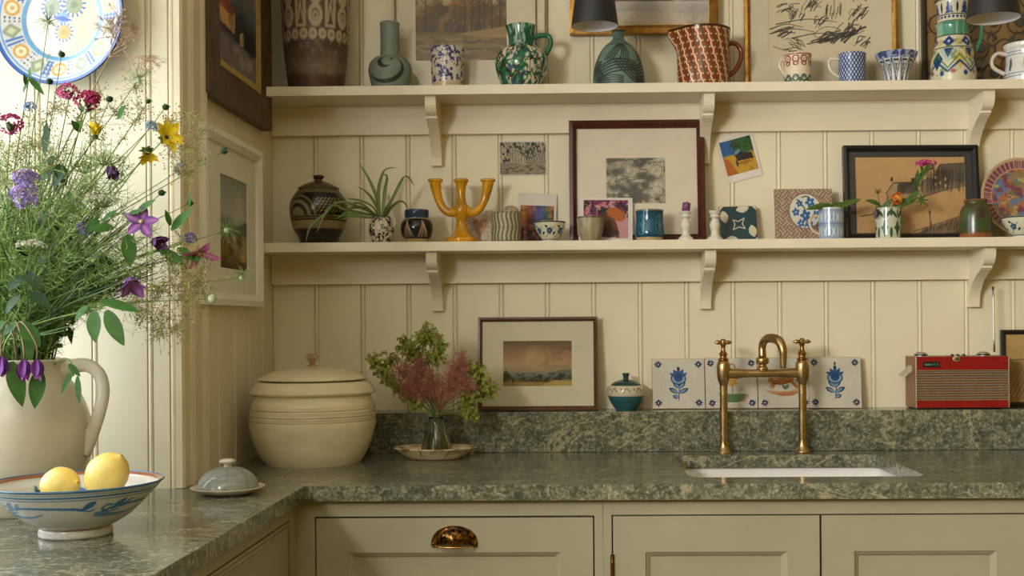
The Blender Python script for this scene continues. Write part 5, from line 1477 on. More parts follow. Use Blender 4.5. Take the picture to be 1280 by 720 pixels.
# ================================================================== things on the worktop
# crock with lid
cyk = -0.285; s_ = sc(cyk)
def zk(y): return W(391, y, cyk).z
M_CROCK = NT('cream_salt_glaze'); _v = M_CROCK.coords((1, 1, 2.5))
_n = M_CROCK.noise(_v, 14, 6); _n2 = M_CROCK.noise(M_CROCK.coords(), 55, 3, .6, .5)
_c = M_CROCK.ramp(_n, [(.3, (216, 202, 164)), (.7, (232, 220, 186))])
_c = M_CROCK.mix(M_CROCK.ramp(_n2, [(.70, (0, 0, 0, 1)), (.76, (1, 1, 1, 1))]), _c, (128, 98, 58))
M_CROCK.l(_c, M_CROCK.b.inputs['Base Color']); M_CROCK.set(Roughness=.13); M_CROCK.bump(M_CROCK.noise(_v, 20, 3), .12, .002); M_CROCK = M_CROCK.m
t = thing('lidded_crock', 'large cream stoneware crock with domed lid in the corner', 'crock', (W(391, 520, cyk).x, cyk, ZC))
pr = [(54, None), (56, 581), (61.5, 574), (67, 565), (72, 553), (76, 540), (78.2, 530), (78.3, 524), (77.6, 522.5), (78.6, 519), (77.5, 516), (78, 511), (76.8, 508.6), (76.5, 504), (73.5, 497), (72.5, 493), (76.5, 491.5), (77.8, 489.5), (77.2, 487.6), (73.5, 482), (69.5, 477), (67.5, 476), (62, 476)]
lathe_obj('body', [(r * s_, 0 if y is None else zk(y) - ZC) for r, y in pr], M_CROCK, t, None, None, 96, n=140)
def ringband(y, r):
    V, Q = tube([(r * s_ * math.sin(a), -r * s_ * math.cos(a), zk(y) - ZC) for a in np.linspace(0, 2 * PI, 97)], .0009, 6, None, False)
    return V, Q
add('incised_band', join([ringband(y, r) for y, r in ((523.5, 78.0), (517.5, 78.2), (509.5, 77.4))]), plain((150, 126, 80), .5), t, True, True)
lid = [(60, 475.6), (65, 474.6), (67.8, 473.6), (66.8, 472), (60, 467.5), (44, 461.5), (24, 458.6), (13, 458)]
ld = lathe_obj('lid', [(r * s_, zk(y) - ZC) for r, y in lid], M_CROCK, t, None, None, 80, n=60)
kn = [(7.5, 458.6), (6, 456.5), (3.6, 454.5), (3.8, 452), (6.4, 449.5), (7.4, 446.5), (6.6, 443.6), (3.5, 442)]
lathe_obj('knob', [(r * s_, zk(y) - ZC) for r, y in kn], plain((176, 150, 110), .3, .45, 120), ld, None, None, 24, n=40)
# butter dish with dome
byk = WZ(285, 617, ZC).y; s_ = sc(byk); bx = WZ(285, 617, ZC).x
def zd(y): return W(285, y, byk).z
def c_dome(asp):
    c = Cv(200, 90, asp, (150, 152, 140)); c.C = c.C * (.9 + .2 * c.n(4, 14, 3))[..., None]
    c.blend(sm(.3, .9, np.sin(c.Y * 70)) * .25, (96, 108, 124)); c.blend(sm(.75, 1., np.sin(c.X * 26 + .4 * np.sin(c.Y * 9))) * .35, (92, 106, 124)); c.blend(sm(.75, .9, c.Y) * .3, (160, 156, 140)); return c
def pc(prof): return [(r * s_, zd(y) - ZC) for r, y in prof]
tb = thing('butter_dish', 'cream oval rimmed saucer under the grey blue dome', 'dish', (bx, byk, ZC))
V, Q = revolve([(.0005, .0005), (.040, .0005), (.046, .002), (.060, .0085), (.0665, .0125), (.0672, .0135), (.0655, .0138), (.058, .0095), (.045, .0055), (.0005, .005)], 64)
add('saucer', (V, Q), plain((216, 204, 176), .25, .06, 30), tb, True, True)
zb_ = .0058
def dome_prof():
    R0 = .0555; H = zd(582.5) - ZC - zb_ - .0
    pts = [(R0, zb_)] + [(R0 * math.cos(a) ** .92, zb_ + .004 + (H - .004) * math.sin(a)) for a in np.linspace(0.02, 1.42, 14)]
    return pts
td = thing('butter_dome', 'grey blue glazed butter dome with cream button knob', 'dome', (bx, byk, ZC))
lathe_obj('dome', dome_prof(), painted(.14), td, None, c_dome(1.9), n=60)
ztop = dome_prof()[-1][1]
V, Q = revolve([(.008, ztop - .002), (.0065, ztop + .003), (.008, ztop + .005), (.0145, ztop + .0075), (.0155, ztop + .0105), (.010, ztop + .0135), (.0005, ztop + .0145)], 32)
add('knob', (V, Q), plain((214, 202, 182), .3, .06), td, True, True)
# footed bowl with lemons
bwY = WZ(95, 668, ZC).y; s_ = sc(bwY); bcx = WZ(95, 668, ZC).x
def zw(y): return W(95, y, bwY).z
zr_ = zw(601.5) - ZC
def c_bowl(asp):
    c = Cv(280, 90, asp, (214, 212, 206)); bl = (56, 120, 168); n = 4; dx = asp / n
    c.blend(sm(.975, .98, c.Y), (60, 110, 150))
    c.line([(0, .90), (asp, .90)], .028, bl); c.line([(0, .85), (asp, .85)], .010, (90, 130, 150)); c.line([(0, .13), (asp, .13)], .014, (176, 130, 110)); c.line([(0, .945), (asp, .945)], .014, (130, 160, 180))
    for i in range(n + 1):
        o = (i - .05) * dx
        c.line([(o - .62, .56), (o - .45, .67), (o - .1, .71), (o + .35, .69), (o + .5, .66)], (.03, .045), bl, 1, True)
        c.line([(o - .62, .56), (o - .4, .53), (o - .15, .54), (o + .02, .60)], (.09, .012), (92, 148, 190), 1, True)
        c.leaf(o + .50, .66, .95, .20, .05, bl); c.line([(o + .5, .66), (o + .57, .63), (o + .62, .66)], .02, bl, 1, True)
        c.line([(o + .95, .62), (o + .80, .60), (o + .72, .66), (o + .76, .73), (o + .82, .72)], (.02, .03), bl, 1, True)
        c.leaf(o + .84, .62, 1.0, .24, .05, bl); c.leaf(o + .94, .64, .85, .22, .035, (92, 148, 190))
    return c
t = thing('footed_bowl', 'white footed bowl painted with blue scrolls holding lemons', 'bowl', (bcx, bwY, ZC))
P = [(.050, 0), (.0525, .003), (.0515, .011), (.050, .0145), (.060, .018), (.082, .033), (.104, .055), (.117, zr_ - .010), (.1225, zr_ - .003), (.1245, zr_)]
ob = lathe_obj('bowl_body', P, painted(.12), t, None, c_bowl(5.2), cap=False)
def c_in(asp):
    c = Cv(240, 60, asp, (206, 200, 186)); n = 10; dx = asp / n
    for i in range(n):
        c.leaf((i + .2) * dx, .45, .9, .4, .10, (60, 84, 74) if i % 2 else (70, 104, 160)); c.line([((i + .5) * dx, .3), ((i + .7) * dx, .6), ((i + .6) * dx, .8)], .03, (64, 90, 96), 1, True)
    c.line([(0, .97), (asp, .97)], .05, (150, 90, 56)); return c
Pin = [(.001, .020), (.03, .021), (.055, .027), (.080, .042), (.101, .063), (.114, zr_ - .008), (.1195, zr_ - .002), (.1243, zr_ + .0006)]
lathe_obj('bowl_inside', Pin, painted(.15), t, None, c_in(5.2), cap=False)
V, Q = tube([(.1247 * math.sin(a), -.1247 * math.cos(a), zr_) for a in np.linspace(0, 2 * PI, 97)], .0016, 8, None, False)
add('rim', (V, Q), plain((62, 104, 140), .15, .2, 60), t, True, True)
M_LEM = NT('lemon_skin'); _v = M_LEM.coords(); _n = M_LEM.noise(_v, 12, 4)
M_LEM.l(M_LEM.ramp(_n, [(.3, (224, 188, 74)), (.6, (232, 204, 112)), (.8, (196, 184, 76))]), M_LEM.b.inputs['Base Color']); M_LEM.set(Roughness=.38); M_LEM.bump(M_LEM.noise(_v, 160, 2), .5, .0012); M_LEM = M_LEM.m
def lemon(label, px, py, Y, a, b, d, nip=True):
    pr = [(.0005, -1.0), (.12, -.985), (.42, -.88), (.75, -.60), (.97, -.15), (1.0, .1), (.86, .50), (.58, .80), (.32, .94), (.20, 1.0), (.13, 1.07), (.0005, 1.09)]
    V, Q = revolve([(r * b, z * a) for r, z in spline(pr, 40)], 40)
    c = W(px, py, Y)
    M = orient(Vector((0, 0, 0)), Vector(d)) @ Matrix.Rotation(PI / 2, 4, 'Y')
    V = np.array([tuple(M @ Vector(v)) for v in V])
    t = thing('lemon', label, 'lemon', c, (0, 0, 0), 'lemons in the footed bowl')
    add('fruit', (V, Q), M_LEM, t, True, True)
    e = M @ Vector((0, 0, a * 1.085)); V, Q = revolve([(.0005, .001), (.0014, .0008), (.0018, -.001)], 10)
    V = np.array([tuple(M @ Vector(v)) for v in V]) + np.array(M @ Vector((0, 0, a * 1.085)))
    add('stem_scar', (V, Q), plain((120, 110, 50), .7), t, True, True)
lemon('large lemon with knobbly end standing tall in the bowl', 133, 594, bwY - .012, .038, .0305, (.55, -.2, .62))
lemon('smaller lemon lying low beside the large one in bowl', 75, 606, bwY - .015, .031, .0265, (.85, -.3, .12))
# big jug
jx_, jY = 24, -0.955
s_ = sc(jY); jb = W(jx_, 600, jY)
def zj(y): return W(jx_, y, jY).z
M_JUG = plain((214, 206, 186), .2, .08, 7, .02)
t = thing('flower_jug', 'large cream glazed jug with looped handle holding the garden bouquet', 'jug', (jb.x, jY, ZC))
pr = [(62, None), (66, 630), (76, 605), (84, 575), (86.5, 545), (82, 515), (70, 488), (60, 474), (56.5, 464), (57.5, 455), (60, 451.5), (60.5, 450)]
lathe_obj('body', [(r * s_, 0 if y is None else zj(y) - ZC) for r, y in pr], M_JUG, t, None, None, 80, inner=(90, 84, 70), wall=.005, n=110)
V, Q = tube([tuple(W(x, y, jY)) for x, y in ((76, 462), (92, 457.5), (110, 457), (124, 468), (129, 487), (125, 512), (116, 538), (108, 556), (103, 566))], [7 * s_, 6 * s_, 5.6 * s_, 5.4 * s_, 5.4 * s_, 5.4 * s_, 5.8 * s_, 6.5 * s_, 7.5 * s_], 18, 60, True, 1.5)
add('handle', (V, Q), M_JUG, t)
# flower vase on an oval dish
dY = -0.215
dx_ = W(543.5, 565, dY).x
td = thing('oval_dish', 'chipped cream oval dish with brown stained rim under glass vase', 'dish', (dx_, dY, ZC))
A_ = 52.5 * sc(dY); asp_ = .72
V, Q = revolve([(.0005, .001), (A_ * .62, .001), (A_ * .66, .0035), (A_ * .80, .013), (A_ * .97, .0245), (A_, .0262), (A_ * .985, .0275), (A_ * .80, .0185), (A_ * .64, .0095), (.0005, .0085)], 72)
V = V * np.array([1, asp_, 1])
M_DISH = NT('stained_creamware'); _v = M_DISH.coords(); _n = M_DISH.noise(_v, 26, 5, .6, .6)
_g = M_DISH.n('ShaderNodeSeparateXYZ'); M_DISH.l(_v, _g.inputs[0])
_r = M_DISH.ramp(_g.outputs['Z'], [(.012, (0, 0, 0, 1)), (.026, (1, 1, 1, 1))])
_m = M_DISH.mix(1.0, M_DISH.ramp(_n, [(.48, (0, 0, 0, 1)), (.6, (1, 1, 1, 1))]), _r, 'MULTIPLY')
M_DISH.l(M_DISH.mix(_m, (214, 196, 156), (128, 88, 40)), M_DISH.b.inputs['Base Color']); M_DISH.set(Roughness=.22)
add('dish_body', (V, Q), M_DISH.m, td, True, True)
cr = [[(-.3, -1.0), (-.24, -.9), (-.27, -.8), (-.2, -.72)], [(.45, -.89), (.38, -.8), (.36, -.72), (.28, -.66)]]
for c_ in cr:
    pts = []
    for k, (u, v_) in enumerate(c_):
        rr = math.hypot(u, v_); z = np.interp(rr, [.66, .80, .97, 1.0], [.0035, .013, .0245, .0265])
        pts.append((u * A_, v_ * A_ * asp_ - .0006, z - .0004))
    V, Q = tube(pts, .0007, 5, 10); add('crack', (V, Q), plain((60, 46, 30), .8), td, True, True)
M_GLASS = NT('clear_glass'); M_GLASS.b.inputs['Transmission Weight'].default_value = 1.0; M_GLASS.set(Roughness=.02, IOR=1.45); M_GLASS.b.inputs['Base Color'].default_value = (.93, .96, .93, 1); M_GLASS = M_GLASS.m
vY = dY; vb = Vector((W(545.5, 560, vY).x, vY, ZC + .0088)); s_ = sc(vY)
def zv(y): return W(545, y, vY).z - vb.z
tv = thing('glass_vase', 'small conical clear glass vase with water on oval dish', 'vase', vb)
H = zv(521)
V, Q = revolve([(.0005, 0), (.0355, 0), (.0375, .002), (.037, .006), (.029, H * .45), (.0195, H * .8), (.0165, H * .93), (.0185, H), (.0172, H), (.0150, H * .93), (.0178, H * .8), (.0272, H * .45), (.035, .007), (.034, .004), (.0005, .0035)], 56)
add('glass_wall', (V, Q), M_GLASS, tv, True, True)
V, Q = revolve([(.0005, .0038), (.0335, .0043), (.0347, .007), (.0270, H * .45), (.0222, H * .62), (.0005, H * .62)], 48)
M_WAT = NT('water'); M_WAT.b.inputs['Transmission Weight'].default_value = 1.0; M_WAT.set(Roughness=.0, IOR=1.33); M_WAT.b.inputs['Base Color'].default_value = (.84, .90, .78, 1)
add('water', (V, Q), M_WAT.m, tv, True, True)
# ================================================================== on the ledge of the upstand
def c_lsc():
    c = Cv(150, 110, 1.46, (150, 120, 90))
    c.grad([(0, (150, 122, 76)), (.10, (158, 128, 78)), (.17, (84, 86, 74)), (.26, (118, 128, 126)), (.32, (150, 134, 108)), (.5, (178, 148, 108)), (.75, (150, 118, 90)), (1, (112, 92, 74))])
    c.blend(sm(.5, .7, c.n(2.5, 3, 4, 5)) * sm(.35, .5, c.Y) * .6, (112, 78, 66)); c.blend(sm(1.2, .2, np.hypot((c.X - .72) / .35, (c.Y - .62) / .3)) * .6, (208, 178, 128))
    c.poly([(.9, .25), (1.1, .33), (1.3, .37), (1.46, .36), (1.46, .22)], (100, 106, 100), .8)
    c.blend(sm(.45, .6, c.n(14, 18, 8, 3)) * sm(.32, .24, c.Y) * sm(.06, .12, c.Y) * .9, (46, 52, 42)); c.poly([(.85, .04), (1.1, .13), (1.46, .12), (1.46, 0), (.8, 0)], (186, 156, 96), .8)
    c.poly([(0, .3), (.06, .36), (.14, .26), (.2, .14), (0, .14)], (52, 60, 48), .8)
    return c
t, w, h = leaning('framed_watercolour', 'small stormy moorland watercolour in thin brown frame on stone ledge', 'picture', 596.5, 746.5, 397, LZ, -0.045, R(6.5))
framed(t, w, h, 5.2 * sc(-.03), .014, wood((72, 42, 24), (104, 66, 38), .35), plain((206, 198, 172), .85, .03), imgrect(t, w, h, 596.5, 746.5, 397, 516.5, 628, 714, 427.5, 485.5), c_lsc())
def c_tj(asp):
    c = Cv(160, 80, asp, (46, 92, 96)); c.C = c.C * (.85 + .3 * c.n(2, 14, 5))[..., None]
    c.blend(sm(.58, .6, c.Y) * sm(.97, .96, c.Y), (198, 192, 166)); n = 9; dx = asp / n
    for i in range(n): c.line([((i + .3) * dx, .72), ((i + .5) * dx, .84), ((i + .8) * dx, .74)], .03, (150, 70, 44) if i % 2 else (92, 110, 70), 1, True); c.ell((i + .1) * dx, .80, .03, .04, (110, 120, 80))
    c.blend(sm(.06, .04, c.Y), (160, 170, 158)); return c
t = pot('lidded_pot', 'small teal and cream lidded pot on the stone ledge', 'pot', 782.5, -0.055, LZ, [(11, 516), (12, 513), (19, 503), (23.4, 493), (23.8, 487), (21.5, 482.5), (18, 481)], c_tj, None, None, .2, extra=True)
s_ = sc(-.055)
lathe_obj('lid', [(r * s_, W(782.5, y, -.055).z - LZ) for r, y in ((18.5, 482), (18.6, 480.5), (14, 477.2), (7, 474.8), (3.6, 474), (3.6, 470), (4.6, 467.5), (4, 466.2))], plain((36, 66, 66), .18, .2, 40), t, None, None, 40, n=40)
# four old tiles
bl, bd = (44, 84, 136), (26, 44, 84)
def corner(c, x, y, spin):
    for k in range(8):
        a = k * PI / 4 + spin; c.leaf(x + .012 * math.cos(a), y + .012 * math.sin(a), a, .07 if k % 2 == 0 else .06, .016, bd)
def tile_base(seed): 
    c = Cv(130, 130, 1.0, (206, 200, 186)); c.C = c.C * (.95 + .08 * c.n(5, 5, seed))[..., None]; return c
def flower(c, mir=1):
    m = .5
    c.line([(m, .18), (m + .02, .4), (m, .6)], .014, bd)
    for x, y, a, l in ((.5, .30, 2.6, .22), (.5, .30, .5, .22), (.51, .40, 2.2, .2), (.51, .40, .9, .2), (.5, .22, 2.9, .12)):
        c.leaf(m + (x - m) * mir, y, a if mir > 0 else PI - a, l, .045, bd); c.leaf(m + (x - m) * mir, y + .004, a if mir > 0 else PI - a, l * .8, .026, (110, 146, 180))
    c.ell(m, .60, .15, .12, bd); c.ell(m, .60, .13, .10, (124, 156, 186)); c.ell(m, .63, .085, .10, bl)
    for a in (.5, 1.05, 1.57, 2.1, 2.64): c.leaf(m, .62, a, .20, .035, bl); 
    for k in range(5): c.line([(m - .06 + k * .03, .57), (m - .05 + k * .025, .69)], .008, bd)
    c.ell(m, .80, .03, .04, bd)
def t1():
    c = tile_base(1)
    for x, y in ((.11, .89), (.89, .89), (.11, .11), (.89, .11)): corner(c, x, y, 0)
    flower(c); return c
def t4():
    c = tile_base(4)
    for x, y in ((.10, .90), (.89, .90), (.11, .11), (.90, .11)): corner(c, x, y, 0)
    flower(c, -1); c.leaf(.5, .84, PI / 2, .08, .02, bd); return c
def t2():
    c = tile_base(2)
    for x, y in ((.10, .90), (.90, .90), (.12, .10), (.90, .10)): corner(c, x, y, .35)
    gr = (96, 124, 92)
    c.poly([(.25, .28), (.80, .28), (.72, .16), (.62, .11), (.42, .11), (.32, .16)], gr); c.poly([(.62, .11), (.72, .16), (.80, .28), (.86, .27), (.76, .13)], (186, 140, 120))
    c.poly([(.44, .6), (.62, .66), (.70, .60), (.6, .56), (.62, .48), (.5, .42), (.44, .46)], (200, 156, 76)); c.line([(.52, .44), (.52, .3)], .014, (140, 110, 80)); c.ell(.52, .82, .06, .06, (176, 110, 70), ring=.02); c.line([(.62, .6), (.74, .66)], .02, (80, 76, 60)); c.line([(.66, .34), (.72, .4)], .012, (190, 130, 120))
    return c
def t3():
    c = tile_base(3)
    for x, y in ((.12, .10), (.90, .10), (.10, .9), (.9, .9)): corner(c, x, y, .35)
    a = (176, 116, 56)
    c.ell(.45, .53, .20, .055, a, .06); c.ell(.25, .55, .06, .055, a); c.ell(.62, .56, .08, .055, a, .3); c.leaf(.62, .55, -.8, .26, .035, a); c.leaf(.36, .52, -2.5, .20, .025, a); c.leaf(.34, .50, -2.1, .16, .02, a); c.leaf(.70, .57, -.55, .24, .03, (160, 98, 50)); c.line([(.27, .49), (.45, .47), (.62, .52)], .014, (120, 66, 34), .9, True); c.line([(.22, .60), (.45, .59), (.68, .62)], .012, (120, 66, 34), .9, True); c.leaf(.24, .58, 2.2, .07, .02, a)
    c.poly([(.10, .37), (.3, .33), (.55, .33), (.9, .40), (.85, .33), (.65, .24), (.45, .23), (.25, .28)], (196, 148, 100)); c.poly([(.3, .28), (.85, .33), (.65, .24), (.45, .23)], (176, 110, 84), .8)
    c.leaf(.53, .36, 1.1, .12, .03, (104, 112, 100)); c.leaf(.53, .36, 2.1, .12, .03, (104, 112, 100))
    return c
GT = 'old hand painted tiles along the ledge'
edge = (190, 156, 112)
YT = -.026
tile_thing('delft_tile', 'old white tile with blue flower, next to the teal lidded pot', 814.5, 880.3, 449, LZ, YT, R(8), t1(), edge, group=GT)
tile_thing('delft_tile', 'old white tile with a green boat behind the brass tap', 880.8, 946, 448, LZ, YT, R(8), t2(), edge, group=GT)
tile_thing('delft_tile', 'old white tile with leaping brown animal behind brass tap', 946.5, 1012, 447.5, LZ, YT - .001, R(8), t3(), edge, group=GT)
tile_thing('delft_tile', 'old white tile with blue flower, last of the row towards radio', 1010, 1076, 447, LZ, YT - .010, R(8), t4(), edge, group=GT, roll=R(.5))
# radio
rx0, rx1 = W(1145, 480, LEDGE_Y + .002).x, W(1262, 480, LEDGE_Y + .002).x
rzb, rzt = LZ + .003, W(1200, 445.5, LEDGE_Y + .002).z
ry0, ry1 = LEDGE_Y + .002, -0.008
t = thing('portable_radio', 'red portable radio with wooden sides, slatted grille and aerial', 'radio', ((rx0 + rx1) / 2, (ry0 + ry1) / 2, LZ))
M_WOODR = wood((112, 66, 30), (146, 92, 46), .4)
box('wooden_case', rx0 - .0005, rx1 + .0005, ry0 + .004, ry1, rzb, rzt, M_WOODR, t, .002)
M_RED = plain((142, 12, 17), .35, .12, 60); M_CHR = plain((206, 202, 194), .34, .05, 30, 0, 1.0)
hR = rzt - rzb; zf = lambda f: rzt - hR * f
box('top_panel', rx0 + .002, rx1 - .002, ry0 + .001, ry0 + .006, zf(.265), zf(.005), M_RED, t, .0008)
box('bottom_panel', rx0 + .002, rx1 - .002, ry0 + .001, ry0 + .006, zf(.985), zf(.845), M_RED, t, .0008)
box('grille_backing', rx0 + .002, rx1 - .002, ry0 + .0042, ry0 + .006, zf(.845), zf(.265), plain((26, 25, 22), .8), t)
for k in range(11):
    f = .305 + k * .0490
    box('slat', rx0 + .0025, rx1 - .0025, ry0 + .0005, ry0 + .0044, zf(f + .0105), zf(f - .0105), plain((122, 120, 108), .5, .05, 30), t, .0005)
for f in (.268, .838): box('chrome_strip', rx0 + .001, rx1 - .001, ry0 - .0005, ry0 + .004, zf(f + .012), zf(f - .006), M_CHR, t, .0005)
for x in (rx0 + .0012, rx1 - .0012): box('edge_strip', x - .0011, x + .0011, ry0 - .0005, ry0 + .006, rzb + .001, rzt - .001, M_CHR, t, .0004)
px_ = lambda p: W(p, 455, ry0).x
ds = box('display', px_(1153.5), px_(1174.5), ry0 - .0006, ry0 + .002, zf(.205), zf(.10), plain((24, 28, 26), .2), t, .0005)
c = Cv(60, 20, 3.0, (26, 40, 38))
for k in range(8): c.line([(.25 + k * .16, .35), (.3 + k * .16, .62), (.35 + k * .16, .35)], .10, (150, 160, 150), .8)
for k in range(5): c.line([(1.75 + k * .16, .3), (1.75 + k * .16, .75)], .07, (70, 130, 110), .8)
c.line([(2.7, .15), (2.7, .85)], .12, (140, 150, 140), .8)
zz0, zz1 = zf(.19) - LZ, zf(.115) - LZ
g = obj_grid('display_marks', px_(1154.5) - t.location.x, px_(1173.5) - t.location.x, zz0, zz1, ry0 - .0009 - t.location.y, c, painted(.3), ds, .0002)
V, Q = revolve([(.0005, .0018), (.0085, .0018), (.0088, 0)], 28); M_ = np.array([[1, 0, 0], [0, 0, -1], [0, 1, 0]]).T
V = V[:, [0, 2, 1]] * np.array([1.0, -1, .74]); V = V + np.array([px_(1195.5), ry0 + .0005, zf(.045)])
add('badge', (V, Q), plain((200, 190, 150), .3, .05), t)
V, Q = revolve([(.0005, .0024), (.0066, .0024), (.0068, .001)], 24); V = V[:, [0, 2, 1]] * np.array([1.0, -1, .70]) + np.array([px_(1195.5), ry0 + .0005, zf(.045)])
add('badge_emblem', (V, Q), plain((120, 96, 50), .4, .6, 220), t)
for p, nm in ((1156.5, 'tuning_dial'), (1235.5, 'volume_dial')):
    x = px_(p); V, Q = revolve([(.0005, .0105), (.008, .0105), (.0125, .0085), (.0145, .006), (.0145, .0015), (.0155, 0), (.0155, -.001)], 40)
    o = add(nm, (V + np.array([x, (ry0 + ry1) / 2 - .01, rzt]), Q), M_CHR, t)
    V, Q = revolve([(.0152, .0052), (.0157, .005), (.0157, .002), (.0152, .0018)], 40); add('dial_grip', (V + np.array([x, (ry0 + ry1) / 2 - .01, rzt]), Q), plain((30, 28, 26), .4), o)
for p in (1194.5, 1201.5, 1209):
    V, Q = revolve([(.0005, .0052), (.0036, .0048), (.0042, .003), (.0042, 0)], 16); add('push_button', (V + np.array([px_(p), ry0 + .025, rzt]), Q), plain((26, 24, 22), .35), t)
box('red_switch', px_(1186), px_(1190), ry0 + .02, ry0 + .03, rzt, rzt + .0018, M_RED, t)
a = W(1243, 440, ry0 + .05); b = W(1241.2, 360, ry0 + .05)
V, Q = tube([tuple(a), tuple((a + b) / 2), tuple(b)], [.0026, .0022, .0020], 10, 6); an = add('aerial', (V, Q), M_CHR, t)
V, Q = revolve([(.0005, .004), (.0030, .003), (.0032, -.003), (.0005, -.004)], 12); add('aerial_tip', (V + np.array(b), Q), plain((60, 56, 50), .4), an)
hx = rx0 - .001
V, Q = prism([(0, 0), (-.022, -.020), (-.0245, -.027), (-.016, -.027), (.0, -.014)], 1, ry0 + .03, ry0 + .058); add('carry_strap', (V + np.array([hx, 0, zf(.18)]), Q), plain((188, 174, 144), .5, .1), t, False)
for x in (rx0 + .012, rx1 - .012):
    box('foot', x - .006, x + .006, ry0 + .008, ry1 - .01, LZ + .0002, rzb, plain((30, 28, 26), .6), t)
# small dark frame at the end of the ledge
def c_rs():
    c = Cv(80, 100, .85, (186, 150, 98)); c.C = c.C * (.9 + .2 * c.n(4, 4, 3))[..., None]; c.line([(0, .62), (.85, .64)], .012, (110, 86, 56)); c.poly([(0, .6), (.85, .62), (.85, .1), (.3, .05), (0, .3)], (150, 124, 84), .6)
    for k in range(16): c.line([(.02 + k * .05, .05), (.22 + k * .05, .5)], .008, (96, 78, 52), .6)
    c.ell(.32, .78, .05, .02, (120, 120, 110)); c.ell(.35, .9, .06, .02, (120, 120, 110)); return c
t, w, h = leaning('framed_sketch', 'small dark framed tan sketch standing behind the radio', 'picture', 1249.5, 1345, 412, LZ, -0.006, R(0.2))
framed(t, w, h, 5.5 * sc(0), .012, plain((30, 26, 22), .4, .1), None, None, c_rs(), glass=False)

# ================================================================== on the left wall and reveal
def on_left(name, label, y0, y1, z0, z1, X, tilt):
    t = thing(name, label, 'picture', (X, (y0 + y1) / 2, z0), (R(-tilt), 0, R(90)))
    return t, abs(y1 - y0), z1 - z0
# white framed landscape
xw = WALL_L + .004
far = WX(329, 300, xw + .02); near = WX(256.5, 300, xw + .02)
zl = WX(256, 380, xw + .02).z; zh = WX(256.5, 151, xw + .022).z
t, w, h = on_left('framed_landscape', 'misty hill landscape in wide white frame on side wall', near.y, far.y, zl, zh, xw, 0)
c = Cv(100, 110, .95, (110, 108, 98)); c.grad([(0, (64, 52, 30)), (.2, (96, 80, 42)), (.42, (70, 66, 50)), (.5, (92, 96, 92)), (.6, (128, 128, 120)), (1, (104, 108, 104))])
c.blend(sm(.45, .7, c.n(3, 3, 4, 5)) * .5, (150, 148, 138)); c.blend(sm(.5, .7, c.n(5, 10, 7, 4)) * sm(.45, .3, c.Y) * .6, (52, 44, 30)); c.poly([(0, .52), (.4, .44), (.7, .50), (.95, .56), (.95, .4), (0, .36)], (72, 78, 72), .8); c.ell(.8, .14, .12, .05, (150, 126, 60), a=.6)
c.C = np.clip(c.C * 1.4, 0, 255)
M_WF = plain((238, 234, 222), .4, .03, 20)
framed(t, w, h, .026, .022, M_WF, plain((232, 226, 210), .7, .03), (-w / 2 + .132, w / 2 - .092,   .080, h - .086), c, glass=False)
# dark framed picture above
xw2 = WALL_L + .003
far = WX(338.5, 60, xw2 + .022); near = WX(254.5, 60, xw2 + .012)
zl = WX(254.5, 112, xw2 + .02).z
t, w, h = on_left('framed_oil', 'dark oil of red roofed buildings in heavy rustic wooden frame', near.y, far.y, zl, zl + .40, xw2, 0)
c = Cv(130, 130, 1.0, (70, 76, 80)); c.grad([(0, (96, 88, 88)), (.25, (90, 84, 84)), (.35, (40, 38, 38)), (.5, (46, 50, 54)), (.7, (74, 84, 92)), (1, (84, 96, 106))])
c.poly([(.05, .38), (.05, .56), (.2, .64), (.42, .58), (.42, .36)], (150, 118, 74)); c.poly([(.0, .54), (.2, .70), (.45, .58), (.3, .52)], (120, 60, 40)); c.ell(.17, .72, .03, .06, (52, 44, 44)); c.poly([(.4, .3), (.45, .58), (.6, .62), (.75, .48), (1, .42), (1, .28)], (32, 34, 38)); c.poly([(.55, .4), (.65, .46), (.66, .3), (.55, .28)], (140, 118, 84)); c.line([(.62, .5), (.63, .78)], .02, (60, 50, 46)); c.blend(sm(.5, .7, c.n(5, 9, 3, 4)) * sm(.3, .2, c.Y) * .6, (140, 130, 130)); c.blend(sm(.5, .7, c.n(6, 6, 13, 4)) * .35, (30, 30, 36)); c.poly([(.6, .9), (.8, .75), (1, .8), (1, .95)], (120, 90, 88), .5)
c.C = np.clip(c.C * 1.45, 0, 255)
fwd = .074
V, Q = ring_rect(-w / 2, w / 2, 0, h, fwd, -.024, 0, -.034, -.020); add('frame', (V, Q), wood((46, 34, 22), (104, 76, 46), .5), t, False, True)
V, Q = ring_rect(-w / 2 + fwd * .96, w / 2 - fwd * .96, fwd * .96, h - fwd * .96, .022, -.019, -.006, -.016, -.012); add('slip', (V, Q), plain((188, 158, 84), .5, .15, 60), t, False, True)
obj_grid('canvas', -w / 2 + fwd + .019, w / 2 - fwd - .019, fwd + .019, h - fwd - .019, -.012, c, painted(.35, .4), t, .002)
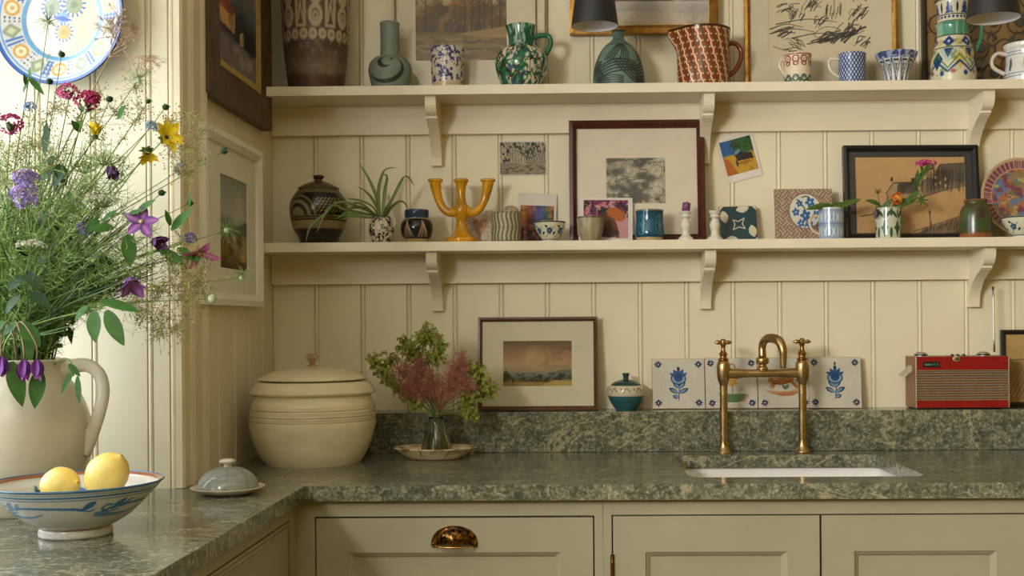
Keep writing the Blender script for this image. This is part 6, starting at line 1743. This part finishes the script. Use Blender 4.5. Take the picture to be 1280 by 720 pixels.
# painted plate on the reveal
def p_plate(X, Z, r, a):
    C = np.ones(X.shape + (3,)) * np.array([206, 202, 194.])
    def bl(m, c):
        nonlocal C; m = np.clip(m, 0, 1)[..., None]; C = C * (1 - m) + np.array(c, float) * m
    B = (64, 112, 178); N = (34, 48, 96)
    bl(sm(.60, .59, r), (214, 200, 176)); bl(sm(.56, .57, r) * sm(.63, .62, r), (110, 160, 200)); bl(sm(.94, .95, r), (60, 100, 170)); bl(sm(.985, .99, r), (40, 50, 100)); bl(sm(.895, .90, r) * sm(.925, .92, r), (120, 156, 200))
    band = sm(.64, .65, r) * sm(.89, .88, r)
    k = 14; aa = (a / (2 * PI) * k) % 1; idx = np.floor(a / (2 * PI) * k) % 2
    dots = np.hypot(((a * 14) % 1 - .5) * .06, ((r * 16) % 1 - .5) / 16); bl(band * sm(.017, .011, dots) * sm(.5, .9, np.abs(aa - .5) * 2), N)
    m = np.hypot((aa - .5) / .34, (r - .765) / .105)
    bl(band * sm(1.05, .95, m) * (idx == 0), (206, 158, 84)); bl(band * sm(.72, .62, m) * (idx == 0), (228, 214, 184)); bl(band * sm(.35, .25, m) * (idx == 0), (206, 170, 110))
    g = np.abs(aa - .5) / .36 + np.abs(r - .77) / .15; bl(band * sm(1.0, .9, g) * (idx == 1), (150, 158, 126)); bl(band * sm(.5, .4, g) * (idx == 1), (196, 196, 164))
    s2 = np.abs(((a / (2 * PI) * 7 + .02) % 1) - .5); bl(band * sm(.03, .02, np.abs(s2 - .46)) * .9, B)
    for x, z, q, c in ((-.17, .18, .13, (150, 158, 130)), (.17, .20, .14, (150, 158, 130)), (.02, -.2, .11, (206, 166, 92)), (0, .02, .08, (120, 160, 200))):
        d = np.hypot(X - x, Z - z); bl(sm(q * 1.4, q * 1.25, d) * sm(.2, .6, np.sin(np.arctan2(Z - z, X - x) * 14)), B); bl(sm(q, q * .85, d), c); bl(sm(q * .45, q * .3, d), tuple(v * .86 for v in c))
    d = np.abs(Z - .0 + .2 * X) + .25 * np.abs(X); bl(sm(.05, .03, d) * sm(.28, .2, np.abs(X)), (70, 100, 180))
    return C
t, Rr = disc_plate('wall_plate', 'large painted plate in blue, ochre and green on reveal wall', 72, 20, 87, REV_Y - .045, p_plate, lambda q: .14 if q < .55 else .14 - .34 * (q - .55) if q > .62 else .14 - .0243 * ((q - .55) / .07), (R(-2), 0, R(-6)), painted(.12), nang=300, nrad=110)
V, Q = tube([(0, .012 + .06 * Rr, Rr * .1), (0, .03, Rr * .9), (0, .032, Rr * 1.15)], .001, 6, 8); add('hanging_wire', (V, Q), plain((150, 140, 110), .4, .1, 30, 0, 1.0), t, True, True)
# ================================================================== the garden bouquet in the big jug
rb = random.Random(21)
MOUTH = W(jx_, 450, jY); MR = .045
def root_pt(r_=rb):
    a = r_.uniform(0, 6.28); q = MR * math.sqrt(r_.random())
    return Vector((MOUTH.x + q * math.cos(a), MOUTH.y + q * math.sin(a), MOUTH.z - .05))
def stem_path(head, bow=.12, r_=rb):
    b = root_pt(r_); d = head - b
    mid = b + d * .45 + Vector((-d.x * .16, -d.y * .1, abs(d.x) * bow + .02))
    return [b, b + Vector((d.x * .06, d.y * .06, .05)), mid, head]
BG = 'garden flowers in the big cream jug'
M_STEM = leafmat((84, 108, 44), (126, 146, 72)); M_STEMD = leafmat((96, 74, 60), (120, 110, 70))
M_LF = leafmat((40, 78, 26), (74, 116, 44), .4); M_LFD = leafmat((24, 48, 20), (46, 76, 32), .4)
def flower_stem(name, label, px, py, Y, r=.0013, cat='flower', m=None, extra=None, group=BG):
    head = W(px, py, Y); P = stem_path(head)
    if extra: P = P + [W(*e) for e in extra]
    t = thing(name, label, cat, P[0], (0, 0, 0), group)
    V, Q = tube([tuple(p) for p in P], [r * 1.2, r, r * .7], 6, 22); add('stem', (V, Q), m or M_STEM, t)
    return t, P[-1], (P[-1] - P[-2]).normalized()
def petal_mesh(name, L, wd, cols, curl=.2, cup=.2, n=7, tip=.8):
    t = np.linspace(0, 1, n); w = wd * np.sin(PI * np.clip(.10 + .88 * t, 0, 1)) ** tip
    us = np.linspace(-1, 1, 5)
    V = np.array([[a * L, u * ww, curl * L * a * a + cup * ww * u * u + .04 * wd * math.sin(9 * a + 4 * u)] for a, ww in zip(t, w) for u in us])
    Q = np.array([[i * 5 + j, (i + 1) * 5 + j, (i + 1) * 5 + j + 1, i * 5 + j + 1] for i in range(n - 1) for j in range(4)])
    C = np.array([lin(np.array(cols[0]) * (1 - abs(u) ** .7) + np.array(cols[1]) * abs(u) ** .7) * (.8 + .3 * a) for a in t for u in us])
    me = np_mesh(name, V, [Q], True, C); me.materials.append(painted(.55, .3)); return me
def ring_petals(t, c, nrm, me, n, open_=1.2, scale=1.0, jit=.12, name='petal'):
    """petals about the axis nrm; open_ is the angle from the axis"""
    nrm = Vector(nrm).normalized(); u = nrm.orthogonal().normalized(); v = nrm.cross(u)
    for k in range(n):
        a = 2 * PI * k / n + rb.uniform(-jit, jit); o = open_ + rb.uniform(-jit, jit)
        d = nrm * math.cos(o) + (u * math.cos(a) + v * math.sin(a)) * math.sin(o)
        put(name, me, orient(c, d, nrm) @ Matrix.Scale(scale * rb.uniform(.9, 1.1), 4), t)
P_CLEM = petal_mesh('petal', .030, .0088, ((190, 128, 196), (112, 58, 150)), -.25, .15)
P_CLEMD = petal_mesh('petal', .028, .0085, ((120, 70, 130), (70, 36, 92)), .15, .3)
P_PINK = petal_mesh('petal', .036, .0075, ((226, 150, 196), (186, 76, 152)), -.35, .2)
P_BELL = petal_mesh('petal', .030, .0105, ((170, 80, 150), (104, 52, 140)), .30, .35)
P_YEL = petal_mesh('petal', .034, .0090, ((240, 214, 48), (236, 204, 24)), -.15, .2)
P_SEP = petal_mesh('sepal', .014, .004, ((84, 110, 44), (60, 86, 34)), .1, .2)
def ball(c, r, sq=1.0, n=12):
    V, Q = revolve([(r * math.sin(a), -r * sq * math.cos(a)) for a in np.linspace(.05, PI - .05, 8)], n); return V + np.array(c), Q
def add_leaf(t, x0, y0, x1, y1, Y, w=.5, up=(0, -.75, .65), m=None, Y1=None):
    a = W(x0, y0, Y); b = W(x1, y1, (Y - .012) if Y1 is None else Y1); L = (b - a).length
    put('leaf', m or ME_LF, orient(a, b - a, up) @ Matrix.Diagonal((L / .05, w * L / .05 * 1.0 / .5 if False else w, w, 1)), t)
ME_LF = meshm('leaf', leaf_mesh(.05, .016, .12, .18, 9), M_LF); ME_LFD = meshm('leaf', leaf_mesh(.05, .016, .2, .25, 9), M_LFD)
# clematis
for (x, y, Y, n, op, me, lab, k, sc_) in (
    (177, 278, -1.03, (.2, -.9, .25), 1.25, P_CLEM, 'open violet clematis with pale yellow eye among green leaves', 5, 1.0),
    (190, 301, -1.02, (.8, -.35, -.25), .62, P_CLEMD, 'half open dark purple clematis just below the open violet one', 5, 1.0),
    (249, 314, -1.00, (.35, -.55, -.75), .85, P_PINK, 'pink clematis reaching out in front of white framed landscape', 4, .95),
    (163, 347, -1.04, (.3, -.35, -.9), .62, P_CLEM, 'nodding lilac clematis hanging low above two broad leaves', 5, 1.15),
    (138, 206, -.97, (.35, -.4, -.75), .55, P_CLEMD, 'dark plum clematis drooping beneath the yellow daisies', 5, 1.0)):
    t, c, d = flower_stem('clematis_flower', lab, x, y, Y, .0012, m=M_STEMD)
    ring_petals(t, c, n, me, k, op, sc_)
    V, Q = ball(c + Vector(n).normalized() * .004, .0035, 1.0, 10); add('flower_centre', (V, Q), plain((206, 190, 120), .6, .2, 200), t)
for i, (x, y, lab) in enumerate(((30, 450, 'hanging purple clematis bell, middle one of the three over jug'), (46, 450, 'hanging purple clematis bell beside the drooping leaf over jug neck'), (2, 446, 'hanging purple clematis bell at the far side of jug neck'))):
    P = [W(24, 470, -.955), W(18, 425, -1.05), W(20 + 6 * i if i < 2 else 8, 402, -1.085), W(x - 1, 430, -1.10), W(x, y, -1.10)]
    t = thing('clematis_bell', lab, 'flower', P[0], (0, 0, 0), BG)
    V, Q = tube([tuple(p) for p in P], .0013, 6, 24); add('stem', (V, Q), leafmat((120, 96, 78), (150, 128, 96)), t)
    ring_petals(t, P[-1], (0, 0, -1), P_BELL, 4, .42, .98, .06)
    ring_petals(t, P[-1], (.1, 0, -1), P_BELL, 3, .2, .9, .06)
# yellow daisies
for x, y, Y, n, op, k, lab, sc_ in ((207, 172, -1.0, (.70, -.45, .30), 1.0, 8, 'yellow daisy turned sideways, nearest the dark oil picture', .92),
                                (184, 190, -1.0, (.25, -.35, -.85), .75, 8, 'yellow daisy nodding downwards under the sideways one', .68),
                                (119, 171, -.97, (.1, -.2, .95), .38, 7, 'closed upright yellow daisy with petals folded together', .80)):
    t, c, d = flower_stem('yellow_daisy', lab, x, y, Y, .0013)
    ring_petals(t, c, n, P_YEL, k, op, sc_); ring_petals(t, c - Vector(n).normalized() * .002, [-v for v in n], P_SEP, 7, 1.5, .9, .1, 'sepal')
    V, Q = ball(c, .0055, .8); add('flower_centre', (V, Q), plain((58, 70, 28), .6, .2, 200), t)
# phlox heads
for x, y, Y, R_, n, col, lab in ((110, 127, -.98, .019, 26, (178, 22, 96), 'deep magenta phlox head just below the wall plate'), (86, 116, -.96, .016, 18, (206, 92, 142), 'paler pink phlox head beside the deep magenta one'),
                             (13, 157, -1.0, .022, 26, (190, 34, 122), 'bright magenta phlox head at window side of bouquet')):
    t, c, d = flower_stem('phlox_flower', lab, x, y + 8, Y)
    add('florets', florets(c + Vector((0, -.004, .012)), R_, n, .0075, None, n + int(x), (1.15, 1, .75)), plain(col, .5, .3, 130), t, False)
    ring_petals(t, c, (0, 0, 1), P_SEP, 6, .7, 1.3, .2, 'sepal')
# scabious
for x, y, Y, R_, lab in ((31, 245, -1.10, .024, 'round lavender scabious facing forward'), (32, 222, -1.06, .022, 'lavender scabious seen edge on above the round one'), (105, 286, -1.02, .013, 'small dusky blue scabious half hidden in foliage'), (238, 298, -1.0, .010, 'small faded mauve scabious near the pink clematis'), (56, 277, -.98, .012, 'small dark blue scabious deep in the greenery')):
    t, c, d = flower_stem('scabious_flower', lab, x, y, Y)
    big = R_ > .02
    add('florets', florets(c, R_, 60 if big else 24, .0058 if big else .0045, None, int(x) + 2, (1, .75, .9 if y > 230 else .5)), plain((158, 136, 196) if big else (112, 104, 150), .6, .25, 110), t, False)
    if big: add('flower_centre', florets(c + Vector((0, -.012, .002)), R_ * .45, 26, .0035, None, 44, (1, .7, .7)), plain((196, 170, 186), .6, .2, 200), t, False)
# pale umbels
M_UMB = plain((206, 206, 178), .6, .15, 160)
for x, y, Y, R_, lab in ((128, 248, -1.02, .028, 'largest white lacy umbel in middle of bouquet'), (130, 195, -.96, .034, 'pale green lacy umbel beside the plum clematis'), (38, 304, -1.06, .022, 'flat white umbel low at window side'), (8, 250, -1.0, .028, 'creamy umbel next to the lavender scabious'), (88, 255, -.98, .022, 'small white umbel tucked behind the scabious'), (105, 205, -.92, .026, 'greenish umbel set back towards reveal wall')):
    t, c, d = flower_stem('lace_umbel', lab, x, y + 12, Y)
    parts = []; tips = []
    for k in range(22):
        a = k * 2.4; q = math.sqrt((k + .5) / 22); p = c + Vector((R_ * q * math.cos(a), R_ * .8 * q * math.sin(a), .016 - .006 * q * q + .003 * rb.random())); tips.append(p); parts.append(tube([tuple(c), tuple((c + p) / 2 + Vector((0, 0, -.002))), tuple(p)], .0006, 4, 4, False))
    add('rays', join(parts), M_STEM, t)
    add('florets', join([florets(p, .0042, 6, .0022, None, k) for k, p in enumerate(tips)]), M_UMB if 'green' not in lab else plain((186, 196, 132), .6, .15, 160), t, False)
# little blue flowers
for x, y, lab in ((38, 135, 'tiny grey blue flower head near bright magenta phlox'), (190, 158, 'tiny pale blue flower beside the sideways yellow daisy'), (226, 211, 'tiny blue flower before the corner moulding, under the daisies')):
    t, c, d = flower_stem('blue_flower', lab, x, y, -.97, .0009)
    add('florets', florets(c, .009, 14, .0055, None, int(x)), plain((138, 158, 186), .6, .2, 120), t, False)
# love-in-a-mist heads with thread bracts and green buds
M_THR = leafmat((92, 124, 58), (140, 160, 96))
for x, y, Y, lab, R_ in ((302, 347, -.98, 'pale love-in-a-mist flower with thread like bracts before landscape', .021), (265, 373, -1.0, 'green love-in-a-mist bud hanging near foot of white picture frame', .009), (60, 28, -.93, 'spiky green love-in-a-mist head in front of wall plate', .022), (173, 100, -.95, 'feathery love-in-a-mist head between phlox and dried spray', .026), (283, 288, -.97, 'frilly green head reaching over white picture frame', .020)):
    t, c, d = flower_stem('mist_flower', lab, x, y, Y, .0010)
    parts = []
    for k in range(70):
        dd = Vector((rb.gauss(0, 1), rb.gauss(0, 1), rb.gauss(0, 1) + .3)).normalized(); L = R_ * rb.uniform(.7, 1.5); e = c + dd * L; m_ = c + dd * L * .5 + Vector((0, 0, .003)); parts.append(tube([tuple(c), tuple(m_), tuple(e)], [.00035, .0002], 3, 4, False))
    add('bracts', join(parts), M_THR if y > 60 else M_LF, t)
    V, Q = ball(c, .0042 if R_ > .01 else .007, 1.1); add('bud', (V, Q), plain((196, 206, 170), .6, .15), t)
for x, y, lab in ((280, 189, 'long bare stem with round green bud reaching over white picture'), (207, 134, 'round green bud above the sideways daisy'), (77, 68, 'small green bud in front of the plate'), (237, 254, 'green bud on leafy tip in front of the corner moulding'), (62, 102, 'pair of dark green buds below the plate rim'), (137, 124, 'green bud beside the deep magenta phlox'), (202, 241, 'slim dark bud over the open violet clematis'), (185, 127, 'tiny bud on thread thin stalk near the dried spray')):
    t, c, d = flower_stem('green_bud', lab, x, y, -.985, .0010)
    V, Q = ball(c, .0058 if x != 185 else .004, .9); add('bud', (V, Q), M_LFD, t); ring_petals(t, c, d, P_SEP, 5, 1.0, .6, .2, 'sepal')
# dried pinkish spray at the top
t, c, d = flower_stem('dried_spray', 'dry pinkish branching seed spray reaching up past the plate', 136, 72, -.90, .0017, 'flower', leafmat((150, 140, 90), (176, 160, 112)))
parts = []
def branch(p, d, L, n, r):
    e = p + d * L; parts.append(tube([tuple(p), tuple((p + e) / 2 + Vector((rb.gauss(0, .002), rb.gauss(0, .002), .002))), tuple(e)], [r, r * .7], 4, 4, False))
    if n == 0: return
    for k in range(3 if n > 1 else 4):
        dd = (d + Vector((rb.gauss(0, .55), rb.gauss(0, .45), rb.gauss(0, .5)))).normalized(); branch(p + d * L * rb.uniform(.5, 1), dd, L * rb.uniform(.5, .8), n - 1, r * .75)
for k, dd in enumerate(((.75, 0, .6), (.35, -.1, .9), (.95, .05, .1), (.6, .1, .8), (.9, -.1, .4), (.1, .1, 1))): branch(c, Vector(dd).normalized(), .042, 4, .0010)
add('seed_branches', join(parts), plain((190, 158, 126), .7, .2, 60), t)
# leafy stems with their large leaves
LS = [('leafy clematis stem with broad leaves beside the open violet flower', (150, 290, -1.03), [(124, 275, 106, 290, .75), (143, 285, 107, 285, .8), (160, 293, 163, 333, .9), (170, 268, 192, 248, .7), (128, 276, 145, 262, .5), (160, 268, 178, 262, .4)]),
      ('leafy clematis stem spreading towards the white framed picture', (225, 305, -1.01), [(214, 288, 239, 260, .75), (200, 312, 230, 330, .7), (222, 310, 240, 322, .6), (213, 282, 207, 262, .35), (230, 318, 250, 325, .6), (236, 262, 238, 240, .3)]),
      ('leafy stem with two broad leaves hanging above the jug handle', (128, 384, -1.06), [(126, 376, 175, 388, .7), (118, 388, 117, 428, .95), (133, 388, 154, 432, .95), (110, 382, 92, 400, .6)]),
      ('leafy stem drooping over the jug neck with long pointed leaves', (22, 405, -1.09), [(20, 404, 0, 418, .8), (25, 403, 50, 432, 1.0), (14, 452, 28, 508, 1.0), (50, 462, 42, 511, .95), (30, 420, 38, 450, .7), (5, 402, -20, 420, .8)]),
      ('dark leafy stem in the middle of the bouquet', (72, 215, -1.0), [(70, 212, 46, 226, .7), (72, 205, 82, 230, .8), (80, 212, 64, 232, .8), (55, 205, 68, 195, .6), (60, 178, 56, 152, .5), (62, 160, 52, 190, .6), (88, 240, 76, 268, .7)]),
      ('slender leafy stem climbing in front of the wall plate', (36, 98, -.95), [(36, 96, 55, 118, .4), (36, 100, 28, 116, .3), (38, 96, 37, 84, .35), (58, 78, 62, 66, .4), (34, 108, 30, 92, .3)]),
      ('leafy stem with narrow leaves below the deep magenta phlox', (104, 142, -.98), [(104, 140, 98, 128, .45), (104, 142, 116, 136, .4), (148, 148, 155, 131, .6), (104, 150, 90, 160, .5), (100, 165, 90, 150, .5)]),
      ('leafy stem with a curling leaf hanging below jug handle', (92, 470, -1.04), [(92, 462, 75, 494, .4), (97, 470, 99, 505, .45), (86, 455, 100, 470, .4)]),
      ('dark leafy stem low on the handle side above the jug', (110, 330, -1.0), [(108, 330, 130, 345, .6), (106, 340, 90, 362, .7), (118, 322, 146, 330, .6), (104, 350, 128, 366, .7), (95, 318, 84, 340, .6), (88, 300, 78, 322, .6)]),
      ('dark leafy stem low at window side above the jug', (30, 350, -1.04), [(28, 345, 8, 362, .7), (32, 340, 50, 360, .7), (24, 370, 4, 390, .7), (40, 365, 62, 384, .7), (34, 320, 20, 300, .6), (48, 330, 66, 314, .6)])]
for lab, (x, y, Y), lv in LS:
    if y > 460:
        P = [W(60, 465, -.96), W(76, 449, -1.0), W(88, 452, -1.03), W(x, y, Y)]
        t = thing('leafy_stem', lab, 'foliage', P[0], (0, 0, 0), BG); V, Q = tube([tuple(p) for p in P], .0013, 6, 16); add('stem', (V, Q), M_STEM, t)
    else: t, c, d = flower_stem('leafy_stem', lab, x, y, Y, .0015, 'foliage')
    for k, (x0, y0, x1, y1, w_) in enumerate(lv): add_leaf(t, x0, y0, x1, y1, Y + .01 - .006 * (k % 3), w_, (rb.uniform(-.3, .3), -.75, .6), ME_LFD if 'dark' in lab else ME_LF)
# uncountable filler: feathery foliage, grass stems, airy seeds
def ribbons(P, w):
    """P (n,k,3) polylines -> thin two-sided strips facing roughly the room"""
    P = np.asarray(P); n, k, _ = P.shape
    T = np.gradient(P, axis=1); vw = np.array([.25, -1.0, .2]); B = np.cross(T, vw); B /= np.linalg.norm(B, axis=2)[..., None] + 1e-9
    ww = np.asarray(w).reshape(-1, 1, 1) * np.linspace(1, .25, k)[None, :, None]
    V = np.stack([P - B * ww, P + B * ww], 2).reshape(-1, 3)
    a = (np.arange(n)[:, None] * k + np.arange(k - 1)[None, :]).reshape(-1) * 2
    return V, np.stack([a, a + 1, a + 3, a + 2], 1)
ng = np.random.default_rng(7)
def fan_head(lo=120, hi=330):
    while True:
        a = math.radians(ng.uniform(-42, 60)); L = ng.uniform(lo, hi)
        x, y = jx_ + math.sin(a) * L, 450 - math.cos(a) * L
        lim = 300 if a < math.radians(25) else 300 - 85 * (a - math.radians(25)) / math.radians(35)
        if x > -95 and L < lim: return x, y
def stuff(name, label, cat, V, Q, cols, rough=.55):
    me = np_mesh(name, V, [Q], True, cols); o = link_mesh(name, me, painted(rough, .25)); tag(o, label, cat, None, 'stuff'); return o
def greens(n, dark, light, rep):
    f = ng.random((n, 1)) ; return np.repeat(lin(dark) * (1 - f) + lin(light) * f, rep, axis=0)
stems = []; thr = []; thr_w = []
for i in range(480):
    x, y = fan_head(110, 300); Y = jY + ng.uniform(-.13, .17) * min(1, (450 - y) / 160)
    h = W(x, y, Y); P = stem_path(h, .10, rb); S_ = spline([tuple(p) for p in P], 12); stems.append(S_)
    if i < 340:
        for q in range(58):
            k = ng.uniform(2.5, 11); p = S_[int(k)] + (S_[min(int(k) + 1, 11)] - S_[int(k)]) * (k % 1)
            d = ng.normal(0, 1, 3) * np.array([1, .8, .8]) + np.array([0, -.1, .5]); d /= np.linalg.norm(d); L = ng.uniform(.012, .040)
            e = p + d * L; m_ = (p + e) / 2 + ng.normal(0, .003, 3); thr.append([p, m_, e]); thr_w.append(.00058)
V, Q = ribbons(stems, np.full(len(stems), .0008)); stuff('bouquet_stalks', 'tangle of thin green stalks fanning out of the big jug', 'foliage', V, Q, greens(len(stems), (50, 84, 28), (120, 146, 68), 24))
V, Q = ribbons(thr, thr_w); stuff('feathery_foliage', 'fine feathery green foliage filling the bouquet', 'foliage', V, Q, greens(len(thr), (54, 98, 28), (156, 180, 96), 6))
# grassy blades low in the bouquet
bl_ = []
for i in range(300):
    x, y = fan_head(60, 230); Y = jY + ng.uniform(-.10, .12); P = stem_path(W(x, y, Y), .12, rb); bl_.append(spline([tuple(p) for p in P], 10))
V, Q = ribbons(bl_, ng.uniform(.001, .0034, len(bl_))); stuff('grass_blades', 'dense dark green blades low in the bouquet', 'foliage', V, Q, greens(len(bl_), (26, 54, 16), (72, 112, 40), 20))
# small leaves crowding the lower half
lp = []
for i in range(900):
    S_ = stems[int(ng.integers(0, len(stems)))]; k = ng.uniform(1.5, 8.5); p = S_[int(k)] + ng.normal(0, .006, 3)
    d = ng.normal(0, 1, 3) * np.array([1, .6, .8]) + np.array([.1, -.2, .35]); d /= np.linalg.norm(d); L = ng.uniform(.012, .034); u = np.cross(d, ng.normal(0, 1, 3)); u /= np.linalg.norm(u) + 1e-9; w_ = L * ng.uniform(.12, .24)
    lp.append([p, p + d * L * .35 + u * w_, p + d * L, p + d * L * .35 - u * w_])
LP = np.array(lp).reshape(-1, 3); stuff('bouquet_leaves', 'many small dark green leaves crowding the middle of the bouquet', 'foliage', LP, np.arange(len(LP)).reshape(-1, 4), greens(len(lp), (30, 58, 20), (92, 126, 52), 4))
# airy seed haze towards the corner
tw = []; dots = []
for (cx, cy, rx, ry, n, Y) in ((205, 370, 52, 50, 46, -.99), (232, 175, 24, 42, 22, -.97), (150, 140, 40, 40, 16, -.93), (60, 180, 60, 50, 26, -.94), (235, 330, 25, 45, 20, -.99), (30, 220, 40, 60, 18, -.95)):
    b0 = W(cx - rx * .9, cy + ry * .2, Y)
    for i in range(n):
        a = ng.uniform(0, 6.28); q = math.sqrt(ng.random()); c = np.array(W(cx + rx * q * math.cos(a), cy + ry * q * math.sin(a), Y + ng.uniform(-.04, .04)))
        m_ = (c + np.array(b0)) / 2 + ng.normal(0, .012, 3); tw.append(spline([tuple(b0), tuple(m_), tuple(c)], 6))
        for k in range(14):
            e = c + ng.normal(0, .012, 3); tw.append(spline([tuple(c), tuple((c + e) / 2 + ng.normal(0, .003, 3)), tuple(e)], 6)); dots.append(e)
            if k % 2: dots.append((c + e) / 2 + ng.normal(0, .004, 3))
V, Q = ribbons(tw, np.full(len(tw), .0004)); 
OC = np.array([[1, 0, 0], [-1, 0, 0], [0, 1, 0], [0, -1, 0], [0, 0, 1], [0, 0, -1]]) * .0015
OT = np.array([[0, 2, 4], [2, 1, 4], [1, 3, 4], [3, 0, 4], [2, 0, 5], [1, 2, 5], [3, 1, 5], [0, 3, 5]])
D = np.array(dots); DV = (D[:, None, :] + OC[None] * ng.uniform(.6, 1.3, (len(D), 1, 1))).reshape(-1, 3); DT = (np.arange(len(D))[:, None, None] * 6 + OT[None]).reshape(-1, 3)
me = np_mesh('seed_haze', np.vstack([V, DV]), [Q, DT + len(V)], True, np.vstack([greens(len(tw), (112, 114, 58), (164, 160, 104), 12), greens(len(D), (136, 122, 74), (196, 178, 122), 6)]))
tag(link_mesh('seed_haze', me, painted(.6, .2)), 'airy haze of tiny straw coloured seed heads at the bouquet edges', 'foliage', None, 'stuff')

# ================================================================== the small posy in the glass vase
VB = Vector((vb.x, vb.y, ZC + .012)); NECK = vb.z + H
PG = 'sprigs in the small glass vase'
def sprig(name, label, clusters, col, seed, size, dens, spread):
    r_ = random.Random(seed); top = W(*clusters[0])
    b = VB + Vector((r_.uniform(-.018, .018), r_.uniform(-.012, .012), 0)); nk = Vector((vb.x + r_.uniform(-.009, .009), vb.y + r_.uniform(-.008, .008), NECK))
    t = thing(name, label, 'flower', b, (0, 0, 0), PG)
    parts = [tube([tuple(b), tuple(nk), tuple((nk + top) / 2 + Vector((0, 0, .01))), tuple(top)], [.0013, .0012, .0008], 5, 16)]; fl = []
    for cl in clusters:
        c = W(*cl[:3]); R_ = spread
        parts.append(tube([tuple(nk + Vector((0, 0, .006))), tuple((nk + c) / 2 + Vector((0, -.004, .006))), tuple(c)], [.0010, .0006], 4, 8, False))
        for k in range(dens):
            dd = Vector((r_.gauss(0, 1), r_.gauss(0, 1), r_.gauss(0, 1))).normalized() * R_ * r_.random() ** .5
            p = c + dd; parts.append(tube([tuple(c - Vector((0, 0, R_ * .6))), tuple(c + dd * .5), tuple(p)], [.0005, .0003], 3, 4, False)); fl.append(p)
    add('stems', join(parts), leafmat((92, 104, 44), (128, 136, 70)) if col[1] > col[0] * .85 else plain((150, 110, 84), .7, .2, 60), t)
    Vs, Ts = [], []
    if size > .002:
        o = join([florets(p, .0028, 2, size, None, k) for k, p in enumerate(fl)]); add('florets', o, plain(col, .6, .35, 90), t, False)
    else:
        D = np.array([tuple(p) for p in fl]); nn = len(D)
        P3 = np.stack([np.repeat(D, 4, 0), np.repeat(D, 4, 0) + ng.normal(0, .0035, (nn * 4, 3)), np.repeat(D, 4, 0) + ng.normal(0, .007, (nn * 4, 3))], 1)
        V, Q = ribbons(P3, np.full(nn * 4, .0005)); DV = (P3[:, 2][:, None, :] + OC[None] * .55).reshape(-1, 3); DT = (np.arange(nn * 4)[:, None, None] * 6 + OT[None]).reshape(-1, 3)
        V2, Q2 = np.vstack([V, DV]), [Q, DT + len(V)]; add('florets', (V2, Q2), plain(col, .65, .3, 90), t, False)
    return t
LIME = (150, 158, 56)
sprig('lime_sprig', 'tall lime green sprig at the top of small posy', [(530, 425, -.21), (515, 440, -.20), (545, 445, -.22), (535, 418, -.21), (507, 432, -.2), (525, 450, -.2), (548, 430, -.21)], LIME, 1, .0046, 60, .026)
sprig('lime_sprig', 'lime green sprig leaning out towards the crock', [(478, 462, -.21), (488, 450, -.2), (485, 475, -.21), (498, 485, -.2), (470, 450, -.2)], LIME, 2, .0044, 46, .022)
sprig('lime_sprig', 'lime green sprig overlapping the frame of the moorland watercolour', [(600, 470, -.22), (605, 490, -.21), (590, 462, -.21), (612, 486, -.21), (585, 500, -.22)], LIME, 3, .0046, 56, .025)
sprig('lime_sprig', 'short lime green sprig drooping near vase rim', [(590, 520, -.22), (582, 510, -.22), (520, 505, -.22), (508, 495, -.21)], LIME, 4, .0044, 40, .020)
PK = (166, 98, 84)
sprig('smoke_bush_sprig', 'hazy dusky pink sprig on the crock side of posy', [(520, 475, -.23), (505, 465, -.22), (530, 490, -.23), (512, 488, -.22), (540, 478, -.23), (525, 460, -.22)], PK, 5, .001, 80, .031)
sprig('smoke_bush_sprig', 'hazy dusky pink sprig on the watercolour side of posy', [(570, 465, -.23), (580, 475, -.22), (562, 480, -.23), (575, 455, -.22), (586, 488, -.22), (552, 490, -.23)], (178, 108, 92), 6, .001, 80, .031)
pts = []
for k in range(10):
    b = VB + Vector((rb.uniform(-.02, .02), rb.uniform(-.014, .014), 0)); n_ = Vector((vb.x + rb.uniform(-.009, .009), vb.y, NECK)); pts.append(tube([tuple(b), tuple(n_), tuple(n_ + Vector((rb.uniform(-.03, .03), 0, .05)))], .0015, 5, 8))
st = add('posy_stalks', join(pts), M_LF); tag(st, 'bundle of green stalks standing in the glass vase', 'foliage', None, 'stuff')
